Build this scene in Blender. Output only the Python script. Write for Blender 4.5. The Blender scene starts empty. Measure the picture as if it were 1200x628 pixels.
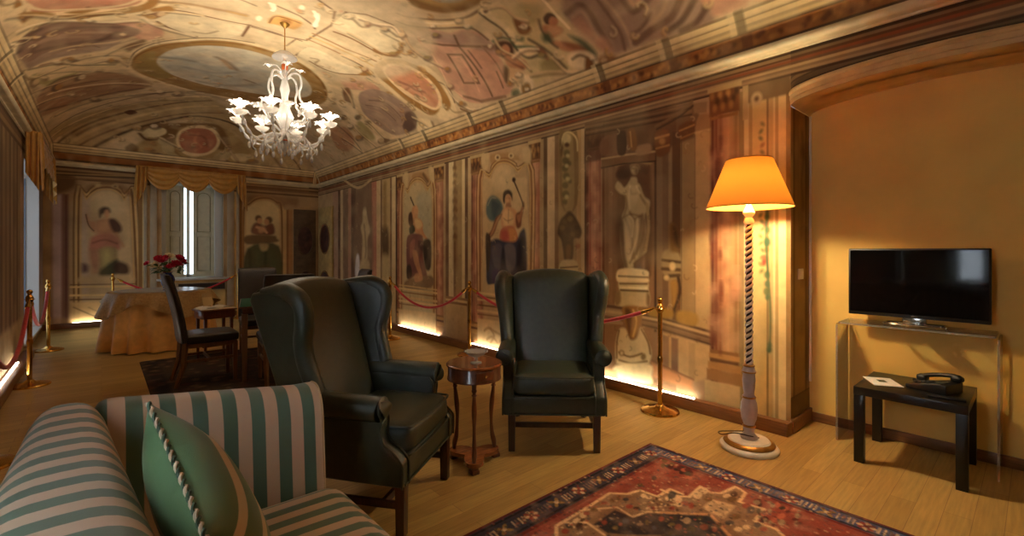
import bpy, bmesh, math, random
import numpy as np
from mathutils import Vector, Matrix, Euler
random.seed(7)
PI = math.pi
C = bpy.context.scene.collection

# ------------------------------------------------------------------ materials
def lin(c):
    return tuple(((x / 255.0) / 12.92 if x / 255.0 <= 0.04045 else ((x / 255.0 + 0.055) / 1.055) ** 2.4) for x in c)

def new_mat(name):
    m = bpy.data.materials.new(name); m.use_nodes = True
    nt = m.node_tree
    return m, nt, nt.nodes['Principled BSDF']

def mat(name, rgb, rough=0.5, metal=0.0, var=0.0, scale=20.0, bump=0.0, bscale=200.0, coat=0.0, spec=0.5, stretch=None, rgb2=None, sheen=0.0):
    m, nt, b = new_mat(name)
    c = lin(rgb)
    b.inputs['Base Color'].default_value = (*c, 1)
    b.inputs['Roughness'].default_value = rough
    b.inputs['Metallic'].default_value = metal
    b.inputs['Coat Weight'].default_value = coat
    b.inputs['Specular IOR Level'].default_value = spec
    b.inputs['Sheen Weight'].default_value = sheen
    N, L = nt.nodes.new, nt.links.new
    tc = N('ShaderNodeTexCoord')
    src = tc.outputs['Object']
    if stretch:
        mp = N('ShaderNodeMapping'); mp.inputs['Scale'].default_value = stretch
        L(src, mp.inputs['Vector']); src = mp.outputs['Vector']
    if var or rgb2:
        nz = N('ShaderNodeTexNoise'); nz.inputs['Scale'].default_value = scale; nz.inputs['Detail'].default_value = 5
        L(src, nz.inputs['Vector'])
        mx = N('ShaderNodeMix'); mx.data_type = 'RGBA'
        c2 = lin(rgb2) if rgb2 else tuple(min(1, x * (1 + var)) for x in c)
        c1 = c if rgb2 else tuple(x * (1 - var) for x in c)
        mx.inputs[6].default_value = (*c1, 1); mx.inputs[7].default_value = (*c2, 1)
        rp = N('ShaderNodeMapRange'); rp.inputs[1].default_value = 0.3; rp.inputs[2].default_value = 0.7
        L(nz.outputs['Fac'], rp.inputs[0]); L(rp.outputs[0], mx.inputs[0]); L(mx.outputs[2], b.inputs['Base Color'])
    if bump:
        n2 = N('ShaderNodeTexNoise'); n2.inputs['Scale'].default_value = bscale
        L(tc.outputs['Object'], n2.inputs['Vector'])
        bp = N('ShaderNodeBump'); bp.inputs['Strength'].default_value = bump; bp.inputs['Distance'].default_value = 0.01
        L(n2.outputs['Fac'], bp.inputs['Height']); L(bp.outputs['Normal'], b.inputs['Normal'])
    return m

def emit_mat(name, rgb, strength):
    m, nt, b = new_mat(name)
    b.inputs['Base Color'].default_value = (*lin(rgb), 1)
    b.inputs['Emission Color'].default_value = (*lin(rgb), 1)
    b.inputs['Emission Strength'].default_value = strength
    return m

def paint_mat(name, rough=0.8, grain=0.16, gscale=9.0, attr='paint'):
    """plaster or pile whose pigment is stored per vertex, worn by two noises"""
    m, nt, b = new_mat(name)
    N, L = nt.nodes.new, nt.links.new
    at = N('ShaderNodeAttribute'); at.attribute_name = attr
    tc = N('ShaderNodeTexCoord')
    n1 = N('ShaderNodeTexNoise'); n1.inputs['Scale'].default_value = gscale; n1.inputs['Detail'].default_value = 8; n1.inputs['Roughness'].default_value = 0.7
    L(tc.outputs['Object'], n1.inputs['Vector'])
    mr = N('ShaderNodeMapRange'); mr.inputs[1].default_value = 0.25; mr.inputs[2].default_value = 0.75
    mr.inputs[3].default_value = 1 - grain; mr.inputs[4].default_value = 1 + grain
    L(n1.outputs['Fac'], mr.inputs[0])
    mx = N('ShaderNodeMix'); mx.data_type = 'RGBA'; mx.blend_type = 'MULTIPLY'; mx.inputs[0].default_value = 1
    L(at.outputs['Color'], mx.inputs[6]); L(mr.outputs[0], mx.inputs[7])
    L(mx.outputs[2], b.inputs['Base Color'])
    b.inputs['Roughness'].default_value = rough
    b.inputs['Specular IOR Level'].default_value = 0.3
    bp = N('ShaderNodeBump'); bp.inputs['Strength'].default_value = 0.12; bp.inputs['Distance'].default_value = 0.01
    L(n1.outputs['Fac'], bp.inputs['Height']); L(bp.outputs['Normal'], b.inputs['Normal'])
    return m

# ------------------------------------------------------------------ mesh helpers
class MB:
    """collects shapes into one mesh"""
    def __init__(s): s.bm = bmesh.new()
    def _new(s, verts, faces, M=None):
        vs = [s.bm.verts.new((M @ Vector(v)) if M is not None else v) for v in verts]
        for f in faces:
            try: s.bm.faces.new([vs[i] for i in f])
            except ValueError: pass
        return vs
    def box(s, c, d, bev=0.0, M=None, seg=2, taper=None):
        x, y, z = d[0] / 2, d[1] / 2, d[2] / 2
        tx = taper or 1
        v = [(-x*tx, -y*tx, -z), (x*tx, -y*tx, -z), (x*tx, y*tx, -z), (-x*tx, y*tx, -z), (-x, -y, z), (x, -y, z), (x, y, z), (-x, y, z)]
        v = [(a[0] + c[0], a[1] + c[1], a[2] + c[2]) for a in v]
        b = bmesh.new()
        vs = [b.verts.new(a) for a in v]
        for f in [(3, 2, 1, 0), (4, 5, 6, 7), (0, 1, 5, 4), (1, 2, 6, 5), (2, 3, 7, 6), (3, 0, 4, 7)]: b.faces.new([vs[i] for i in f])
        if bev > 0: bmesh.ops.bevel(b, geom=b.edges[:], offset=bev, segments=seg, affect='EDGES', profile=0.5)
        s.merge(b, M); return s
    def merge(s, b, M=None):
        if M is not None: b.transform(M)
        me = bpy.data.meshes.new('t'); b.to_mesh(me); b.free()
        s.bm.from_mesh(me); bpy.data.meshes.remove(me)
    def lathe(s, prof, c=(0, 0, 0), n=32, M=None, sx=1.0, sy=1.0):
        vs, fs = [], []
        for r, z in prof:
            for k in range(n):
                a = 2 * PI * k / n
                vs.append((c[0] + max(r, 1e-5) * math.cos(a) * sx, c[1] + max(r, 1e-5) * math.sin(a) * sy, c[2] + z))
        for i in range(len(prof) - 1):
            for k in range(n):
                fs.append((i*n + k, i*n + (k+1) % n, (i+1)*n + (k+1) % n, (i+1)*n + k))
        fs.append(tuple(reversed(range(n)))); fs.append(tuple((len(prof)-1)*n + k for k in range(n)))
        s._new(vs, fs, M); return s
    def tube(s, pts, rad, n=10, M=None, flat=1.0):
        pts = [Vector(p) for p in pts]; m = len(pts)
        rs = rad if isinstance(rad, (list, tuple)) else [rad] * m
        vs, fs = [], []; up = None
        for i, p in enumerate(pts):
            t = (pts[min(i+1, m-1)] - pts[max(i-1, 0)]).normalized()
            if up is None:
                up = Vector((0, 0, 1)) if abs(t.z) < 0.9 else Vector((1, 0, 0))
            a = t.cross(up).normalized(); bb = a.cross(t).normalized(); up = bb
            for k in range(n):
                g = 2 * PI * k / n
                vs.append(p + a * math.cos(g) * rs[i] + bb * math.sin(g) * rs[i] * flat)
        for i in range(m - 1):
            for k in range(n):
                fs.append((i*n + k, i*n + (k+1) % n, (i+1)*n + (k+1) % n, (i+1)*n + k))
        fs.append(tuple(reversed(range(n)))); fs.append(tuple((m-1)*n + k for k in range(n)))
        s._new(vs, fs, M); return s
    def prism(s, outline, depth, bev=0.0, seg=3, M=None, deform=None):
        """outline in (a,b) -> local x = -depth/2..depth/2, y = a, z = b"""
        b = bmesh.new()
        v0 = [b.verts.new((-depth/2, p[0], p[1])) for p in outline]
        v1 = [b.verts.new((depth/2, p[0], p[1])) for p in outline]
        n = len(outline)
        b.faces.new(v0); b.faces.new(list(reversed(v1)))
        for i in range(n): b.faces.new([v0[(i+1) % n], v0[i], v1[i], v1[(i+1) % n]])
        bmesh.ops.recalc_face_normals(b, faces=b.faces[:])
        if bev > 0:
            es = [e for e in b.edges if abs(e.verts[0].co.x - e.verts[1].co.x) < 1e-6]
            bmesh.ops.bevel(b, geom=es, offset=bev, segments=seg, affect='EDGES', profile=0.5)
        if deform:
            for v in b.verts: v.co = Vector(deform(v.co))
        s.merge(b, M); return s
    def rbox(s, d, r, n=10, deform=None, M=None, bulge=(0, 0, 0)):
        """rounded, cushion-like box centred on the origin"""
        b = bmesh.new()
        bmesh.ops.create_cube(b, size=2.0)
        bmesh.ops.subdivide_edges(b, edges=b.edges[:], cuts=n, use_grid_fill=True)
        h = [d[0]/2, d[1]/2, d[2]/2]
        rr = [min(r, x) for x in h]
        for v in b.verts:
            q = [v.co[i] for i in range(3)]
            # pull samples toward the edges so that the rounding has vertices
            q = [math.copysign(abs(x) ** 0.75, x) for x in q]
            p = Vector([q[i] * h[i] for i in range(3)])
            inner = Vector([max(-(h[i]-rr[i]), min(h[i]-rr[i], p[i])) for i in range(3)])
            dv = p - inner
            e = Vector([dv[i] / rr[i] for i in range(3)])
            if e.length > 1e-6:
                e.normalize(); p = inner + Vector([e[i] * rr[i] for i in range(3)])
            f = [(1 - q[i] ** 2) for i in range(3)]
            p.x += math.copysign(1, q[0]) * bulge[0] * f[1] * f[2] * abs(q[0])
            p.y += math.copysign(1, q[1]) * bulge[1] * f[0] * f[2] * abs(q[1])
            p.z += math.copysign(1, q[2]) * bulge[2] * f[0] * f[1] * abs(q[2])
            v.co = p
        if deform:
            for v in b.verts: v.co = Vector(deform(v.co))
        s.merge(b, M); return s
    def grid(s, fn, nu, nv, M=None, closed_u=False):
        vs = [fn(i / nu, j / nv) for j in range(nv + 1) for i in range(nu + 1)]
        w = nu + 1
        fs = [(j*w + i, j*w + i + 1, (j+1)*w + i + 1, (j+1)*w + i) for j in range(nv) for i in range(nu)]
        s._new(vs, fs, M); return s
    def sphere(s, c, r, n=14, M=None, sc=(1, 1, 1)):
        prof = [(r * math.sin(PI * i / n), -r * math.cos(PI * i / n)) for i in range(n + 1)]
        vs, fs = [], []
        m = n + 4
        for rr, z in prof:
            for k in range(m):
                a = 2 * PI * k / m
                vs.append((c[0] + max(rr, 1e-5) * math.cos(a) * sc[0], c[1] + max(rr, 1e-5) * math.sin(a) * sc[1], c[2] + z * sc[2]))
        for i in range(n):
            for k in range(m): fs.append((i*m + k, i*m + (k+1) % m, (i+1)*m + (k+1) % m, (i+1)*m + k))
        s._new(vs, fs, M); return s
    def build(s, name, material, parent=None, smooth=True, angle=40):
        me = bpy.data.meshes.new(name)
        bmesh.ops.remove_doubles(s.bm, verts=s.bm.verts[:], dist=1e-6)
        bmesh.ops.recalc_face_normals(s.bm, faces=s.bm.faces[:])
        s.bm.to_mesh(me); s.bm.free()
        if smooth:
            me.polygons.foreach_set('use_smooth', [True] * len(me.polygons))
            me.set_sharp_from_angle(angle=math.radians(angle))
        o = bpy.data.objects.new(name, me); C.objects.link(o)
        if isinstance(material, (list, tuple)):
            for q in material: me.materials.append(q)
        else: me.materials.append(material)
        if parent: o.parent = parent
        return o

def empty(name, loc=(0, 0, 0), rz=0.0):
    o = bpy.data.objects.new(name, None); C.objects.link(o)
    o.location = loc; o.rotation_euler = (0, 0, rz); o.empty_display_size = 0.1
    return o

def tag(o, label, cat, group=None, kind=None):
    o['label'] = label; o['category'] = cat
    if group: o['group'] = group
    if kind: o['kind'] = kind
    return o

def struct(o):
    o['kind'] = 'structure'; return o

def copy_tree(o, parent=None):
    c = o.copy(); C.objects.link(c)
    if parent: c.parent = parent
    for ch in list(o.children): copy_tree(ch, c)
    return c

def crom(pts, k=6, closed=False):
    """Catmull-Rom through points"""
    n = len(pts); out = []
    rng = range(n) if closed else range(n - 1)
    for i in rng:
        p = [pts[(i + j) % n] if closed else pts[max(0, min(n - 1, i + j))] for j in (-1, 0, 1, 2)]
        for t in range(k):
            t /= k
            out.append(tuple(0.5 * ((2*b) + (-a + c)*t + (2*a - 5*b + 4*c - d)*t*t + (-a + 3*b - 3*c + d)*t**3) for a, b, c, d in zip(*p)))
    if not closed: out.append(tuple(pts[-1]))
    return out

# ------------------------------------------------------------------ fresco painter: pigment evaluated in wall coordinates (metres)
class Canvas:
    def __init__(s, us, vs, base):
        s.u = np.asarray(us, float); s.v = np.asarray(vs, float)
        s.c = np.empty((len(s.v), len(s.u), 3)); s.c[:] = lin(base)
    def _win(s, a0, a1, b0, b1):
        i0, i1 = np.searchsorted(s.u, a0), np.searchsorted(s.u, a1, 'right')
        j0, j1 = np.searchsorted(s.v, b0), np.searchsorted(s.v, b1, 'right')
        if i1 <= i0 or j1 <= j0: return None
        return slice(j0, j1), slice(i0, i1)
    def _blend(s, w, al, rgb):
        col = np.array(lin(rgb))
        al = al[..., None]
        s.c[w] = s.c[w] * (1 - al) + col * al
    def _segd(s, U, V, pts, closed):
        P = np.array(pts, float)
        best = np.full(U.shape, 1e9)
        n = len(P); rng = range(n) if closed else range(n - 1)
        for i in rng:
            a, b = P[i], P[(i + 1) % n]
            d = b - a; L2 = max(d @ d, 1e-12)
            t = np.clip(((U - a[0]) * d[0] + (V - a[1]) * d[1]) / L2, 0, 1)
            best = np.minimum(best, (U - a[0] - t * d[0]) ** 2 + (V - a[1] - t * d[1]) ** 2)
        return np.sqrt(best)
    def poly(s, rgb, pts, blur=0.008, a=1.0):
        P = np.array(pts, float)
        w = s._win(P[:, 0].min() - blur, P[:, 0].max() + blur, P[:, 1].min() - blur, P[:, 1].max() + blur)
        if not w: return
        U, V = np.meshgrid(s.u[w[1]], s.v[w[0]])
        ins = np.zeros(U.shape, bool); n = len(P)
        for i in range(n):
            x1, y1 = P[i]; x2, y2 = P[(i + 1) % n]
            if y1 == y2: continue
            cnd = ((y1 > V) != (y2 > V)) & (U < (x2 - x1) * (V - y1) / (y2 - y1) + x1)
            ins ^= cnd
        d = s._segd(U, V, P, True)
        sd = np.where(ins, -d, d)
        s._blend(w, np.clip(0.5 - sd / (2 * blur), 0, 1) * a, rgb)
    def line(s, rgb, pts, wd=0.02, blur=0.006, a=1.0, closed=False):
        P = np.array(pts, float); e = wd / 2 + blur
        w = s._win(P[:, 0].min() - e, P[:, 0].max() + e, P[:, 1].min() - e, P[:, 1].max() + e)
        if not w: return
        U, V = np.meshgrid(s.u[w[1]], s.v[w[0]])
        d = s._segd(U, V, P, closed)
        s._blend(w, np.clip(0.5 - (d - wd / 2) / (2 * blur), 0, 1) * a, rgb)
    def ell(s, rgb, c, rx, ry, rot=0.0, blur=0.01, a=1.0):
        R = max(rx, ry) + blur
        w = s._win(c[0] - R, c[0] + R, c[1] - R, c[1] + R)
        if not w: return
        U, V = np.meshgrid(s.u[w[1]] - c[0], s.v[w[0]] - c[1])
        co, si = math.cos(rot), math.sin(rot)
        q = np.hypot((U * co + V * si) / rx, (-U * si + V * co) / ry)
        sd = (q - 1) * min(rx, ry)
        s._blend(w, np.clip(0.5 - sd / (2 * blur), 0, 1) * a, rgb)
    def rect(s, rgb, u0, u1, v0, v1, blur=0.005, a=1.0):
        w = s._win(min(u0, u1) - blur, max(u0, u1) + blur, v0 - blur, v1 + blur)
        if not w: return
        U, V = np.meshgrid(s.u[w[1]], s.v[w[0]])
        u0, u1 = min(u0, u1), max(u0, u1)
        sd = np.maximum(np.maximum(u0 - U, U - u1), np.maximum(v0 - V, V - v1))
        s._blend(w, np.clip(0.5 - sd / (2 * blur), 0, 1) * a, rgb)
    def mottle(s, rgb, amp, scale, seed=0, box=None):
        """cloudy wear: value noise on the wall plane"""
        r = np.random.RandomState(seed)
        u0, v0 = s.u.min(), s.v.min()
        nu, nv = int((s.u.max() - u0) / scale) + 3, int((s.v.max() - v0) / scale) + 3
        g = r.rand(nv, nu)
        U, V = np.meshgrid((s.u - u0) / scale, (s.v - v0) / scale)
        i, j = U.astype(int), V.astype(int); fu, fv = U - i, V - j
        fu, fv = fu*fu*(3-2*fu), fv*fv*(3-2*fv)
        n = (g[j, i]*(1-fu) + g[j, i+1]*fu)*(1-fv) + (g[j+1, i]*(1-fu) + g[j+1, i+1]*fu)*fv
        al = np.clip((n - 0.4) * 2, 0, 1) * amp
        if box:
            al = al * ((U*scale+u0 > box[0]) & (U*scale+u0 < box[1]) & (V*scale+v0 > box[2]) & (V*scale+v0 < box[3]))
        al = al[..., None]; s.c = s.c * (1 - al) + np.array(lin(rgb)) * al
    def run(s, cmds):
        for q in cmds:
            k = q[0]
            if k == 'P': s.poly(q[1], q[4], q[2], q[3])
            elif k == 'L': s.line(q[1], q[5], q[2], q[3], q[4])
            elif k == 'E': s.ell(q[1], q[4], q[5], q[6], q[7], q[2], q[3])
    def surface(s, name, fn, material, parent=None, mask=None, tint=(0.97, 0.985, 0.83), wash=0.2, gain=1.16):
        """mesh grid through fn(u,v)->(x,y,z) arrays, coloured with the canvas"""
        U, V = np.meshgrid(s.u, s.v)
        X, Y, Z = fn(U, V)
        co = np.stack([X, Y, Z], -1).reshape(-1, 3)
        nv, nu = U.shape
        idx = np.arange(nu * nv).reshape(nv, nu)
        q = np.stack([idx[:-1, :-1], idx[:-1, 1:], idx[1:, 1:], idx[1:, :-1]], -1)
        q = q.reshape(-1, 4) if mask is None else q[mask(U, V)[:-1, :-1]]
        me = bpy.data.meshes.new(name)
        me.vertices.add(len(co)); me.vertices.foreach_set('co', co.astype(np.float32).ravel())
        me.loops.add(q.size); me.loops.foreach_set('vertex_index', q.astype(np.int32).ravel())
        me.polygons.add(len(q)); me.polygons.foreach_set('loop_start', np.arange(0, q.size, 4, dtype=np.int32))
        me.polygons.foreach_set('use_smooth', np.ones(len(q), bool))
        me.update(calc_edges=True); me.validate()
        at = me.color_attributes.new('paint', 'FLOAT_COLOR', 'POINT')
        rgba = np.ones((nu * nv, 4), np.float32); px = np.clip(s.c.reshape(-1, 3) * tint, 0, 0.95) ** 1.25 * gain
        rgba[:, :3] = px * (1 - wash) + (px @ np.array((0.3, 0.6, 0.1)))[:, None] * wash * np.array((1.06, 1.0, 0.84))
        at.data.foreach_set('color', rgba.ravel())
        me.materials.append(material)
        o = bpy.data.objects.new(name, me); C.objects.link(o)
        if parent: o.parent = parent
        return o
# pigment outlines of the frescoes and the rug in millimetres on their own surfaces:
# kind, colour, width, softness, opacity, then point steps
TR_COLOURS = [(128,94,64),(112,80,54),(170,140,96),(92,64,44),(128,104,92),(150,120,98),(116,84,58),(130,102,72),(204,182,142),(196,174,136),(188,164,126),(150,124,88),(128,100,66),(150,122,86),(150,120,84),(116,88,58),(150,122,84),(232,216,180),(120,92,62),(150,124,90),(224,206,170),(220,200,162),(140,112,76),(190,164,118),(100,74,54),(150,124,94),(136,108,82),(164,138,104),(120,88,56),(132,110,78),(168,140,98),(120,92,58),(196,164,118),(112,76,42),(112,84,60),(150,118,86),(84,60,42),(140,104,72),(196,164,122),(84,60,40),(150,112,84),(176,140,104),(84,60,44),(150,106,58),(206,160,96),(136,92,50),(196,150,88),(190,142,78),(126,86,48),(186,140,80),(170,126,70),(160,132,98),(170,136,96),(204,174,128),(140,112,80),(76,54,38),(168,146,110),(104,78,50),(110,84,54),(214,190,146),(208,184,140),(138,104,48),(92,66,36),(176,138,64),(90,66,40),(168,142,116),(120,92,74),(190,164,132),(132,104,84),(176,150,124),(168,142,112),(112,84,66),(204,176,136),(128,98,76),(150,120,94),(110,82,62),(178,142,54),(182,146,58),(206,176,130),(160,128,104),(140,108,92),(190,160,118),(140,104,74),(212,156,106),(222,202,164),(206,184,146),(214,194,156),(206,184,144),(128,100,68),(136,108,74),(118,92,62),(236,218,184),(156,128,90),(176,130,66),(124,84,44),(214,176,104),(146,118,80),(140,114,76),(150,124,86),(150,124,84),(236,216,176),(212,170,122),(70,110,84),(160,96,70),(150,70,60),(80,112,78),(64,104,84),(92,116,74),(66,108,84),(66,110,86),(60,104,84),(120,110,70),(90,110,70),(150,90,66),(74,104,72),(74,108,80),(84,100,66),(150,122,78),(172,146,98),(214,190,140),(206,184,140),(110,82,52),(120,94,58),(112,102,66),(210,190,140),(92,70,40),(126,100,56),(136,112,62),(66,48,30),(70,50,32),(120,92,48),(112,90,52),(176,120,80),(128,90,42),(206,184,142),(184,150,88),(206,176,136),(214,186,146),(150,104,54),(214,180,124),(206,168,110),(140,98,54),(176,132,76),(214,188,146),(120,84,50),(206,178,138),(104,120,124),(70,92,104),(150,150,138),(74,52,38),(198,150,110),(150,100,70),(172,122,88),(214,170,130),(206,154,112),(222,186,140),(150,100,66),(160,104,64),(138,86,56),(178,122,84),(190,138,98),(92,62,38),(84,56,36),(196,120,84),(206,150,76),(190,84,76),(74,72,96),(108,100,116),(134,122,128),(50,46,66),(52,44,60),(80,56,110),(82,62,52),(140,112,90),(224,196,150),(140,98,56),(220,190,144),(134,94,58),(216,186,144),(150,112,76),(216,184,140),(172,128,76),(200,178,142),(176,166,146),(158,112,58),(214,182,128),(204,168,112),(142,98,52),(172,124,66),(206,180,140),(110,78,46),(96,72,50),(206,152,108),(214,188,140),(100,66,42),(74,70,50),(196,136,92),(140,92,84),(186,120,104),(96,62,64),(72,56,48),(196,142,104),(150,98,80),(84,62,52),(150,120,92),(206,150,112),(214,182,130),(222,194,146),(216,184,138),(224,196,152),(140,100,64),(222,190,146),(150,120,96),(196,174,140),(206,184,150),(132,102,76),(220,212,222),(196,172,136),(112,88,56),(206,180,134),(150,116,66),(134,98,56),(196,164,108),(128,88,48),(196,166,130),(206,180,144),(186,160,160),(136,96,52),(206,170,112),(196,158,104),(128,92,52),(140,104,66),(96,66,42),(168,136,96),(74,48,34),(198,146,108),(188,134,98),(204,156,116),(84,52,42),(190,136,100),(96,64,44),(190,138,100),(186,116,96),(128,74,62),(150,126,84),(190,170,112),(170,118,90),(74,72,46),(84,54,38),(96,60,66),(196,164,124),(200,150,112),(120,84,48),(214,180,126),(216,184,134),(126,92,58),(210,176,126),(168,130,84),(150,120,110),(196,172,182),(140,92,98),(116,72,72),(118,84,54),(176,142,92),(96,70,46),(140,106,70),(168,136,92),(206,182,140),(140,100,58),(202,168,118),(196,160,112),(150,112,78),(116,76,60),(110,78,56),(112,80,58),(196,150,112),(192,146,108),(150,104,80),(136,88,68),(204,158,120),(86,88,62),(190,164,120),(66,72,50),(112,114,80),(106,108,76),(200,166,118),(142,92,52),(178,132,86),(206,178,132),(176,130,70),(206,180,136),(132,96,64),(150,124,74),(84,66,36),(146,120,70),(140,106,76),(206,170,124),(190,140,92),(56,54,58),(60,52,56),(196,160,118),(172,140,104),(150,60,36),(118,84,40),(56,56,62),(206,172,128),(80,48,32),(150,66,40),(80,84,96),(120,100,52),(80,70,46),(140,66,44),(60,40,44),(96,76,40),(96,40,36),(60,60,48),(70,40,40),(176,96,66),(150,130,100),(172,144,126),(132,104,86),(196,166,140),(198,170,142),(200,160,130),(190,160,134),(100,76,64),(108,82,70),(196,150,124),(210,164,138),(214,192,146),(168,150,96),(178,160,112),(178,146,128),(132,98,70),(228,184,156),(170,130,104),(150,110,86),(156,118,92),(140,108,88),(228,190,158),(224,180,150),(232,212,178),(222,196,152),(140,108,80),(128,96,68),(238,218,182),(150,112,50),(190,156,96),(176,170,150),(228,206,164),(112,92,66),(228,206,166),(130,100,70),(96,112,86),(150,96,60),(110,76,50),(206,148,108),(198,142,102),(216,182,140),(140,88,58),(120,90,60),(196,138,100),(92,68,48),(86,104,78),(88,104,80),(92,108,84),(150,100,56),(140,96,44),(238,220,184),(160,120,56),(98,108,80),(216,196,156),(128,100,70),(176,130,62),(236,208,166),(208,150,116),(150,84,60),(222,160,122),(206,166,96),(140,108,70),(150,116,78),(170,138,96),(150,118,82),(206,158,130),(106,80,70),(186,154,128),(112,86,72),(140,104,70),(168,150,92),(112,86,56),(232,212,172),(208,186,154),(170,126,84),(168,124,80),(206,172,116),(222,204,172),(150,112,72),(160,128,92),(222,204,170),(150,110,66),(150,120,88),(206,160,92),(140,92,44),(150,100,46),(246,236,214),(218,200,168),(140,100,60),(150,120,90),(168,124,78),(206,164,96),(232,210,172),(136,104,74),(176,136,72),(140,98,44),(216,206,188),(166,146,88),(192,188,176),(214,202,180),(140,130,120),(196,150,104),(130,112,110),(110,84,72),(156,150,150),(206,146,116),(232,206,166),(156,124,104),(118,90,74),(190,158,130),(124,96,78),(182,150,124),(110,84,66),(224,200,158),(118,92,66),(226,202,162),(170,150,92),(110,84,58),(150,96,68),(176,134,98),(128,94,66),(206,160,110),(110,82,56),(190,160,112),(228,204,160),(124,94,62),(216,190,142),(134,102,66),(98,72,46),(216,190,144),(140,108,72),(116,76,44),(120,92,64),(150,118,80),(186,156,104),(132,92,40),(222,202,158),(216,194,150),(120,86,46),(128,90,44),(120,84,42),(232,208,164),(190,124,92),(214,150,112),(140,76,52),(196,172,128),(190,166,122),(112,84,70),(84,62,50),(206,182,138),(232,210,166),(140,108,74),(104,78,60),(228,202,160),(238,218,184),(150,108,84),(216,186,146),(136,102,70),(120,92,68),(190,140,70),(176,150,92),(96,108,80)]
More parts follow.
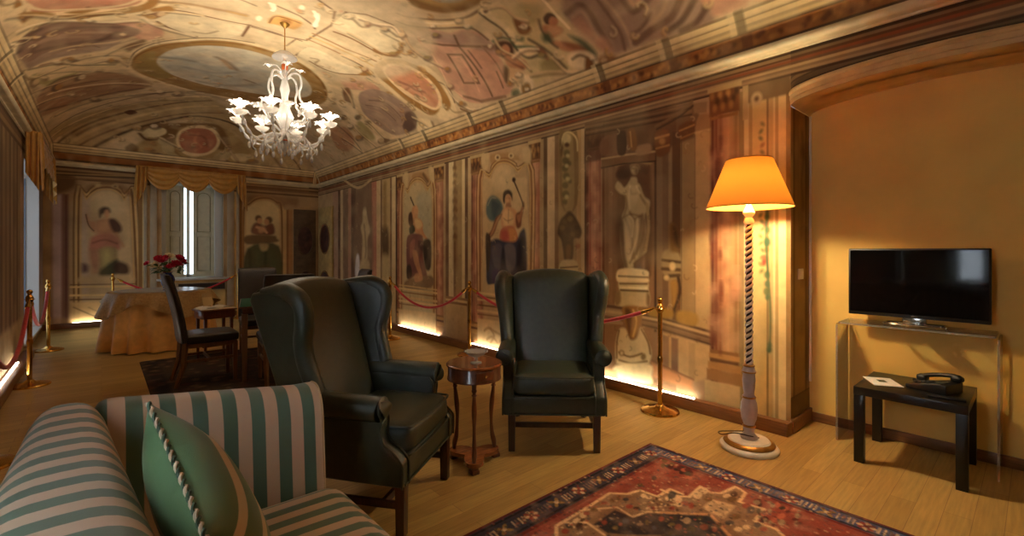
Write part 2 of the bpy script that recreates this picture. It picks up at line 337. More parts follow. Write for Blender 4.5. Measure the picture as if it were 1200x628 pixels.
TR_RIGHT = """
Q 0 0 20 1000 2648 2079 -37 46 -132 -4 -148 -45 -33 -63 0 -932 350 -14
Q 1 0 20 1000 2648 2079 -62 28 -107 -1 -115 -35 -29 -73 63 8 250 -10
C 2 25 8 1000 2672 2113 -193 16 -181 -46
Q 3 0 20 1000 2648 2058 -122 1 0 -77 122 10
P 4 0 15 1000 2444 1474 -57 -2 0 -395 57 -2
P 5 0 15 1000 2387 1472 -38 -1 0 -392 38 -2
P 6 0 15 1000 2349 1471 -40 -1 0 -390 40 -1
Q 7 0 30 800 2665 1946 -30 7 -73 -48 -175 -9 -52 -113 -37 -46 15 -404 22 -58 132 -121 0 -80 149 -6 -10 83 39 164 -5 330 -34 80 69 129
Q 8 0 12 1000 2514 1950 -51 -20 -53 -25 -46 -109 -60 -50 14 -81 35 -41 -13 -153 22 -137 -22 -40 81 -59 56 -51 -5 -100 119 -9 -17 76 32 123 14 143 -9 185 -42 100 -2 111 58 32 55 61 -25 54 -39 -21 -35 -41 -33 17
Q 9 0 12 1000 2502 1979 -58 -7 -5 -60 75 8
Q 10 0 12 1000 2426 2045 5 -23 14 -16 20 -4 20 9 14 20 6 25 -6 23 -14 16 -20 3 -20 -9 -14 -19
Q 11 0 14 700 2428 2038 3 -20 7 -13 11 -5 10 7 8 16 3 20 -3 20 -8 13 -10 4 -11 -7 -7 -15
Q 12 0 8 700 2463 2058 2 -4 5 -2 7 0 7 2 5 4 2 4 -2 4 -5 2 -7 0 -7 -2 -5 -4
Q 13 0 10 1000 2514 2097 -47 18 -51 -31 -9 -41 23 27 47 18 28 -16
Q 14 0 12 1000 2514 2081 -23 25 -47 -2 -28 -32 28 8 37 1 19 -26
Q 15 0 14 850 2635 1624 -44 -33 -14 -154 -10 -163 -29 -122 43 -1 30 123 14 144
C 16 22 12 800 2514 1657 -47 -63 -80 32
C 16 22 12 800 2562 1599 -48 -123 -23 -242
C 16 22 12 800 2467 1574 24 -159 -24 -181
C 16 22 12 800 2387 1590 23 -157 34 -159
C 16 22 12 800 2514 1869 -23 -42 -47 1
C 16 22 12 800 2421 1870 -23 -71 -49 -73
C 16 22 12 800 2567 1813 -17 -92 36 -100
C 16 22 12 800 2364 1570 23 -177 127 -200
C 17 18 10 700 2538 1639 -59 -64 12 -140
C 17 18 10 700 2433 1593 11 -179 70 -180
C 17 18 10 700 2514 1900 12 -100 -12 -102
C 17 18 10 700 2444 1892 -34 -63
Q 18 0 12 700 2453 2057 -23 -11 5 -35 18 6
Q 19 0 14 600 2407 1611 -54 -3 -4 -274 72 -99 -14 178
Q 20 0 16 550 2567 1579 -53 8 -23 -172 23 -201 43 60
Q 21 0 16 500 2514 1879 -70 3 -23 -91 46 -96 59 14
C 22 18 10 700 2606 1602 -92 39 -127 -31
C 23 30 8 1000 2335 1715 -17 -206 31 -195
P 24 0 8 1000 2261 2355 -26 -5 0 -1766 26 -3
P 25 0 8 1000 2235 2350 -55 -10 0 -1749 55 -7
P 26 0 8 1000 2180 2340 -59 -11 0 -1730 59 -8
P 27 0 8 1000 2121 2329 -34 -7 0 -1719 34 -4
P 28 0 8 1000 2087 2322 -78 -15 0 -1693 78 -11
P 29 0 8 1000 2009 2307 -16 -3 0 -1688 16 -2
P 30 0 8 1000 1993 2304 -108 -20 0 -1654 108 -14
P 31 0 8 1000 1885 2284 -7 -2 0 -1651 7 -1
P 32 0 8 1000 1878 2282 -135 -26 0 -1608 135 -17
Q 33 0 20 1000 2261 2346 -144 1 0 -188 144 4
P 34 0 12 750 3050 2593 -817 -45 -326 -5 -64 -129 48 -174 342 -68 608 24 221 -5
L 35 16 6 800 3038 2559 -805 -41 -318 1
L 36 16 6 800 3038 2529 -805 -37 -318 -1
L 35 16 6 800 3038 2499 -805 -33 -318 -3
L 36 16 6 800 3038 2469 -805 -29 -318 -5
P 37 0 10 1000 2841 2196 -259 -3 -331 -18 0 -74 352 25 238 -2
L 38 18 6 1000 2841 2203 -280 -3 -310 -18
L 39 14 6 1000 2841 2115 -259 5 -331 -24
Q 40 0 12 800 2841 2396 -175 21 -125 -58 0 -138 300 12
Q 41 0 12 1000 2441 2256 -134 2 -10 -76 140 -3
Q 42 0 10 1000 2655 2415 -94 0 0 -199 88 8
Q 43 0 12 1000 2541 2420 -80 1 -20 -182 80 13
C 44 12 8 1000 2511 2405 -15 -140
Q 45 0 12 1000 2251 2339 -126 8 -8 -177 116 -31
C 46 20 8 1000 2247 2297 -125 9
C 46 14 8 1000 2240 2206 -122 9
Q 47 0 12 1000 2154 2256 3 -14 11 -9 14 -1 14 6 11 13 4 15 -4 14 -11 9 -14 1 -14 -6 -11 -13
Q 48 0 12 1000 2022 2359 -131 19 0 -100 114 -40
C 49 14 6 1000 2019 2319 -128 25
C 50 12 6 1000 2009 2254 -118 24
P 51 0 8 1000 1899 2525 -121 -13 6 -89 107 16
Q 52 0 10 1000 1843 2414 -93 -21 0 -104 125 2
C 53 20 8 1000 1875 2275 -134 5
C 54 20 8 1000 2251 2404 -195 56 -149 83
C 55 16 8 1000 2233 2376 -194 57 -136 71
Q 56 0 14 1000 2180 1277 -63 38 -81 -28 -27 -65 8 -147 100 -33 52 45 19 95
C 57 25 8 1000 2180 1220 -163 -16
C 58 30 8 1000 2180 1144 -160 -5
C 58 30 8 1000 2159 1078 -135 15
Q 59 0 12 1000 2056 1166 4 -19 10 -14 15 -5 14 4 10 14 4 19 -4 18 -10 14 -14 6 -15 -5 -10 -14
Q 60 0 12 1000 2117 1071 4 -12 9 -9 12 -3 13 2 9 8 3 11 -3 12 -9 9 -13 3 -12 -2 -9 -8
Q 61 0 20 1000 2117 1521 -45 17 -40 -94 -15 -130 80 -18 16 113
Q 62 0 20 1000 2077 1510 -45 -66 -12 -111 46 37
Q 63 0 20 1000 2107 1033 -51 22 -24 -55 24 -187 31 16 10 93
C 64 25 8 1000 2032 1074 -15 -128 60 -172
P 65 0 12 1000 2845 783 -234 0 0 -164 234 -38
L 66 30 8 1000 2845 766 -239 -3
L 67 30 8 1000 2845 715 -239 -2
L 68 30 8 1000 2845 656 -239 1
L 69 30 8 1000 2845 614 -239 2
P 70 0 12 1000 2376 725 -175 -1 -447 -67 0 -114 447 57 175 26
L 71 22 8 1000 2376 720 -175 -9 -447 -63
L 72 22 8 1000 2376 698 -175 -10 -447 -64
L 73 22 8 1000 2376 676 -175 -11 -447 -66
L 74 22 8 1000 2376 651 -175 -12 -447 -68
L 75 22 8 1000 2376 629 -175 -13 -447 -69
Q 76 0 15 1000 2309 780 -129 22 -93 -10 0 -66 114 -12 108 8
Q 77 0 15 1000 2032 788 -160 -3 0 -98 160 8
P 78 0 12 1000 2201 590 -447 -56 0 -254 128 -62 319 67
P 79 0 10 1000 2180 568 -63 -7 0 -307 63 9
P 80 0 10 1000 2097 559 -65 -8 0 -308 65 9
P 81 0 10 1000 1939 540 -57 -7 0 -310 57 7
L 82 20 8 1000 2309 323 -192 -42 -216 -49
P 83 0 20 1000 2287 307 -386 -78 0 -87 386 30
Q 84 0 10 1000 2655 1110 -117 28 -203 -14 -15 -62 22 -50 293 -15
Q 85 0 12 1000 2623 998 -281 14 -22 -57 -22 -77 11 -49 33 -23 306 -27 24 50 -37 96
P 86 0 8 1000 2640 1007 -314 8 -8 -70 317 -12
P 87 0 10 1000 2635 846 -317 17 8 -67 294 -18
C 88 14 8 1000 2640 1061 -314 1
C 89 18 8 1000 2625 991 -290 12
C 90 18 8 1000 2616 930 -290 7
C 91 18 8 1000 2625 954 -285 9
Q 92 0 14 1000 2675 891 -50 34 -9 -102 44 -45 25 40
Q 16 0 14 1000 2335 924 -35 -36 9 -79 31 17
Q 93 0 14 1000 2591 774 -227 11 23 -81 34 -103 46 -106 59 12 36 117
Q 94 0 16 1000 2567 756 -76 -33 23 -194 29 57
C 95 20 8 1000 2479 754 -35 -96 35 -144
Q 86 0 12 1000 2635 554 -73 19 -48 -95 -70 20 -46 106 -63 -90 -44 -91 7 -98 66 -61 271 -40 40 55 0 145
C 96 20 8 1000 2635 544 25 -117 0 -145
C 16 24 8 1000 2387 585 -67 -108 -20 -94
C 97 18 8 1000 2635 338 -121 -21 -127 51
C 98 18 8 1000 2635 266 -144 -5 -156 47
Q 99 0 12 1000 2577 341 3 -15 11 -12 15 -6 14 1 11 9 4 13 -4 16 -11 12 -14 6 -15 -2 -11 -8
Q 99 0 12 1000 2344 346 4 -16 10 -13 13 -7 14 2 10 10 3 15 -3 16 -10 14 -14 6 -13 -2 -10 -10
Q 84 0 12 1000 2591 339 2 -8 5 -6 8 -3 7 1 5 4 2 7 -2 7 -5 7 -7 3 -8 -1 -5 -4
Q 100 0 15 1000 2675 207 -366 77 -22 -93 22 -82 351 -34
Q 101 0 20 1000 2840 144 -165 11 0 -83 165 8
Q 102 0 10 900 1302 1366 3 -17 9 -13 12 -4 12 4 10 13 3 17 -3 18 -10 12 -12 4 -12 -4 -9 -13
Q 103 0 10 900 1320 1243 3 -15 7 -10 11 -4 10 3 8 11 2 14 -2 15 -8 10 -10 4 -11 -4 -7 -10
Q 104 0 10 900 1332 1212 2 -12 7 -8 8 -4 8 3 6 8 2 12 -2 12 -6 8 -8 3 -8 -3 -7 -8
Q 105 0 10 900 1308 1124 2 -14 8 -11 10 -4 10 3 8 10 3 15 -3 14 -8 11 -10 4 -10 -3 -8 -11
Q 106 0 10 900 1310 1058 2 -13 7 -10 9 -4 9 3 7 9 3 13 -3 13 -7 10 -9 4 -9 -3 -7 -9
Q 107 0 10 900 1312 1003 2 -14 8 -11 10 -5 11 3 7 10 3 14 -3 15 -7 11 -11 5 -10 -4 -8 -10
Q 108 0 10 900 1308 960 2 -12 6 -9 8 -4 8 3 6 8 3 11 -3 12 -6 9 -8 3 -8 -2 -6 -8
Q 109 0 10 900 1295 610 2 -10 6 -8 7 -4 7 1 5 7 2 10 -2 10 -5 8 -7 4 -7 -2 -6 -6
Q 110 0 10 900 1295 577 3 -12 6 -9 8 -4 8 1 6 8 2 11 -2 12 -6 9 -8 4 -8 -1 -6 -8
Q 111 0 10 900 1314 1311 2 -10 5 -7 7 -3 7 3 6 7 2 10 -2 10 -6 7 -7 3 -7 -3 -5 -7
Q 112 0 10 900 1304 1453 2 -12 7 -9 9 -4 9 4 7 10 3 13 -3 13 -7 9 -9 3 -9 -4 -7 -10
Q 113 0 10 900 1320 1498 2 -11 6 -8 8 -3 9 3 6 9 2 12 -2 11 -6 8 -9 3 -8 -4 -6 -8
Q 114 0 10 900 1308 1552 2 -12 7 -9 9 -3 9 4 7 9 3 13 -3 13 -7 9 -9 3 -9 -4 -7 -10
C 115 14 8 1000 1328 1587 8 -199 -12 -198 -16 -241 -4 -220 8 -165
C 116 30 12 800 1328 1984 8 -198 -12 -200
Q 117 0 12 1000 3408 2544 -85 25 -108 -34 -70 -67 10 -690 223 16
Q 118 0 12 1000 3356 2493 -69 34 -75 -47 -15 -699 144 11
C 119 20 8 1000 3378 2401 -37 131 -90 10 -89 -84 -14 -122
Q 120 0 12 1000 3236 2471 8 -28 21 -18 29 -3 29 13 21 26 8 31 -8 29 -21 18 -29 3 -29 -14 -21 -25
Q 121 0 12 1000 3261 2414 5 -12 12 -7 16 0 16 6 12 11 5 13 -5 11 -12 7 -16 1 -16 -6 -12 -11
Q 122 0 20 1000 3393 2486 -44 -90 29 -78
Q 123 0 14 800 3254 2326 6 -17 16 -11 21 -1 22 8 16 16 6 19 -6 17 -16 10 -22 2 -21 -9 -16 -15
Q 123 0 14 800 3265 2246 6 -18 17 -12 24 -2 24 9 17 17 7 20 -7 19 -17 12 -24 1 -24 -9 -17 -16
Q 123 0 14 800 3279 2167 6 -17 16 -11 22 -2 22 7 16 16 6 19 -6 17 -16 11 -22 2 -22 -8 -16 -15
Q 123 0 14 800 3258 2083 6 -19 17 -12 24 -2 23 8 18 16 6 20 -6 19 -18 12 -23 3 -24 -9 -17 -16
Q 123 0 14 800 3276 1990 6 -17 15 -12 22 -2 22 7 17 15 5 18 -5 18 -17 11 -22 3 -22 -7 -15 -15
Q 123 0 14 800 3261 1894 7 -20 19 -14 25 -3 26 7 19 17 6 22 -6 21 -19 13 -26 4 -25 -9 -19 -17
Q 123 0 14 800 3287 1815 4 -15 14 -10 18 -2 18 5 14 12 5 15 -5 15 -14 10 -18 3 -18 -6 -14 -12
Q 123 0 14 800 3233 2215 4 -12 10 -7 14 -1 15 5 10 10 4 13 -4 11 -10 8 -15 1 -14 -6 -10 -10
Q 123 0 14 800 3226 2025 3 -11 11 -8 14 -1 15 4 10 10 4 13 -4 11 -10 8 -15 1 -14 -5 -11 -9
Q 124 0 12 800 3258 2299 3 -8 9 -6 13 -1 13 5 9 8 3 10 -3 9 -9 6 -13 0 -13 -4 -9 -9
Q 124 0 12 800 3272 2193 4 -9 9 -6 12 0 13 4 10 8 3 10 -3 9 -10 6 -13 1 -12 -5 -9 -8
Q 124 0 12 800 3254 2056 4 -11 11 -7 14 -1 14 5 11 9 4 11 -4 11 -11 6 -14 2 -14 -5 -11 -9
Q 124 0 12 800 3269 1867 3 -10 11 -7 14 -2 15 4 11 9 4 12 -4 10 -11 7 -15 2 -14 -4 -11 -9
Q 125 0 14 1000 3397 1616 -74 65 -72 36 -89 -85 -69 -123 28 -78 76 -12 7 -147 29 -81 90 -7 29 142 26 96 53 71
Q 126 0 12 900 3323 1544 5 -13 13 -10 19 -3 18 4 14 11 5 14 -5 14 -14 9 -18 3 -19 -4 -13 -11
Q 127 0 12 900 3212 1634 5 -14 14 -11 20 -3 19 5 15 12 5 15 -5 15 -15 10 -19 3 -20 -5 -14 -12
Q 128 0 12 900 3131 1537 4 -12 12 -8 15 -3 16 4 12 9 4 12 -4 12 -12 9 -16 2 -15 -4 -12 -9
Q 129 0 12 900 3243 1514 6 -16 16 -11 22 -4 21 5 16 13 6 16 -6 16 -16 12 -21 3 -22 -5 -16 -12
Q 130 0 12 900 3183 1472 5 -12 11 -8 16 -3 16 3 12 10 4 12 -4 12 -12 8 -16 3 -16 -3 -11 -10
Q 131 0 12 900 3290 1611 5 -12 12 -8 16 -3 16 4 13 10 4 12 -4 12 -13 9 -16 2 -16 -4 -12 -10
Q 132 0 12 900 3111 1351 4 -13 13 -10 17 -3 17 4 13 9 5 14 -5 13 -13 10 -17 3 -17 -4 -13 -9
Q 133 0 12 1000 3305 1353 -65 -1 14 -135 43 -14
Q 134 0 12 1000 3378 1188 -181 17 -55 -53 20 -94 235 -22
C 31 16 8 1000 3386 1119 -238 20
Q 135 0 15 1000 3416 1035 -295 25 0 -159 287 -46
Q 136 0 12 1000 4739 1389 0 818 -178 3 -52 104 -138 43 -116 -16 -112 -75 -38 -99 -184 -32 -9 -225 9 -1021 818 -183
Q 137 0 30 700 4544 2185 -70 102 -169 32 -147 -83 -53 -101 38 -122 331 32
C 138 30 8 1000 4791 794 0 1442 -183 6 -71 98 -115 59 -167 -16 -138 -74 -53 -53 -225 -50 11 -1353
C 139 20 8 1000 4825 792 0 1461 -217 9 -62 99 -124 57 -167 -15 -146 -76 -45 -52 -251 -63 11 -1357
C 140 18 8 1000 4757 796 0 1424 -149 2 -81 96 -105 61 -167 -15 -129 -73 -62 -54 -199 -37 12 -1349
C 141 18 8 1000 4855 790 0 1477 -247 13 -53 100 -133 56 -167 -16 -154 -78 -37 -51 -275 -74 12 -1361
Q 142 0 20 700 4586 2502 -198 3 -245 -50 -125 -91 156 16 248 32 122 -27
Q 143 0 12 1000 4385 2450 7 -19 20 -11 27 -1 28 9 20 17 8 21 -8 19 -20 11 -28 1 -27 -9 -20 -17
Q 143 0 12 1000 4136 2433 7 -15 19 -10 25 -1 26 9 19 15 7 18 -7 16 -19 10 -26 0 -25 -8 -19 -16
Q 144 0 12 1000 4415 2454 4 -8 8 -5 12 0 12 4 9 7 3 10 -3 8 -9 5 -12 1 -12 -5 -8 -7
Q 144 0 12 1000 4165 2438 3 -8 8 -5 11 -1 11 4 9 8 3 9 -3 8 -9 5 -11 0 -11 -4 -8 -7
Q 145 0 20 1000 4768 2530 -153 -1 18 -176 109 -9
Q 145 0 20 1000 3987 2493 -134 -22 0 -162 104 25
Q 146 0 20 1000 4658 1906 -79 83 -105 -10 -119 -97 -17 -152 136 -58 123 17 68 82
Q 147 0 25 800 4544 1941 -173 -79 0 -109 138 -47 52 103
C 148 20 8 1000 4633 1881 -72 84 -87 -8
Q 149 0 14 1000 4338 1920 -14 98 -85 22 -71 -49 -6 -85 25 27 45 46 53 -16 20 -85
Q 150 0 12 1000 4184 1916 7 -31 20 -22 28 -7 28 11 20 25 8 33 -8 32 -20 21 -28 6 -28 -11 -20 -25
Q 151 0 10 500 4203 1930 5 -6 13 -3 18 -1 18 4 13 5 5 7 -5 6 -13 4 -18 0 -18 -3 -13 -6
Q 152 0 12 1000 4265 1880 -65 -5 -13 -58 98 6
Q 153 0 14 600 4226 1911 3 -15 10 -10 13 -3 13 5 10 12 3 15 -3 15 -10 10 -13 3 -13 -5 -10 -12
Q 154 0 14 1000 4378 1732 -60 87 -95 11 -106 -39 -43 -76 31 -145 233 -2
Q 155 0 20 800 4338 1773 -83 27 -97 -49 -9 -137 156 -15
C 156 14 10 600 4232 1798 7 -159
C 157 14 10 700 4321 1697 -66 -32 -97 17
Q 158 0 14 1000 4095 1737 -77 37 -46 100 -21 -53 43 -131 18 -103 68 -18 25 85
Q 159 0 12 1000 4086 1716 -62 27 -37 70 -12 -21 31 -102 43 -60
Q 158 0 14 1000 4355 1752 67 -83 87 -150 99 -65 43 35 -90 76 -87 150
Q 160 0 12 1000 4378 1743 68 -95 77 -120 63 -41 -42 77 -87 129
C 161 22 8 1000 4149 2151 -63 -101 -86 -154 -31 -74
Q 162 0 12 1000 4105 2144 4 -14 11 -10 16 -2 16 6 12 12 4 15 -4 14 -12 10 -16 2 -16 -6 -11 -12
Q 163 0 14 1000 4388 1537 -83 62 -162 -11 -79 -124 16 -72 291 14
Q 164 0 20 700 4255 1554 -128 6 -41 -137 121 -9
Q 165 0 25 700 4371 1536 -116 18 -32 -107 115 -31
Q 166 0 18 1000 4615 1387 -141 65 -169 -36 -200 -3 -87 112 -76 19 -30 -246 15 -327 184 -92 194 10 66 -47 173 1 114 72 -7 293
Q 167 0 20 800 4544 1342 -139 54 -67 -98 17 -195 119 -25 70 131
Q 168 0 20 750 4305 1362 -115 31 -85 -74 0 -189 118 -88 82 148
Q 169 0 20 850 4355 1319 -50 -21 -17 -258 50 -131 50 171
Q 170 0 25 800 4064 1381 -107 81 -24 -369 116 -128 37 207
Q 171 0 25 900 4544 1031 -105 48 -68 -129 138 -94
Q 172 0 16 1000 4680 1489 -72 21 -36 -123 36 -313 50 -2
Q 173 0 20 600 4651 848 -724 123 -6 -82 730 -154
P 136 0 12 1000 4731 855 -834 118 0 -224 834 -19
L 174 30 8 1000 4844 755 -976 -8
L 175 18 8 1000 4844 708 -976 -1
L 176 25 8 1000 4844 667 -976 3
L 177 20 8 1000 4844 598 -976 12
L 178 30 8 1000 4844 524 -976 21
L 179 18 8 1000 4844 478 -976 26
P 180 0 12 1000 4851 422 -983 25 0 -405 983 11
C 181 30 14 800 4705 279 -90 45 -141 -37 -119 -28 50 -94
C 181 30 14 800 4651 174 -107 48 -105 -62
C 181 30 14 800 4579 318 -70 -80 70 -99
Q 182 0 12 1000 6842 70 -20 2113 -142 23 -72 100 -141 52 -182 -20 -110 -99 -48 -72 -136 -24 -17 -1879
Q 183 0 50 700 6420 2124 -429 8 0 -668 227 4
C 184 35 8 1000 6892 15 -10 2210 -178 19 -87 111 -150 59 -182 -21 -141 -89 -60 -74 -164 -27 -4 -1998
C 185 20 8 1000 6938 9 -10 2231 -224 26 -87 110 -150 59 -182 -21 -141 -89 -60 -74 -201 -42 -4 -2000
C 186 20 8 1000 6847 20 -10 2190 -133 13 -87 111 -150 59 -182 -21 -141 -88 -60 -74 -127 -13 -4 -1997
C 187 18 8 1000 6979 4 -11 2249 -264 32 -87 110 -150 58 -182 -21 -141 -89 -60 -74 -233 -54 -5 -2002
Q 188 0 20 700 6560 2491 -140 29 -245 -42 -151 -142 151 40 155 64 183 -14
Q 189 0 20 1000 6827 2547 -147 -6 24 -201 88 -15
Q 189 0 20 1000 6067 2543 -126 -6 -41 -193 91 -12
C 190 50 20 700 6218 2472 -130 -129
C 191 30 8 1000 6608 2152 -118 -151
Q 192 0 14 1000 6537 1993 -117 15 -54 -74 18 -115 -99 -39 -67 -84 22 -90 -109 -105 132 3 204 86 141 52 38 144 -62 115
Q 193 0 20 700 6467 1800 -160 -31 -58 -94 171 -28
Q 194 0 16 1000 6665 1882 -95 30 -48 -156 38 -92 105 75
Q 195 0 16 1000 6646 1667 -133 42 -46 -96 141 -66
Q 196 0 12 1000 6263 1675 -75 -116 -100 -82 56 -10 105 93
Q 197 0 16 1000 6728 1477 -144 93 -299 -20 -67 -82 0 -273 -108 -270 175 -53 182 39 188 -79 73 213
Q 198 0 20 800 6608 1428 -141 45 46 -211 104 -72
Q 199 0 20 800 6375 1448 -135 -25 0 -183 112 -47
Q 200 0 20 1000 6218 1446 -215 -4 -4 -379 132 -48 74 180
Q 201 0 14 1000 6537 1309 -139 -23 -68 -185 -90 -181 67 -14 136 146 70 116
Q 202 0 20 600 6420 1356 -180 -70 0 -137 112 44
Q 203 0 20 1000 6728 1045 -120 27 -48 -165 154 -54
Q 204 0 20 1000 6728 829 -737 101 0 -178 737 -68
Q 205 0 14 800 6467 935 -182 18 -45 -101 227 -35
L 206 20 8 1000 6984 740 -1150 -11
L 207 30 8 1000 6984 686 -1150 -6
L 43 20 8 1000 6984 632 -1150 0
L 208 35 8 1000 6984 550 -1150 10
L 209 30 8 1000 6984 484 -1150 17
L 210 20 8 1000 6984 434 -1150 23
P 211 0 15 1000 7004 344 -1145 41 0 -439 1145 -72
Q 212 0 50 1000 8760 2189 -134 236 -531 2 -72 -241 0 -1349 737 -30
Q 213 0 30 1000 8405 2055 -126 45 -86 -216 -98 -214 98 -155 24 -369 227 -30 -26 403 77 218 -77 131
Q 214 0 12 1000 8242 2003 10 -29 27 -20 38 -5 38 10 27 23 11 30 -11 29 -27 19 -38 6 -38 -11 -27 -23
C 215 50 30 700 8342 1785 -75 -428 50 -212
Q 216 0 30 1000 8706 1195 -133 1 -26 -380 213 -9
Q 217 0 40 1000 8495 1115 -351 6 -24 -287 401 -17
C 136 50 8 1000 9356 2755 -730 -248 -591 96
Q 218 0 50 1000 7632 1655 -238 41 -43 -441 226 -50
Q 219 0 50 700 7588 1204 -194 2 -43 -390 237 -11
C 220 120 40 700 7501 2442 0 -742
Q 221 0 20 800 5326 2444 7 -18 18 -11 26 -2 25 8 19 17 7 20 -7 18 -19 11 -25 2 -26 -9 -18 -16
Q 222 0 20 800 5366 2408 3 -10 8 -7 11 -1 11 4 8 9 3 11 -3 10 -8 6 -11 1 -11 -4 -8 -8
Q 221 0 20 800 5315 2339 7 -18 18 -11 26 -2 25 8 19 16 7 20 -7 18 -19 12 -25 1 -26 -8 -18 -16
Q 222 0 20 800 5355 2303 3 -10 8 -7 11 -1 11 4 8 8 3 11 -3 10 -8 7 -11 1 -11 -4 -8 -8
Q 221 0 20 800 5322 2237 7 -18 19 -12 25 -2 26 8 19 16 6 19 -6 18 -19 12 -26 2 -25 -8 -19 -15
Q 222 0 20 800 5362 2200 3 -10 8 -7 11 -2 11 4 8 9 3 11 -3 10 -8 6 -11 2 -11 -4 -8 -8
Q 221 0 20 800 5301 2111 7 -21 22 -13 29 -3 29 8 21 18 8 22 -8 21 -21 14 -29 3 -29 -9 -22 -18
Q 222 0 20 800 5348 2074 3 -10 8 -7 10 -2 11 4 8 8 3 11 -3 10 -8 7 -11 2 -10 -4 -8 -8
Q 221 0 20 800 5308 1988 8 -21 21 -14 29 -3 29 8 22 17 7 23 -7 21 -22 14 -29 3 -29 -8 -21 -18
Q 222 0 20 800 5355 1950 3 -10 8 -7 11 -2 11 4 8 8 3 11 -3 10 -8 7 -11 2 -11 -4 -8 -8
Q 221 0 20 800 5304 1864 8 -19 19 -14 28 -4 27 7 20 17 7 20 -7 20 -20 14 -27 3 -28 -7 -19 -16
Q 222 0 20 800 5348 1826 3 -11 8 -7 10 -2 11 4 8 8 3 10 -3 11 -8 7 -11 2 -10 -4 -8 -8
Q 221 0 20 800 5312 1741 7 -20 20 -14 27 -4 27 7 20 16 8 21 -8 20 -20 13 -27 4 -27 -7 -20 -16
Q 222 0 20 800 5355 1702 3 -10 8 -8 11 -2 11 3 8 8 3 11 -3 10 -8 7 -11 3 -11 -4 -8 -8
Q 221 0 20 800 5304 1617 8 -20 19 -14 28 -4 27 6 20 15 7 21 -7 20 -20 14 -27 4 -28 -6 -19 -16
Q 222 0 20 800 5348 1577 3 -10 8 -7 10 -3 11 3 8 8 3 11 -3 10 -8 7 -11 3 -10 -4 -8 -7
Q 221 0 20 800 5315 1494 7 -19 18 -13 26 -5 25 6 19 14 7 19 -7 19 -19 13 -25 5 -26 -6 -18 -14
Q 222 0 20 800 5355 1453 3 -10 8 -8 11 -2 11 3 8 7 3 11 -3 10 -8 8 -11 2 -11 -3 -8 -8
C 223 100 40 600 5359 2158 14 -248 -14 -250 14 -290 -14 -290
"""
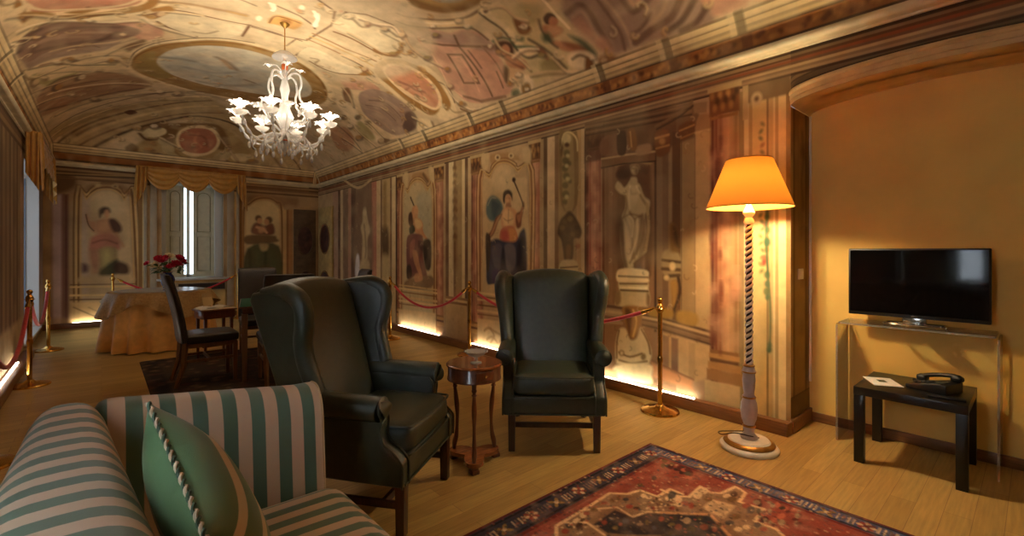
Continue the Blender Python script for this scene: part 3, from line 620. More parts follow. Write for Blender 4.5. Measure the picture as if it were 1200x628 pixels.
TR_END = """
Q 224 0 24 900 -252 -245 0 2396 85 19 48 80 106 87 137 11 101 -71 51 -94 96 -15 0 -2494
Q 225 0 68 540 -148 2132 135 179 137 11 121 -110 41 -236 -357 6
Q 226 0 51 540 -246 2138 79 14 -19 -612 19 -769 -79 -252
C 227 30 9 1000 -289 -342 0 2541 93 20 52 81 111 95 177 16 117 -78 45 -89 114 -19 0 -2665 -709 98
C 228 22 9 1000 -315 -374 0 2585 119 44 52 81 111 95 177 16 117 -76 45 -90 143 -38 0 -2724 -764 107
C 229 20 9 1000 -263 -310 0 2497 67 -4 52 81 111 94 177 16 117 -78 45 -90 85 2 0 -2606 -654 88
C 230 20 9 1000 -345 -410 0 2635 149 71 52 81 111 95 177 18 117 -77 45 -89 177 -62 0 -2791 -828 119
Q 231 0 34 720 -224 2332 76 109 135 39 88 34 130 -13 142 -67 105 -152 -166 40 -122 96 -197 -5 -115 -75
Q 81 0 20 900 -9 2446 -6 -17 -14 -14 -19 -6 -20 3 -14 11 -5 16 5 17 14 14 20 6 19 -2 14 -11
Q 81 0 20 900 221 2449 -6 -18 -14 -13 -20 -7 -21 3 -14 11 -6 17 6 17 14 14 21 7 20 -3 14 -11
Q 232 0 20 900 197 2442 -3 -8 -5 -7 -8 -3 -9 2 -5 5 -3 8 3 8 5 6 9 3 8 -1 5 -6
Q 233 0 51 630 -336 2499 103 -2 -10 -142 -83 -32
Q 234 0 24 900 -37 1997 53 68 79 -8 20 -77 -50 -16 -59 -29 -29 -54
Q 235 0 20 900 105 1953 -5 -37 -13 -28 -18 -10 -18 9 -13 26 -4 36 4 37 13 27 18 11 18 -9 13 -26
Q 236 0 27 900 -71 1801 87 56 89 9 80 -54 20 -158 -41 -54 -216 -5
Q 237 0 34 630 -33 1777 98 30 40 -103 -118 -30
Q 238 0 27 900 95 1847 79 17 81 -102 10 -106 -80 -42 -61 90
Q 239 0 24 900 -81 1801 -67 23 -38 101 -15 -27 34 -152 67 -127 29 53
C 240 14 8 1000 -201 1924 34 -178 67 -101
Q 241 0 24 900 205 1627 50 -131 51 -106 -24 -16 -57 95 -44 105
Q 242 0 27 900 -158 1412 29 117 116 67 157 4 81 -105 20 -159 -121 0 -137 -26 -135 0
C 243 30 15 600 -110 1439 155 54 160 -64
Q 244 0 31 900 -33 1336 218 27 30 -185 -10 -212 -81 -103 -137 31 -29 234
Q 245 0 51 630 6 1310 118 26 -19 -315 -79 -50
Q 246 0 34 900 -158 1310 106 0 19 -234 -38 -154 -58 104
Q 247 0 34 900 -13 972 218 179 0 -238 -140 -74 -88 29
Q 248 0 34 900 164 1073 81 38 113 -69 0 -147 -173 5
Q 249 0 34 900 -246 1080 69 -27 0 -102 -69 -11
Q 250 0 34 900 -246 851 618 3 0 -139 -618 28
Q 251 0 34 720 -62 947 -5 -23 -14 -17 -19 -5 -19 7 -14 17 -6 23 6 23 14 17 19 6 19 -7 14 -17
L 252 14 8 1000 -391 730 843 -24
L 253 30 8 1000 -391 690 843 -27
L 254 35 8 1000 -391 549 843 -37
L 255 22 8 1000 -391 478 843 -42
P 256 0 26 900 -400 439 852 -35 0 -338 -852 33
C 144 18 10 800 -354 347 130 -87 153 -91 215 -7
C 257 20 10 700 -167 332 154 -90 157 65
P 258 0 20 900 -624 2235 18 2 0 -2536 -18 3
P 259 0 20 900 -606 2237 107 8 0 -2558 -107 14
P 260 0 20 900 -499 2245 27 3 0 -2565 -27 4
P 261 0 20 900 -472 2248 54 4 0 -2576 -54 7
Q 262 0 34 900 -624 2532 270 28 0 -189 -270 -136
Q 263 0 34 540 -624 173 224 -47 0 -302 -224 28
L 264 20 8 1000 -588 2568 1061 50
L 265 20 8 1000 -588 2513 1061 46
L 266 20 8 1000 -588 2593 1061 52
Q 267 0 24 900 2219 582 0 1490 64 149 148 113 201 29 155 -72 88 -184 7 -1558
C 268 30 10 1000 2190 583 0 1523 93 151 148 128 218 31 163 -78 98 -191 7 -1600
C 269 20 10 1000 2158 585 0 1538 125 171 148 128 218 32 163 -78 133 -208 7 -1623
C 270 20 10 1000 2222 582 0 1508 61 131 148 127 218 31 163 -79 63 -174 7 -1577
Q 271 0 42 720 2235 2400 196 88 409 -4 249 -19 146 -28 -19 -157 -163 28 -178 -87 -140 160 -304 15 -164 -140
Q 272 0 27 900 2332 1675 26 166 106 59 101 -70 170 43 21 -206 -225 -32
Q 273 0 20 900 2518 1984 -9 -34 -22 -25 -30 -11 -29 8 -22 23 -8 33 8 34 22 25 29 10 30 -7 22 -23
Q 274 0 20 900 2728 1956 -9 -38 -25 -29 -34 -11 -34 9 -25 26 -9 37 9 37 25 29 34 12 34 -9 25 -26
Q 275 0 14 900 2534 1932 -6 -31 -19 -24 -25 -10 -25 8 -18 22 -7 31 7 32 18 24 25 9 25 -7 19 -22
Q 276 0 14 900 2667 1916 -7 -33 -19 -24 -26 -9 -25 8 -19 22 -6 31 6 32 19 24 25 10 26 -7 19 -23
Q 277 0 20 900 2358 1675 7 111 66 76 100 -108 -13 -104
Q 278 0 20 900 2598 1652 17 161 107 60 27 -188
C 279 50 15 1000 2431 1795 117 -40 67 -66
Q 279 0 27 900 2464 1789 101 22 33 -92 -117 -40
Q 18 0 24 900 2241 1618 494 11 77 -55 0 -84 -561 -54
Q 280 0 27 900 2254 1345 603 59 0 -854 -603 30
Q 281 0 27 900 2481 1449 168 -9 -34 -131 -101 0
C 282 40 30 600 2300 1308 6 -365 -6 -329
C 283 50 40 600 2431 1272 20 -333 -20 -331
C 282 40 30 600 2598 1271 -6 -335 20 -337
C 284 50 40 600 2735 1346 14 -414 -14 -338
P 285 0 17 900 2945 2187 65 3 0 -1648 -65 4
P 286 0 17 900 3010 2190 43 3 0 -1653 -43 2
P 287 0 17 900 3053 2193 72 4 0 -1660 -72 3
P 288 0 17 900 2075 2136 64 4 0 -1554 -64 3
P 289 0 17 900 2139 2140 44 2 0 -1559 -44 3
L 290 50 8 1000 2203 2724 1256 6
L 291 40 8 1000 2203 2615 1256 16
"""
TR_REVEAL = """
L 292 14 8 600 154 2289 200 16 14 -798 -201 -52 -13 834
C 293 50 30 500 246 2173 26 -175 -39 -184 39 -176
C 294 18 12 600 259 2153 -40 -162 67 -172 -53 -206
"""
TR_RUG = """
P 295 0 6 1000 1590 1488 287 10 153 15 71 -74 82 -11 7 -103 124 -1 -1 -72 -493 -267 -445 393
P 295 0 6 1000 2258 1344 8 -94 42 -37 153 13 -27 -67 32 -42 139 -19 -30 -63 -113 -13 21 -111 -152 -13 16 -93 -47 -85 -294 -92 -383 338
L 296 18 4 1000 1512 1415 88 83 257 7 173 8 64 -68 84 -21 12 -99 121 -3 2 -70
L 296 14 4 900 1640 1501 89 -79 -16 -115
L 296 14 4 900 1798 1502 147 -96 -14 -103 93 -20 117 -125
L 296 18 4 1000 2268 1350 0 -87 44 -48 149 11 -23 -65 34 -41 133 -22 -30 -63 -117 -15 27 -111 -146 -11 8 -93 -41 -49
L 297 16 4 1000 2070 1232 167 -167 -103 -137
P 298 0 6 1000 2057 1224 162 -162 -100 -131 -305 -134 -191 169
P 299 0 6 1000 1743 1391 175 6 7 -99 85 -24 116 -123 -146 -80 -182 161 -62 72
P 300 0 8 1000 2261 1120 119 2 29 -107 -161 -8
P 301 0 8 1000 2275 1094 79 10 21 -72 -95 -5
Q 302 0 4 900 1943 1462 -8 -3 -9 0 -7 4 -5 7 1 7 4 6 8 3 9 0 8 -4 4 -6 0 -8
Q 303 0 4 900 1983 1449 -10 -5 -11 -2 -8 3 -3 7 3 8 7 8 11 6 11 2 8 -3 3 -7 -3 -9
Q 303 0 4 900 2036 1449 -12 -8 -11 -3 -7 1 0 5 5 9 10 9 13 7 11 4 7 -1 0 -6 -5 -8
Q 304 0 4 900 2054 1410 -9 -4 -10 1 -7 3 -4 7 1 7 5 7 9 3 9 0 8 -4 4 -6 -1 -8
Q 305 0 4 900 2154 1369 -12 -5 -12 -1 -8 3 -3 7 3 8 8 8 12 5 11 1 9 -3 3 -7 -3 -9
Q 305 0 4 900 2160 1340 -9 -4 -10 1 -8 4 -4 7 0 7 6 7 9 3 10 -1 8 -4 4 -7 -1 -7
Q 302 0 4 900 2012 1357 -10 -5 -12 0 -9 5 -5 8 2 8 7 8 10 5 12 0 9 -5 5 -8 -2 -9
Q 306 0 4 900 2024 1325 -8 -2 -9 1 -7 4 -5 6 0 7 4 6 8 2 9 -1 7 -4 5 -7 0 -7
Q 303 0 4 900 2142 1264 -12 -6 -11 -2 -7 2 0 5 5 7 10 7 12 6 11 3 7 -2 1 -5 -6 -7
Q 304 0 4 900 2219 1264 -13 -5 -12 -2 -9 4 -2 6 4 8 10 8 13 6 12 1 9 -3 3 -7 -5 -8
Q 305 0 4 900 2265 1247 -15 -6 -14 -1 -10 4 -3 7 4 10 12 9 15 6 14 1 11 -4 3 -8 -5 -9
Q 305 0 4 900 2215 1200 -12 -4 -12 0 -9 4 -4 7 3 8 8 7 12 4 13 0 9 -4 4 -7 -3 -8
Q 302 0 4 900 2092 1265 -8 -3 -10 2 -8 5 -6 7 0 7 4 6 9 2 9 -1 9 -5 5 -8 1 -7
Q 302 0 4 900 2156 1208 -9 -3 -10 1 -7 3 -3 6 1 7 6 5 9 3 10 0 7 -3 4 -6 -2 -7
Q 305 0 4 900 1775 1461 -11 -6 -12 -2 -8 4 -4 7 2 10 7 9 11 7 12 1 9 -3 4 -8 -2 -10
Q 305 0 4 900 1712 1456 -8 -4 -8 -1 -7 3 -3 7 0 7 5 7 8 4 9 1 7 -3 3 -6 -1 -8
Q 304 0 4 900 1654 1450 -7 -4 -9 -1 -7 3 -3 6 1 8 4 6 8 5 8 0 7 -3 4 -6 -1 -7
Q 302 0 4 900 1613 1431 -9 -5 -10 -1 -8 4 -5 8 1 9 5 8 9 5 10 0 9 -4 4 -7 0 -9
Q 306 0 4 900 1694 1415 -11 -6 -11 -2 -9 4 -4 7 2 10 7 9 11 7 12 1 9 -3 4 -8 -2 -10
Q 302 0 4 900 1799 1460 -8 -4 -9 0 -8 4 -4 6 0 8 5 7 8 4 10 0 7 -4 5 -6 -1 -8
Q 303 0 4 900 1852 1455 -10 -5 -11 0 -9 4 -5 8 1 9 6 9 10 5 12 0 9 -4 5 -8 -1 -10
Q 305 0 4 900 2213 1258 -6 -3 -5 -1 -4 1 0 3 2 3 5 4 6 3 6 1 3 -1 1 -3 -3 -3
Q 305 0 4 900 2193 1219 -6 -2 -5 1 -5 2 -2 4 1 4 3 3 6 2 5 -1 5 -2 2 -4 -1 -4
Q 305 0 4 900 2173 1318 -5 -1 -4 0 -4 3 -3 3 0 3 3 3 4 1 4 0 5 -3 2 -3 0 -3
Q 305 0 4 900 2150 1194 -6 -3 -6 0 -4 1 0 3 2 3 5 4 6 2 5 1 4 -1 1 -3 -2 -4
Q 305 0 4 900 2069 1294 -5 -2 -5 0 -4 3 -3 3 1 4 3 3 4 2 6 -1 4 -2 2 -3 0 -4
Q 305 0 4 900 2180 1297 -5 -2 -5 0 -4 2 -2 4 0 4 3 3 6 2 5 0 4 -3 3 -3 -1 -4
Q 305 0 4 900 2098 1273 -5 -2 -5 -1 -4 2 -1 3 1 3 4 3 5 3 5 0 4 -2 1 -2 -1 -4
Q 306 0 4 900 2255 1248 -6 -2 -5 -1 -5 2 -1 3 2 4 5 3 6 3 6 0 4 -1 1 -4 -2 -4
Q 306 0 4 900 2219 1280 -5 -2 -5 -1 -4 2 -1 3 1 4 4 3 5 2 5 0 4 -2 1 -2 -1 -4
Q 306 0 4 900 2201 1250 -4 -1 -4 0 -2 1 -2 2 1 3 3 2 3 1 4 0 3 -1 1 -2 0 -3
Q 306 0 4 900 2155 1190 -6 -2 -7 -1 -4 2 -1 3 2 4 5 4 7 3 6 0 5 -1 1 -4 -3 -4
Q 305 0 4 900 2102 1235 -5 -2 -4 -1 -3 1 -1 2 2 3 3 3 5 2 5 1 2 -1 1 -2 -2 -3
Q 306 0 4 900 2174 1315 -7 -3 -6 -1 -5 1 -1 4 2 4 5 4 7 3 6 1 5 -1 1 -4 -2 -4
Q 305 0 4 900 2220 1281 -7 -3 -7 0 -5 2 -2 4 2 4 6 5 7 3 7 0 5 -2 2 -4 -2 -5
Q 305 0 4 900 2124 1306 -4 -1 -5 0 -4 3 -2 3 0 3 2 3 4 1 4 0 4 -3 3 -3 0 -3
Q 305 0 4 900 2208 1272 -7 -3 -7 0 -5 2 -2 4 2 4 5 5 7 2 7 1 5 -2 2 -4 -2 -5
Q 305 0 4 900 2053 1298 -5 -3 -5 -1 -3 0 -1 3 2 3 5 4 5 2 5 2 3 -1 1 -2 -3 -4
Q 305 0 4 900 2082 1258 -4 -1 -5 0 -3 2 -2 3 1 3 2 3 5 1 4 0 4 -2 1 -2 0 -4
Q 305 0 4 900 2222 1224 -6 -2 -5 0 -4 2 -1 3 1 4 4 3 5 2 5 0 4 -2 2 -3 -2 -4
Q 305 0 4 900 2146 1269 -4 -2 -5 0 -3 1 -2 3 1 3 4 3 4 2 4 0 4 -2 1 -2 -1 -4
Q 306 0 4 900 2165 1240 -4 -1 -5 1 -4 2 -3 4 0 3 3 3 4 1 5 -1 4 -2 2 -4 0 -3
Q 305 0 4 900 2148 1251 -5 -2 -5 -1 -3 1 -1 3 2 3 4 3 5 3 5 0 3 -1 1 -2 -2 -4
Q 305 0 4 900 2212 1212 -6 -2 -6 -1 -3 1 -1 2 3 4 5 4 6 2 6 1 3 -1 1 -3 -3 -3
Q 305 0 4 900 2123 1258 -4 -1 -4 1 -4 2 -3 4 0 3 2 2 4 1 4 0 4 -3 3 -3 0 -3
Q 306 0 4 900 2138 1310 -5 -2 -4 0 -3 1 -1 2 2 3 3 3 5 2 4 0 3 -1 1 -2 -2 -3
Q 306 0 4 900 2217 1206 -5 -2 -6 0 -4 1 -2 4 2 3 4 4 5 2 6 0 4 -2 2 -3 -2 -4
Q 305 0 4 900 1722 1466 -5 -3 -5 -1 -3 1 -1 3 1 4 3 4 5 3 5 1 3 -1 1 -3 -1 -4
Q 305 0 4 900 1659 1433 -4 -2 -5 -1 -4 2 -2 4 0 4 3 4 5 3 5 0 4 -2 2 -3 -1 -5
Q 305 0 4 900 1615 1467 -3 -1 -3 0 -2 1 -2 2 1 2 1 3 3 1 3 1 3 -1 1 -2 -1 -3
Q 305 0 4 900 1727 1453 -3 -1 -4 0 -4 2 -2 4 -1 3 2 3 3 1 4 0 4 -2 3 -4 0 -3
Q 306 0 4 900 1689 1425 -4 -2 -3 -1 -3 1 -2 3 1 3 2 3 4 2 3 0 3 -1 2 -2 -1 -4
Q 306 0 4 900 1704 1428 -3 -2 -4 0 -3 1 -2 3 1 3 2 3 4 2 4 1 3 -2 1 -2 0 -4
Q 306 0 4 900 1673 1398 -3 -2 -3 0 -3 1 -2 3 1 3 2 2 3 2 3 0 3 -1 2 -3 -1 -3
Q 306 0 4 900 1663 1509 -3 -1 -3 0 -3 1 -2 3 0 3 2 3 3 2 4 0 3 -2 1 -3 0 -3
Q 305 0 4 900 1652 1383 -3 -1 -4 0 -4 1 -2 3 0 4 2 3 4 2 4 0 4 -2 2 -3 0 -3
Q 305 0 4 900 1653 1458 -3 -2 -4 1 -3 1 -2 3 0 3 1 3 3 1 4 0 3 -2 2 -2 0 -4
Q 306 0 4 900 1699 1438 -5 -3 -4 -1 -4 2 -2 3 1 4 4 4 4 3 5 0 4 -1 1 -3 -1 -4
Q 306 0 4 900 1677 1459 -3 -2 -4 0 -3 2 -2 3 -1 3 2 3 3 1 4 0 3 -2 2 -3 0 -3
Q 306 0 4 900 1651 1438 -4 -2 -4 -1 -2 0 -1 3 1 3 3 4 4 2 4 1 2 0 1 -3 -1 -3
Q 306 0 4 900 1664 1460 -4 -3 -5 -1 -3 2 -1 2 1 4 3 4 4 3 4 1 4 -2 1 -2 -1 -4
Q 306 0 4 900 1742 1445 -3 -1 -4 -1 -2 1 -1 2 1 3 2 2 3 2 4 1 2 -1 1 -2 -1 -3
Q 306 0 4 900 1661 1409 -3 -1 -4 0 -3 2 -2 3 0 3 1 3 3 1 4 0 3 -2 2 -3 1 -3
Q 306 0 4 900 1678 1471 -3 -1 -4 -1 -2 2 -2 2 1 3 2 3 3 1 3 1 3 -2 1 -2 0 -3
Q 305 0 4 900 1729 1424 -4 -2 -5 0 -4 2 -2 4 0 4 2 3 4 2 5 0 4 -2 2 -4 0 -4
Q 306 0 4 900 1647 1466 -4 -2 -4 -2 -3 1 -1 3 1 3 3 4 4 3 4 1 3 -1 1 -2 -1 -4
Q 306 0 4 900 1730 1445 -5 -3 -5 -1 -4 2 -1 3 0 4 4 4 4 3 5 1 4 -2 2 -3 -1 -4
Q 305 0 4 900 1671 1460 -4 -2 -5 -1 -4 2 -2 3 0 5 3 4 5 2 5 1 4 -2 2 -4 -1 -4
Q 306 0 4 900 1711 1409 -4 -3 -4 -1 -3 1 -1 2 1 4 4 3 4 3 5 1 2 0 1 -3 -1 -3
Q 307 0 4 900 1802 1358 -9 -5 -9 -1 -7 3 -3 6 2 8 6 6 9 5 9 1 7 -3 3 -6 -2 -8
Q 308 0 4 900 1849 1355 -6 -3 -6 0 -6 3 -2 4 1 5 4 5 6 3 6 0 5 -3 3 -4 -1 -5
Q 307 0 4 900 1844 1302 -7 -3 -6 -1 -5 2 -2 4 2 5 4 4 6 4 7 0 5 -2 2 -4 -2 -5
Q 308 0 4 900 1892 1297 -11 -5 -11 -1 -9 4 -3 7 2 8 8 9 11 5 12 1 9 -3 3 -8 -2 -9
Q 204 0 4 900 1918 1236 -7 -2 -8 1 -7 5 -5 6 0 6 3 5 7 2 8 -1 8 -5 4 -6 1 -6
Q 309 0 4 900 1951 1226 -10 -5 -9 -2 -6 2 -1 5 4 6 8 7 10 5 9 1 6 -1 1 -5 -4 -7
Q 307 0 4 900 2032 1194 -12 -5 -11 0 -8 2 -2 7 3 7 9 7 11 5 11 1 8 -3 3 -6 -4 -8
Q 309 0 4 900 2031 1136 -8 -2 -9 1 -8 4 -4 6 1 7 4 5 9 2 9 -1 8 -4 4 -6 -1 -7
Q 309 0 4 900 1805 1298 -8 -4 -9 0 -7 4 -3 5 1 7 5 7 8 3 9 0 7 -3 4 -6 -1 -7
Q 308 0 4 900 1939 1179 -9 -3 -8 -1 -6 2 -2 5 3 6 6 6 9 4 9 1 6 -3 2 -5 -3 -6
Q 304 0 4 900 2276 1270 -19 -8 -19 -2 -12 4 -3 9 7 12 15 12 20 8 19 3 12 -4 3 -10 -7 -12
Q 305 0 4 900 2261 1227 -19 -8 -17 -2 -12 4 -3 9 7 11 15 11 19 8 18 3 13 -4 2 -10 -7 -11
Q 305 0 4 900 2380 1178 -20 -7 -20 -1 -14 6 -4 10 6 13 16 11 21 7 20 1 14 -5 4 -11 -6 -13
Q 305 0 4 900 2447 1177 -19 -6 -19 0 -13 5 -4 9 6 12 15 10 19 7 19 1 14 -6 4 -10 -7 -11
Q 303 0 4 900 2380 1122 -13 -3 -14 2 -11 6 -5 8 1 9 9 7 12 3 14 -1 11 -6 6 -9 -2 -9
Q 305 0 4 900 2488 1068 -13 -2 -15 2 -12 7 -7 9 2 10 8 7 14 3 15 -2 12 -7 7 -10 -2 -10
Q 306 0 4 900 2532 1059 -17 -5 -16 0 -11 5 -4 8 5 10 13 8 17 5 16 -1 12 -5 3 -8 -5 -9
Q 303 0 4 900 2473 1039 -17 -4 -18 2 -13 6 -6 10 4 11 13 9 17 4 18 -1 14 -7 5 -10 -4 -11
Q 302 0 4 900 2250 1156 -16 -6 -15 -3 -9 3 -2 7 7 9 13 9 16 6 15 3 10 -3 1 -7 -7 -9
Q 302 0 4 900 2249 1183 -14 -4 -13 1 -11 5 -4 8 2 9 9 8 13 4 14 0 11 -5 4 -8 -2 -10
Q 302 0 4 900 2467 964 -16 -4 -17 2 -13 6 -4 9 3 10 12 8 17 4 17 -2 12 -6 5 -9 -4 -10
Q 304 0 4 900 2441 936 -19 -5 -18 0 -12 5 -3 9 6 10 15 8 18 5 18 0 13 -5 3 -9 -6 -10
Q 303 0 4 900 2329 960 -15 -4 -16 1 -12 6 -5 9 4 10 10 7 16 4 16 -1 12 -6 5 -9 -4 -10
Q 304 0 4 900 2252 957 -13 -3 -13 3 -11 6 -6 8 1 9 8 6 13 3 14 -2 11 -6 5 -9 -1 -9
Q 304 0 4 900 2329 866 -13 -3 -13 2 -10 4 -3 7 3 7 9 6 13 3 14 -1 9 -5 4 -7 -4 -7
Q 302 0 4 900 2316 832 -12 -1 -12 1 -9 5 -4 7 2 7 8 6 11 2 13 -2 9 -5 4 -7 -2 -7
Q 305 0 4 900 2276 890 -11 -2 -13 3 -10 6 -5 7 1 8 7 5 11 2 12 -2 10 -6 6 -8 -1 -8
Q 305 0 4 900 2228 910 -11 -2 -12 2 -10 5 -5 8 1 7 7 6 12 2 12 -2 10 -5 5 -8 -2 -7
Q 310 0 4 900 2082 1154 -13 -5 -12 -1 -9 3 -3 7 4 9 9 8 13 5 13 1 9 -4 3 -7 -4 -9
Q 301 0 4 900 2114 1102 -15 -5 -14 0 -10 4 -4 8 4 10 10 8 15 5 14 0 11 -4 4 -8 -4 -10
Q 310 0 4 900 2174 1072 -10 -3 -10 1 -8 4 -4 6 2 7 7 6 10 3 11 -1 8 -4 3 -6 -2 -7
Q 311 0 4 900 2034 1104 -13 -5 -13 0 -9 4 -3 7 3 9 9 7 13 5 13 0 10 -4 3 -7 -4 -9
Q 310 0 4 900 2065 1054 -14 -4 -13 0 -11 5 -4 8 2 10 10 7 14 5 14 -1 11 -5 4 -8 -3 -9
Q 311 0 4 900 2125 1023 -13 -4 -14 1 -10 4 -4 8 3 9 9 8 14 4 14 -1 10 -5 4 -8 -3 -9
Q 311 0 4 900 2141 987 -13 -4 -11 -1 -7 3 -2 5 5 7 10 6 12 4 12 1 7 -2 2 -6 -5 -7
Q 310 0 4 900 1968 1096 -10 -2 -10 1 -9 6 -6 7 1 8 5 6 9 2 11 -1 9 -6 6 -7 -1 -8
Q 310 0 4 900 2190 988 -11 -3 -11 0 -7 3 -3 6 3 7 9 5 11 4 11 0 7 -4 3 -6 -3 -6
Q 312 0 4 900 2366 1437 -13 -5 -12 -2 -8 3 -3 7 5 8 9 8 13 6 12 2 8 -3 3 -7 -4 -9
Q 313 0 4 900 2542 1486 -15 -7 -15 -3 -9 3 -1 7 6 9 13 10 16 7 14 3 10 -3 1 -7 -7 -9
Q 313 0 4 900 2604 1463 -15 -7 -14 -2 -9 3 -2 6 6 9 13 10 15 6 14 3 9 -3 2 -7 -7 -9
Q 313 0 4 900 2237 1444 -11 -5 -11 0 -8 4 -4 7 2 8 7 8 11 4 11 0 9 -3 4 -8 -3 -8
Q 313 0 4 900 2618 1514 -17 -8 -17 -2 -11 4 -3 8 7 12 13 11 18 7 17 3 12 -4 2 -9 -6 -11
Q 312 0 4 900 2571 1400 -13 -4 -15 1 -11 6 -6 9 1 11 9 8 13 4 15 -1 12 -6 5 -10 -1 -10
Q 314 0 4 900 2589 1395 -20 -8 -19 -3 -11 4 -3 9 8 12 17 11 20 9 19 3 13 -3 2 -10 -9 -12
Q 315 0 4 900 2638 1407 -18 -8 -17 -3 -9 1 -1 7 9 10 16 11 19 8 17 4 10 -2 0 -7 -9 -10
Q 316 0 4 900 2555 1352 -11 -3 -13 2 -11 7 -7 9 1 9 6 6 11 3 13 -2 11 -6 6 -9 0 -10
Q 316 0 4 900 2638 1373 -12 -4 -11 0 -8 3 -3 6 4 8 8 6 11 4 12 1 8 -4 3 -6 -4 -8
Q 316 0 4 900 2542 1374 -13 -6 -12 -2 -7 2 -2 6 6 7 10 8 14 5 11 2 8 -2 1 -5 -5 -8
Q 317 0 4 900 2528 1309 -17 -6 -17 0 -12 5 -4 9 4 11 13 10 17 6 17 1 13 -6 4 -9 -5 -11
Q 315 0 4 900 2713 1384 -19 -8 -17 -4 -10 2 0 6 10 10 17 11 20 9 18 4 10 -2 -1 -7 -10 -10
Q 314 0 4 900 2690 1336 -20 -7 -18 -1 -12 5 -3 9 6 11 15 11 19 7 19 1 12 -5 4 -9 -7 -12
Q 317 0 4 900 2596 1364 -13 -3 -15 2 -12 6 -6 10 1 10 8 8 14 4 14 -2 13 -7 6 -9 -1 -11
Q 314 0 4 900 2613 1354 -15 -5 -16 0 -12 6 -5 9 3 11 11 9 16 5 16 0 12 -6 5 -9 -3 -11
Q 315 0 4 900 2561 1463 -12 -4 -12 0 -10 4 -4 8 3 8 8 8 11 4 13 0 9 -5 4 -7 -2 -9
Q 314 0 4 900 2571 1326 -18 -8 -17 -2 -10 3 -2 8 7 10 16 10 18 8 17 2 11 -3 2 -8 -8 -10
Q 315 0 4 900 2561 1338 -15 -6 -14 -1 -9 4 -3 7 5 9 12 8 15 6 14 1 10 -3 2 -8 -5 -9
Q 314 0 4 900 2560 1441 -15 -5 -15 -1 -10 4 -4 8 5 10 11 9 15 6 14 1 11 -4 3 -9 -4 -10
Q 318 0 4 900 2614 785 -13 -2 -12 0 -7 4 -2 5 4 5 11 5 12 3 13 -1 8 -3 1 -6 -5 -5
Q 318 0 4 900 2445 899 -12 -2 -11 0 -9 4 -2 6 4 6 9 5 12 3 11 0 9 -4 2 -6 -4 -6
Q 314 0 4 900 2565 766 -12 -1 -12 1 -9 5 -4 7 3 6 8 5 12 2 13 -2 9 -5 4 -7 -3 -6
Q 317 0 4 900 2577 829 -12 -2 -11 1 -9 4 -2 5 3 6 9 5 12 2 12 -1 8 -4 3 -5 -4 -7
Q 318 0 4 900 2579 907 -9 -1 -9 1 -7 3 -3 5 3 5 6 4 9 2 9 -1 7 -4 2 -5 -2 -5
Q 315 0 4 900 2451 824 -11 -2 -10 0 -7 3 -2 5 3 6 9 4 11 2 10 0 7 -3 2 -5 -4 -6
Q 318 0 4 900 2678 848 -11 -2 -11 2 -9 5 -3 6 2 6 8 4 11 2 11 -2 9 -4 3 -6 -2 -7
Q 314 0 4 900 2457 891 -11 -3 -11 0 -7 3 -1 5 4 5 9 5 11 3 11 0 7 -3 2 -5 -5 -6
Q 315 0 4 900 2574 841 -11 -1 -10 2 -9 5 -4 6 2 6 6 5 11 1 11 -2 8 -5 4 -6 -1 -6
Q 316 0 4 900 2519 931 -13 -3 -12 0 -7 2 -1 5 5 6 10 6 13 3 12 0 7 -2 1 -5 -5 -6
Q 314 0 4 900 2554 947 -14 -2 -13 2 -10 5 -5 8 3 7 9 6 13 3 14 -2 10 -5 5 -8 -3 -8
Q 317 0 4 900 2588 870 -15 -4 -14 0 -9 4 -1 6 6 7 12 6 15 3 14 0 9 -3 2 -7 -6 -7
Q 314 0 4 900 2558 815 -9 -2 -9 2 -7 3 -2 5 2 4 6 4 9 1 9 -1 7 -3 2 -5 -2 -5
Q 318 0 4 900 2474 754 -15 -3 -13 -1 -7 2 0 4 8 5 13 6 15 3 13 1 8 -2 -1 -4 -8 -6
Q 315 0 4 900 2438 827 -11 -2 -10 0 -7 3 -2 5 4 5 8 5 11 2 11 0 7 -3 2 -5 -4 -6
Q 315 0 4 900 2452 913 -13 -3 -12 -1 -7 3 -1 5 5 6 11 5 13 4 12 1 8 -3 1 -5 -6 -6
Q 317 0 4 900 2721 794 -16 -2 -15 2 -11 6 -4 8 4 8 11 6 16 2 15 -2 12 -6 4 -8 -5 -8
Q 317 0 4 900 2495 816 -14 -3 -13 0 -8 3 -1 5 6 6 12 6 14 3 14 0 8 -3 1 -5 -7 -6
Q 318 0 4 900 2437 797 -16 -3 -15 1 -10 5 -3 7 5 7 12 7 16 3 15 -1 11 -4 3 -8 -6 -7
Q 318 0 4 900 2409 887 -10 -2 -10 1 -7 3 -2 5 3 5 8 4 10 2 10 0 7 -3 2 -5 -3 -5
Q 317 0 4 900 2497 818 -11 -2 -12 2 -8 5 -4 6 3 6 8 5 11 2 12 -2 9 -4 3 -7 -3 -6
Q 314 0 4 900 2384 822 -11 -3 -9 0 -6 3 -2 4 5 5 8 4 11 2 10 1 6 -3 1 -4 -4 -5
Q 314 0 4 900 2438 891 -9 -1 -9 2 -8 4 -4 6 0 6 6 4 8 1 10 -2 7 -5 5 -6 -1 -5
Q 314 0 4 900 2514 763 -9 0 -10 2 -8 5 -4 6 1 6 5 3 9 1 10 -2 8 -5 4 -6 -1 -6
Q 316 0 4 900 2626 871 -9 -1 -9 0 -6 3 -2 4 3 5 7 3 10 2 9 0 6 -3 2 -4 -4 -5
Q 316 0 4 900 2383 857 -10 -1 -11 2 -9 6 -5 7 1 6 6 5 10 1 11 -2 9 -5 5 -7 -1 -7
Q 318 0 4 900 2562 885 -13 -3 -12 1 -8 3 -2 6 5 6 10 5 13 3 12 0 8 -4 2 -5 -5 -7
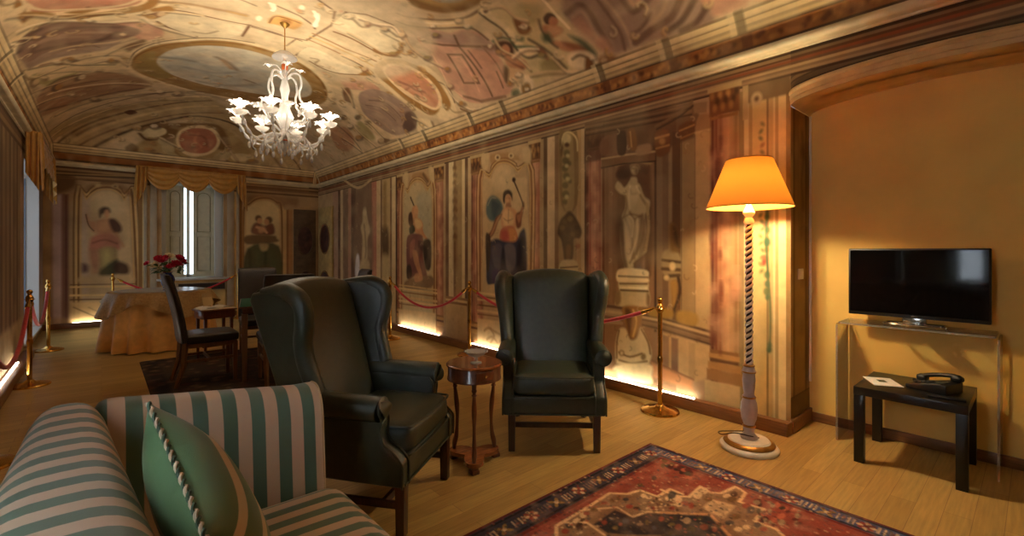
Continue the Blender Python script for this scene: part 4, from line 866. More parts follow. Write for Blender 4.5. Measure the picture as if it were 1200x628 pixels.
Q 317 0 4 900 2608 793 -9 -1 -12 4 -9 6 -6 7 1 6 5 5 10 0 11 -3 10 -6 5 -7 0 -7
Q 317 0 4 900 2434 829 -13 -2 -14 1 -9 4 -3 7 3 7 10 6 13 2 14 -1 9 -4 4 -7 -4 -7
Q 318 0 4 900 2391 839 -10 -2 -9 0 -6 3 -2 4 4 5 7 4 10 2 9 0 7 -3 1 -4 -4 -5
Q 318 0 4 900 2494 877 -12 -3 -10 0 -7 3 -1 4 4 5 10 5 11 3 11 0 6 -3 2 -4 -5 -6
Q 317 0 4 900 2480 821 -14 -3 -14 1 -9 4 -2 6 5 7 12 6 14 3 14 -1 9 -4 3 -6 -6 -7
Q 318 0 4 900 2550 772 -14 -3 -13 0 -7 2 -1 5 6 6 12 5 15 3 13 0 8 -2 0 -5 -6 -6
Q 318 0 4 900 2534 945 -14 -2 -14 1 -11 5 -4 8 4 8 10 6 14 3 14 -1 11 -5 4 -8 -4 -8
Q 315 0 4 900 2663 861 -13 -3 -12 1 -8 4 -3 5 5 6 10 6 13 2 13 0 8 -4 3 -6 -5 -6
Q 315 0 4 900 2649 829 -15 -3 -15 0 -9 4 -2 6 6 7 13 6 15 3 15 0 9 -4 2 -6 -6 -7
Q 317 0 4 900 2438 885 -9 -2 -10 1 -6 3 -3 5 3 5 7 4 9 2 10 -1 6 -3 3 -5 -3 -5
Q 316 0 4 900 2408 862 -14 -3 -14 2 -10 5 -4 7 3 8 10 6 14 3 14 -2 11 -5 4 -7 -4 -8
Q 318 0 4 900 2396 863 -9 -2 -9 1 -5 2 -2 4 3 4 7 4 9 2 9 0 5 -2 2 -4 -3 -5
Q 314 0 4 900 2488 741 -9 -1 -10 3 -9 5 -5 7 1 6 5 4 10 0 10 -2 9 -6 5 -6 -1 -6
"""
TR_VAULT = """
Q 319 0 30 1000 915 3732 134 -306 -429 -810 -214 -74 -99 64 23 346 33 325 0 186 138 99 110 8 160 144
Q 319 0 30 1000 4225 3732 -134 -306 429 -810 214 -74 99 64 -23 346 -33 325 0 186 -138 99 -110 8 -160 144
C 320 50 14 850 890 3699 23 -169 -116 -36 -163 12 -182 -15
C 320 50 14 850 4250 3699 -23 -169 116 -36 163 12 182 -15
C 321 30 14 850 832 3667 13 -110 -140 1 -125 31
C 321 30 14 850 4308 3667 -13 -110 140 1 125 31
C 322 30 14 850 890 3313 -196 -30 -184 -9 -137 22
C 322 30 14 850 4250 3313 196 -30 184 -9 137 22
C 320 30 14 850 918 3361 -224 -11 -172 -14 -148 28
C 320 30 14 850 4222 3361 224 -11 172 -14 148 28
C 320 50 14 850 809 3169 -167 -30 61 -196
C 320 50 14 850 4331 3169 167 -30 -61 -196
C 323 40 14 850 826 3116 -130 -18 64 -126
C 323 40 14 850 4314 3116 130 -18 -64 -126
C 320 60 14 850 595 2732 -122 145 -32 193 -47 172
C 320 60 14 850 4545 2732 122 145 32 193 47 172
C 324 30 14 850 644 2820 -118 132 -44 184
C 324 30 14 850 4496 2820 118 132 44 184
C 325 50 14 850 535 2651 -116 152 -32 128
C 325 50 14 850 4605 2651 116 152 32 128
C 326 50 14 850 460 2575 -92 118 -19 136
C 326 50 14 850 4680 2575 92 118 19 136
C 320 30 14 850 572 3010 -79 120 -18 95
C 320 30 14 850 4568 3010 79 120 18 95
Q 327 0 30 900 779 3733 38 -131 -131 -32 -104 -7 -45 -71 -141 -9 49 110 181 68
Q 327 0 30 900 4361 3733 -38 -131 131 -32 104 -7 45 -71 141 -9 -49 110 -181 68
Q 328 0 20 1000 533 2583 -67 -297 -106 29 -3 225 71 29
Q 328 0 20 1000 4607 2583 67 -297 106 29 3 225 -71 29
Q 329 0 40 950 1343 4391 -87 -341 -121 -247 -428 -70 -335 149 6 364 -27 345 169 -56 337 -102 251 1
Q 329 0 40 950 3797 4391 87 -341 121 -247 428 -70 335 149 -6 364 27 345 -169 -56 -337 -102 -251 1
Q 330 0 30 1000 549 4314 25 -143 -112 -100 -57 -23 20 293
Q 330 0 30 1000 4591 4314 -25 -143 112 -100 57 -23 -20 293
Q 331 0 40 800 1191 4090 -101 -217 -139 101 24 153
Q 331 0 40 800 3949 4090 101 -217 139 101 -24 153
Q 328 0 18 1000 1420 5430 102 -260 -206 -189 -69 -218 -148 -109 -158 19 -170 55 -166 52 -220 110 -5 278 11 286 120 248 310 11 298 -135
Q 328 0 18 1000 3720 5430 -102 -260 206 -189 69 -218 148 -109 158 19 170 55 166 52 220 110 5 278 -11 286 -120 248 -310 11 -298 -135
Q 332 0 30 900 1566 5368 -65 -162 -209 -231 -58 -195 -205 -116 -131 2 -18 92 242 288 272 335 34 229
Q 332 0 30 900 3574 5368 65 -162 209 -231 58 -195 205 -116 131 2 18 92 -242 288 -272 335 -34 229
L 333 35 10 900 1394 5381 -157 -159 -128 -200 -172 -326
L 333 35 10 900 3746 5381 157 -159 128 -200 172 -326
L 333 30 10 900 1259 4960 -149 103 -691 154
L 333 30 10 900 3881 4960 149 103 691 154
L 333 28 10 900 1106 5300 -85 -163 -398 136 79 217 404 -190
L 333 28 10 900 4034 5300 85 -163 398 136 -79 217 -404 -190
L 334 15 10 900 1048 5293 -42 -102 -336 116
L 334 15 10 900 4092 5293 42 -102 336 116
L 335 25 10 900 1004 4803 -259 25 -278 73
L 335 25 10 900 4136 4803 259 25 278 73
L 336 25 10 900 1027 5008 -251 57
L 336 25 10 900 4113 5008 251 57
L 337 40 10 900 549 5661 -140 -223 -48 -415
L 337 40 10 900 4591 5661 140 -223 48 -415
L 338 40 10 900 1433 5601 -5 -231 -57 -21
L 338 40 10 900 3707 5601 5 -231 57 -21
L 339 20 10 900 1224 5465 -492 314 -171 -83
L 339 20 10 900 3916 5465 492 314 171 -83
L 340 20 10 900 884 5228 -354 140
L 340 20 10 900 4256 5228 354 140
L 333 20 10 900 661 4913 -196 66
L 333 20 10 900 4479 4913 196 66
Q 341 0 20 800 1385 5586 -133 -71 -179 131 104 86
Q 341 0 20 800 3755 5586 133 -71 179 131 -104 86
Q 342 0 20 1000 1799 5130 -86 -21 -225 -261 -147 -352 -29 -358 12 277 -77 201 70 206 146 271 243 210
Q 342 0 20 1000 3341 5130 86 -21 225 -261 147 -352 29 -358 -12 277 77 201 -70 206 -146 271 -243 210
C 343 30 12 900 1827 5168 -120 -50 -219 -230 -130 -271 -5 -271
C 343 30 12 900 3313 5168 120 -50 219 -230 130 -271 5 -271
C 344 30 12 900 1760 5296 -128 -44 -193 -206 -162 -284 -81 -81 -167 -17
C 344 30 12 900 3380 5296 128 -44 193 -206 162 -284 81 -81 167 -17
C 345 30 12 900 1793 5232 -150 -90 -188 -203 -123 -251
C 345 30 12 900 3347 5232 150 -90 188 -203 123 -251
Q 346 0 20 1000 1828 4903 -137 -13 -168 -132 -104 -223 -25 -208 -4 -123 169 11 384 482
Q 346 0 20 1000 3312 4903 137 -13 168 -132 104 -223 25 -208 4 -123 -169 11 -384 482
Q 347 0 30 800 1852 4777 -177 -21 -148 -155 -55 -207 8 -206 399 426
Q 347 0 30 800 3288 4777 177 -21 148 -155 55 -207 -8 -206 -399 426
Q 348 0 20 1000 1894 4627 -197 55 -135 -131 -44 -184 40 -246
Q 348 0 20 1000 3246 4627 197 55 135 -131 44 -184 -40 -246
C 349 100 20 1000 1314 4393 -148 9 -152 -31 -146 18 -111 8 -63 -74 -4 -122
C 349 100 20 1000 3826 4393 148 9 152 -31 146 18 111 8 63 -74 4 -122
C 350 35 12 900 1313 4445 -97 -1 -150 -30 -135 11 -167 31 -107 -53 -18 -160
C 350 35 12 900 3827 4445 97 -1 150 -30 135 11 167 31 107 -53 18 -160
Q 351 0 12 1000 1272 4331 -14 28 -6 35 13 25 20 16 21 5 24 -20 14 -28 5 -36 -12 -24 -19 -16 -21 -4
Q 351 0 12 1000 3868 4331 14 28 6 35 -13 25 -20 16 -21 5 -24 -20 -14 -28 -5 -36 12 -24 19 -16 21 -4
Q 352 0 12 1000 1288 4358 -4 10 -1 12 2 15 8 7 13 -3 8 -6 4 -10 7 -20 -8 -7 -8 -7 -6 -5
Q 352 0 12 1000 3852 4358 4 10 1 12 -2 15 -8 7 -13 -3 -8 -6 -4 -10 -7 -20 8 -7 8 -7 6 -5
Q 138 0 20 1000 1093 4208 -76 -61 -99 -26 -34 93 56 71
Q 138 0 20 1000 4047 4208 76 -61 99 -26 34 93 -56 71
C 353 35 15 850 983 4627 -1 -121 -66 -66 -82 16 -46 -89 -56 -109 -76 -29
C 353 35 15 850 4157 4627 1 -121 66 -66 82 16 46 -89 56 -109 76 -29
Q 354 0 20 900 729 4230 -52 -79 -122 34 54 51
Q 354 0 20 900 4411 4230 52 -79 122 34 -54 51
Q 355 0 20 1000 953 4642 -11 -128 -74 -59 -119 83 4 136 102 38
Q 355 0 20 1000 4187 4642 11 -128 74 -59 119 83 -4 136 -102 38
Q 356 0 12 1000 815 4535 -24 34 -7 35 7 32 14 24 31 -3 28 -18 23 -35 7 -35 1 -39 -21 -17 -30 4
Q 356 0 12 1000 4325 4535 24 34 7 35 -7 32 -14 24 -31 -3 -28 -18 -23 -35 -7 -35 -1 -39 21 -17 30 4
Q 357 0 20 1000 783 4644 -34 -106 -102 -76 -82 36 11 128 93 93
Q 357 0 20 1000 4357 4644 34 -106 102 -76 82 36 -11 128 -93 93
Q 358 0 25 1000 654 4734 -61 -123 -72 -9 -57 190 3 109 99 -68
Q 358 0 25 1000 4486 4734 61 -123 72 -9 57 190 -3 109 -99 -68
C 359 30 15 700 743 4666 -82 -46 -78 -69
C 359 30 15 700 4397 4666 82 -46 78 -69
Q 360 0 20 1000 686 4758 -60 -17 -132 137 86 -9
Q 360 0 20 1000 4454 4758 60 -17 132 137 -86 -9
Q 3 0 12 1000 890 3819 -26 33 -7 35 10 34 18 27 34 1 31 -16 17 -26 13 -43 -8 -33 -25 -20 -26 -7
Q 3 0 12 1000 4250 3819 26 33 7 35 -10 34 -18 27 -34 1 -31 -16 -17 -26 -13 -43 8 -33 25 -20 26 -7
Q 361 0 12 1000 858 3821 -20 24 -11 32 2 28 19 15 22 4 30 -17 19 -25 11 -32 -10 -21 -19 -14 -21 -4
Q 361 0 12 1000 4282 3821 20 24 11 32 -2 28 -19 15 -22 4 -30 -17 -19 -25 -11 -32 10 -21 19 -14 21 -4
Q 357 0 20 1000 887 4003 -29 -89 -70 -80 -43 34 -23 130 -77 -110 -109 -143 -52 -20 65 202 101 98 119 21
Q 357 0 20 1000 4253 4003 29 -89 70 -80 43 34 23 130 77 -110 109 -143 52 -20 -65 202 -101 98 -119 21
Q 359 0 20 600 665 3929 -99 -177 -71 -34 62 148
Q 359 0 20 600 4475 3929 99 -177 71 -34 -62 148
Q 153 0 20 800 859 3942 -80 -102 -25 48 22 123
Q 153 0 20 800 4281 3942 80 -102 25 48 -22 123
C 362 30 14 700 960 3981 -113 58 -140 0 -76 -28
C 362 30 14 700 4180 3981 113 58 140 0 76 -28
Q 363 0 30 900 806 4074 -5 -83 -96 21 33 90
Q 363 0 30 900 4334 4074 5 -83 96 21 -33 90
Q 364 0 25 850 699 3820 -103 -114 -164 -55 -2 53 146 68
Q 364 0 25 850 4441 3820 103 -114 164 -55 2 53 -146 68
Q 365 0 30 900 301 3443 -1 -94 -94 -57 -45 36 53 100
Q 365 0 30 900 4839 3443 1 -94 94 -57 45 36 -53 100
Q 366 0 25 800 386 3650 -15 -142 -85 -59 -25 108 50 105
Q 366 0 25 800 4754 3650 15 -142 85 -59 25 108 -50 105
Q 341 0 20 1000 519 3948 -3 -136 -74 -115 -94 -2 0 161 65 131
Q 341 0 20 1000 4621 3948 3 -136 74 -115 94 -2 0 161 -65 131
C 18 30 12 800 466 3926 8 -102 -79 -75 -48 53
C 18 30 12 800 4674 3926 -8 -102 79 -75 48 53
Q 367 0 20 1000 430 3783 -58 -61 -91 31 15 101
Q 367 0 20 1000 4710 3783 58 -61 91 31 -15 101
C 350 40 15 800 827 4237 -130 -71 -148 -65 -143 -52
C 350 40 15 800 4313 4237 130 -71 148 -65 143 -52
C 368 30 8 1000 1158 3783 -219 8 -186 -24
C 368 30 8 1000 3982 3783 219 8 186 -24
Q 341 0 20 1000 509 4647 -31 -113 -90 -2 -106 102 8 137 112 -4
Q 341 0 20 1000 4631 4647 31 -113 90 -2 106 102 -8 137 -112 -4
Q 369 0 20 1000 421 4699 -22 -107 -101 50 15 115
Q 369 0 20 1000 4719 4699 22 -107 101 50 -15 115
Q 370 0 25 1000 385 4890 -3 -108 -107 35 -7 117
Q 370 0 25 1000 4755 4890 3 -108 107 35 7 117
Q 22 0 20 1000 284 5302 -20 -130 -86 29 13 139
Q 22 0 20 1000 4856 5302 20 -130 86 29 -13 139
Q 371 0 20 1000 316 4865 -34 -231 -122 27 18 247
Q 371 0 20 1000 4824 4865 34 -231 122 27 -18 247
C 372 30 8 1000 253 4886 -27 -238
C 372 30 8 1000 4887 4886 27 -238
Q 351 0 20 1000 1552 6436 -16 -333 -171 -293 -249 -62 -298 16 -319 157 -181 132 83 367 183 266 272 108 351 -36
Q 351 0 20 1000 3588 6436 16 -333 171 -293 249 -62 298 16 319 157 181 132 -83 367 -183 266 -272 108 -351 -36
Q 373 0 15 1000 1461 6452 19 -264 -119 -221 -175 -94 -233 -43 -194 49 -242 107 -54 166 126 -23 -96 189 -2 212 158 122 199 68 277 -44 210 -65
Q 373 0 15 1000 3679 6452 -19 -264 119 -221 175 -94 233 -43 194 49 242 107 54 166 -126 -23 96 189 2 212 -158 122 -199 68 -277 -44 -210 -65
Q 374 0 12 1000 1372 6403 17 -226 -126 -187 -203 -61 -208 21 -168 73 -130 148 -19 201 138 137 229 94 251 -37
Q 374 0 12 1000 3768 6403 -17 -226 126 -187 203 -61 208 21 168 73 130 148 19 201 -138 137 -229 94 -251 -37
Q 375 0 12 1000 1337 6387 9 -193 -114 -150 -179 -54 -209 20 -184 103 -97 198 122 127 244 66 254 6
Q 375 0 12 1000 3803 6387 -9 -193 114 -150 179 -54 209 20 184 103 97 198 -122 127 -244 66 -254 6
C 376 50 20 700 1102 6431 -119 -71 -89 -17 -74 -98
C 376 50 20 700 4038 6431 119 -71 89 -17 74 -98
C 376 30 15 600 962 6504 -7 -206 -148 18
C 376 30 15 600 4178 6504 7 -206 148 18
C 377 40 20 500 1281 6326 -112 -174 -200 -30
C 377 40 20 500 3859 6326 112 -174 200 -30
Q 378 0 12 700 1438 6152 -8 20 0 13 2 16 7 5 10 -5 6 -8 8 -20 -1 -13 -1 -15 -7 -6 -10 5
Q 378 0 12 700 3702 6152 8 20 0 13 -2 16 -7 5 -10 -5 -6 -8 -8 -20 1 -13 1 -15 7 -6 10 5
Q 378 0 12 700 1385 6093 -3 11 0 14 2 15 6 5 10 -5 7 -7 3 -11 5 -23 -7 -6 -7 -5 -5 -4
Q 378 0 12 700 3755 6093 3 11 0 14 -2 15 -6 5 -10 -5 -7 -7 -3 -11 -5 -23 7 -6 7 -5 5 -4
Q 378 0 12 700 1327 6044 -8 20 0 13 2 15 6 6 10 -5 7 -7 8 -20 0 -14 -2 -14 -6 -6 -10 5
Q 378 0 12 700 3813 6044 8 20 0 13 -2 15 -6 6 -10 -5 -7 -7 -8 -20 0 -14 2 -14 6 -6 10 5
Q 378 0 12 700 1258 6013 -8 20 0 13 2 15 6 6 11 -5 7 -8 8 -19 0 -14 -2 -14 -7 -6 -10 5
Q 378 0 12 700 3882 6013 8 20 0 13 -2 15 -6 6 -11 -5 -7 -8 -8 -19 0 -14 2 -14 7 -6 10 5
Q 378 0 12 700 1178 6000 -9 19 0 13 2 15 7 6 10 -5 7 -7 4 -11 5 -22 -7 -6 -1 -14 -11 4
Q 378 0 12 700 3962 6000 9 19 0 13 -2 15 -7 6 -10 -5 -7 -7 -4 -11 -5 -22 7 -6 1 -14 11 4
Q 378 0 12 700 1085 6003 -3 10 -6 22 2 15 7 6 11 -4 7 -8 9 -19 0 -13 -2 -15 -7 -6 -10 5
Q 378 0 12 700 4055 6003 3 10 6 22 -2 15 -7 6 -11 -4 -7 -8 -9 -19 0 -13 2 -15 7 -6 10 5
Q 378 0 12 700 984 6014 -10 19 0 13 2 15 7 6 11 -4 8 -8 4 -10 5 -22 -7 -6 -2 -14 -11 4
Q 378 0 12 700 4156 6014 10 19 0 13 -2 15 -7 6 -11 -4 -8 -8 -4 -10 -5 -22 7 -6 2 -14 11 4
Q 378 0 12 700 872 6033 -9 19 -1 13 2 15 8 6 5 4 8 -7 10 -19 0 -13 -1 -15 -8 -6 -6 -4
Q 378 0 12 700 4268 6033 9 19 1 13 -2 15 -8 6 -5 4 -8 -7 -10 -19 0 -13 1 -15 8 -6 6 -4
Q 378 0 12 700 743 6067 -4 10 0 13 1 15 2 15 13 -4 8 -7 4 -10 0 -14 -1 -14 -2 -15 -12 4
Q 378 0 12 700 4397 6067 4 10 0 13 -1 15 -2 15 -13 -4 -8 -7 -4 -10 0 -14 1 -14 2 -15 12 4
C 379 20 8 1000 858 5848 -130 -59 -206 108
C 379 20 8 1000 4282 5848 130 -59 206 108
Q 380 0 20 700 700 5715 -10 20 -3 24 0 27 7 18 17 -1 17 -14 10 -19 3 -24 -7 -19 -6 -18 -17 1
Q 380 0 20 700 4440 5715 10 20 3 24 0 27 -7 18 -17 -1 -17 -14 -10 -19 -3 -24 7 -19 6 -18 17 1
C 381 30 12 700 538 6067 -135 -46 -32 -245
C 381 30 12 700 4602 6067 135 -46 32 -245
C 382 30 8 1000 416 5869 -92 -119
C 382 30 8 1000 4724 5869 92 -119
Q 383 0 20 1000 1586 7240 -71 -315 -343 -37 -7 207 141 172 126 134
Q 383 0 20 1000 3554 7240 71 -315 343 -37 7 207 -141 172 -126 134
Q 319 0 15 1000 1259 7335 -53 -325 -215 -150 -337 -44 -184 87 -87 213 25 549 223 228 285 -12 223 -260
Q 319 0 15 1000 3881 7335 53 -325 215 -150 337 -44 184 87 87 213 -25 549 -223 228 -285 -12 -223 -260
Q 384 0 20 850 668 6972 -53 -158 -158 94 -74 208 13 235 152 -77
Q 384 0 20 850 4472 6972 53 -158 158 94 74 208 -13 235 -152 -77
C 385 30 12 800 1078 7477 -134 -214 -268 8 -46 8
C 385 30 12 800 4062 7477 134 -214 268 8 46 8
C 385 30 12 800 1005 7699 -162 -182 -273 -14
C 385 30 12 800 4135 7699 162 -182 273 -14
C 385 30 12 800 1113 7266 -172 -192 -287 -19 -132 256
C 385 30 12 800 4027 7266 172 -192 287 -19 132 256
C 385 30 12 800 895 7811 -200 -99 -199 -32
C 385 30 12 800 4245 7811 200 -99 199 -32
C 386 20 10 700 1044 7583 -148 -198 -278 -22
C 386 20 10 700 4096 7583 148 -198 278 -22
C 386 20 10 700 1090 7381 -155 -232 -293 17
C 386 20 10 700 4050 7381 155 -232 293 17
Q 387 0 20 1000 1441 7528 -23 -166 -172 255 -95 294 137 -86
Q 387 0 20 1000 3699 7528 23 -166 172 255 95 294 -137 -86
Q 341 0 30 800 1360 7966 -195 -164 -202 210 -383 192 -204 -358 76 566 326 149 353 -280
Q 341 0 30 800 3780 7966 195 -164 202 210 383 192 204 -358 -76 566 -326 149 -353 -280
Q 388 0 30 800 875 8196 -199 -5 -205 113 70 286 221 -81
Q 388 0 30 800 4265 8196 199 -5 205 113 -70 286 -221 -81
Q 31 0 20 800 1016 8374 -16 54 -6 62 10 48 18 27 24 -6 27 -45 15 -55 5 -62 -9 -47 -17 -28 -24 7
Q 31 0 20 800 4124 8374 16 54 6 62 -10 48 -18 27 -24 -6 -27 -45 -15 -55 -5 -62 9 -47 17 -28 24 7
Q 31 0 20 800 901 8056 -13 43 -7 61 8 47 18 27 25 -7 20 -24 16 -54 7 -61 -7 -46 -17 -27 -25 7
Q 31 0 20 800 4239 8056 13 43 7 61 -8 47 -18 27 -25 -7 -20 -24 -16 -54 -7 -61 7 -46 17 -27 25 7
Q 31 0 20 800 752 7967 -20 53 -3 50 3 56 18 27 22 3 26 -33 19 -53 3 -51 -8 -46 -18 -26 -21 -4
Q 31 0 20 800 4388 7967 20 53 3 50 -3 56 -18 27 -22 3 -26 -33 -19 -53 -3 -51 8 -46 18 -26 21 -4
Q 31 0 20 800 368 7921 -14 33 -6 50 3 54 10 46 23 13 22 -13 18 -43 12 -59 -9 -46 -16 -36 -21 -13
Q 31 0 20 800 4772 7921 14 33 6 50 -3 54 -10 46 -23 13 -22 -13 -18 -43 -12 -59 9 -46 16 -36 21 -13
Q 239 0 30 800 945 9278 -55 -524 -311 196 -130 514 162 281
Q 239 0 30 800 4195 9278 55 -524 311 196 130 514 -162 281
C 389 40 15 700 993 8876 -316 63 -439 102
C 389 40 15 700 4147 8876 316 63 439 102
Q 390 0 20 1000 505 6819 -88 -202 -175 119 24 264 111 33
Q 390 0 20 1000 4635 6819 88 -202 175 119 -24 264 -111 33
C 7 50 20 700 385 6597 -155 39
C 7 50 20 700 4755 6597 155 39
Q 391 0 50 800 1666 6510 82 -578 1076 -814 777 -66 400 635 -144 1027 -446 743 -691 -220 -649 -228
L 333 25 10 900 2393 5898 234 61 168 105 43 69
L 333 25 10 900 2314 6542 312 18 234 -73 24 -155 57 -424 -79 -290 -193 -97
L 392 30 10 900 2859 6448 373 58 457 84
L 393 30 10 900 2860 6260 398 77 364 -50
L 394 30 10 900 2860 6354 379 53 415 26
L 333 20 10 900 2732 6799 29 -264 65 9
L 333 25 10 900 2895 6989 28 -304
L 333 30 10 900 2941 5908 12 -357
L 333 20 10 900 2953 5551 161 -115 276 -42
L 333 20 10 900 2235 6024 -108 -38 -230 -51
Q 395 0 14 1000 2907 6953 18 -297 172 -18 316 84 177 -60 130 -5 -76 185 -173 216 -221 86 -177 -98
Q 373 0 14 1000 3546 6620 120 -50 84 48 -33 148 -83 85 1 -148
C 396 25 8 1000 3070 7036 195 81 206 -59 173 -216
C 397 30 12 700 3057 6927 86 -22 5 155 99 6
Q 398 0 14 1000 2941 5908 13 -331 144 -86 251 -48 192 87 111 145 42 230 -128 164 -231 -39 -239 -44
Q 373 0 14 1000 3470 6019 100 7 95 -176 -43 -216 66 90 34 185 -85 152 -127 43
C 399 30 8 1000 3013 6045 191 -7 245 39 144 -5
C 400 35 15 700 3068 5636 123 66 66 -137 159 -33 106 28
C 400 30 15 700 3377 5633 137 0 68 -5
Q 401 0 16 1000 2414 6334 8 -221 108 -42 165 15 -14 212 -104 12 -91 14
C 402 20 8 1000 2429 6321 6 -179 104 -38 136 13
Q 403 0 20 700 2608 6149 3 37 -8 47 -20 31 -26 10 -25 -18 -15 -27 -3 -37 8 -47 23 -20 22 -20 26 18
Q 404 0 14 950 2388 5903 2 25 -2 29 -9 21 -14 -1 -14 -15 -9 -19 -2 -24 3 -29 8 -21 14 1 14 14
Q 404 0 14 950 2344 6262 4 36 -3 30 -10 22 -14 -1 -14 -14 -11 -31 -4 -36 6 -19 9 -21 15 0 13 15
Q 404 0 14 950 2613 5758 3 23 -1 29 -9 20 -14 0 -15 -14 -10 -18 -3 -24 2 -28 8 -20 15 0 14 14
Q 404 0 14 950 2780 5811 4 23 -2 28 -8 21 -16 0 -15 -13 -10 -18 -7 -34 1 -28 12 -10 12 -10 15 13
Q 404 0 14 950 2832 6018 7 34 -2 29 -9 21 -16 1 -16 -13 -10 -18 -7 -34 2 -28 9 -21 15 -1 16 13
C 404 40 8 1000 2330 5887 53 74 0 67
C 404 40 8 1000 2707 5768 71 98 23 126
Q 405 0 14 1000 1487 6731 55 -141 188 -15 197 1 180 15 131 4 9 246 -176 275 -188 5 -187 -64 -141 -144
Q 373 0 14 1000 1382 6634 87 -154 95 52 -76 212 -67 -9
C 406 22 8 1000 1470 6493 250 -3 200 38 207 6 164 -25
C 387 30 8 1000 1507 6821 94 133 156 117 126 50
C 407 30 12 700 1838 7000 120 -11 87 -130
C 333 30 8 1000 2282 6851 0 -308
C 333 20 8 1000 2275 6509 164 16 169 11
C 408 50 20 800 1483 6334 241 -35 219 9 255 -24
C 409 40 15 800 2055 6303 147 4
C 410 160 30 1000 1347 8305 38 -419 146 -326 248 -215 302 -211 333 -80 392 54 324 155 282 273 207 368 77 427 -155 480 -323 415 -393 119 -387 35 -379 -93 -366 -307 -238 -328 -108 -347
C 411 20 8 1000 1315 8385 46 -559 165 -342 244 -224 300 -196 355 -100
Q 412 0 14 1000 1347 8305 38 -419 146 -326 248 -215 302 -211 333 -80 392 54 324 155 282 273 207 368 77 427 -155 480 -323 415 -393 119 -387 35 -379 -93 -366 -307 -238 -328
C 413 25 12 800 1353 8326 39 -393 194 -353 249 -217 255 -170 334 -94 397 63 332 174 284 272 185 373
Q 414 0 14 1000 1595 8146 60 -386 169 -254 285 -196 344 -77 343 84 341 260 259 360 57 390 -213 346 -355 206 -366 83 -290 2 -329 -204 -209 -284
Q 415 0 20 700 1379 8264 65 -389 115 -112 27 377 212 563 -112 177 -205 -303
Q 416 0 40 800 1628 8130 204 -298 333 229 477 -262 597 48 105 335 -514 452 -563 110 -420 -191
Q 417 0 40 800 1711 7764 307 -294 397 -123 346 94 -286 199 -415 126
C 418 60 40 700 1615 7955 173 10 181 28
C 212 60 30 700 2170 7696 146 124 138 213
C 419 50 30 800 2243 7765 143 261
C 420 60 50 600 2141 8828 347 -39 300 -344
C 421 50 20 800 2623 8363 119 42
C 422 50 40 700 1910 8271 359 44 282 -302
Q 423 0 14 1000 558 5938 12 231 119 182 228 80 236 -18 154 -142 30 -186
C 424 35 12 1000 536 5966 14 217 136 211 269 100 238 -35 155 -169
Q 373 0 20 1000 478 6284 96 43 145 163 -65 60 -150 -136
Q 373 0 20 1000 797 6511 177 8 60 18 -121 57
Q 373 0 20 1000 1370 6711 45 -158 148 -154 54 113 -158 230
Q 425 0 20 1000 377 6906 139 -220 189 14 244 92 256 138 186 190 -175 294 -327 93 -277 -113 -180 53 -78 -234
C 426 60 30 800 453 7260 196 -359 255 34 302 74
C 427 60 30 800 571 7035 200 3 349 109
C 428 60 30 800 503 7255 299 79 365 -13
C 429 60 30 800 496 7086 184 -8 261 134
C 325 60 30 800 377 7053 125 -238 94 -64
C 430 60 30 800 752 7412 231 20 204 -274
Q 431 0 30 900 583 6441 207 195 200 217 -283 -181 -172 41 -145 65 -159 -9 31 -148 158 -61
C 432 30 20 800 252 6812 130 25 220 -157 107 -36
Q 433 0 30 900 642 7652 289 61 291 -37 106 204 -34 536 -428 -65 -270 -12 -230 -79 -101 -467 114 -141
Q 434 0 20 800 383 7863 128 133 26 370 -136 -140
C 435 30 20 800 277 7520 180 191 221 169 194 240 311 136
C 436 40 20 800 511 7703 147 84 101 -21
Q 437 0 30 900 336 8797 219 -283 309 -81 381 211 377 545 -292 424 -501 114 -407 33 -152 -449
C 438 50 30 800 413 8726 383 120 455 47
C 439 40 30 800 503 8788 345 245 441 201
C 440 50 30 800 270 9311 397 417 476 -119 367 -190
C 75 50 30 800 459 8577 187 -154 216 65
Q 441 0 40 800 202 10854 429 -210 659 -233 743 -714 369 -58 637 749 712 103 650 1002 -1024 157 -304 -597 -688 -375 -693 421 -694 676 -330 170
C 265 40 16 900 261 10869 452 -368 569 -420 593 -539 405 -222
C 442 70 16 900 280 11223 495 -298 587 -481 611 -627 377 -266
C 443 35 16 900 346 11817 577 -593 594 -560 557 -589 343 -330
C 444 60 16 900 493 11825 507 -470 599 -556 570 -566 364 -256
C 445 30 16 900 626 11857 529 -479 528 -444 515 -443 463 -239
C 446 50 16 900 835 11866 515 -491 491 -432 525 -413 590 138 420 674
C 447 60 16 900 3039 10388 577 388 653 727
C 448 35 16 900 3141 10014 593 234 685 869
Q 449 0 12 1000 1354 10795 90 -107 84 63 -97 102
C 450 40 20 600 718 11544 243 -247 268 -217
C 451 50 20 600 1407 9734 327 -216 267 -126
Q 452 0 30 1000 1273 11986 314 -431 348 -514 361 -239 368 -33 384 279 447 627 182 290 -505 -75 -1547 0
Q 453 0 30 800 1574 11228 225 -231 473 -159 420 -81 287 651 -216 53 -24 -393 -204 -179 -333 72 -89 233 -25 401 126 152 -305 -311
Q 454 0 15 1000 1617 11293 111 -155 185 -31 37 128 -128 131 -162 9
Q 455 0 15 1000 3004 11585 188 -78 214 52 -54 103 -266 50
C 456 50 20 1000 1579 11332 112 124 215 -66
Q 457 0 20 800 1578 11679 -11 56 -34 26 -47 23 -47 1 -35 -18 -13 -67 11 -35 34 -41 45 -36 48 18 35 32
Q 458 0 15 1000 3723 11681 -1 64 -27 39 -43 17 -45 -2 -37 -37 -20 -58 5 -46 23 -48 42 -13 44 3 38 29
Q 459 0 14 1000 2106 11386 29 -259 146 -212 218 -77 180 129 101 271 -29 254 -153 164 -238 56 -169 -94
Q 460 0 14 1000 2151 11372 28 -214 125 -165 194 -55 145 92 87 227 -29 206 -123 143 -209 34 -144 -64
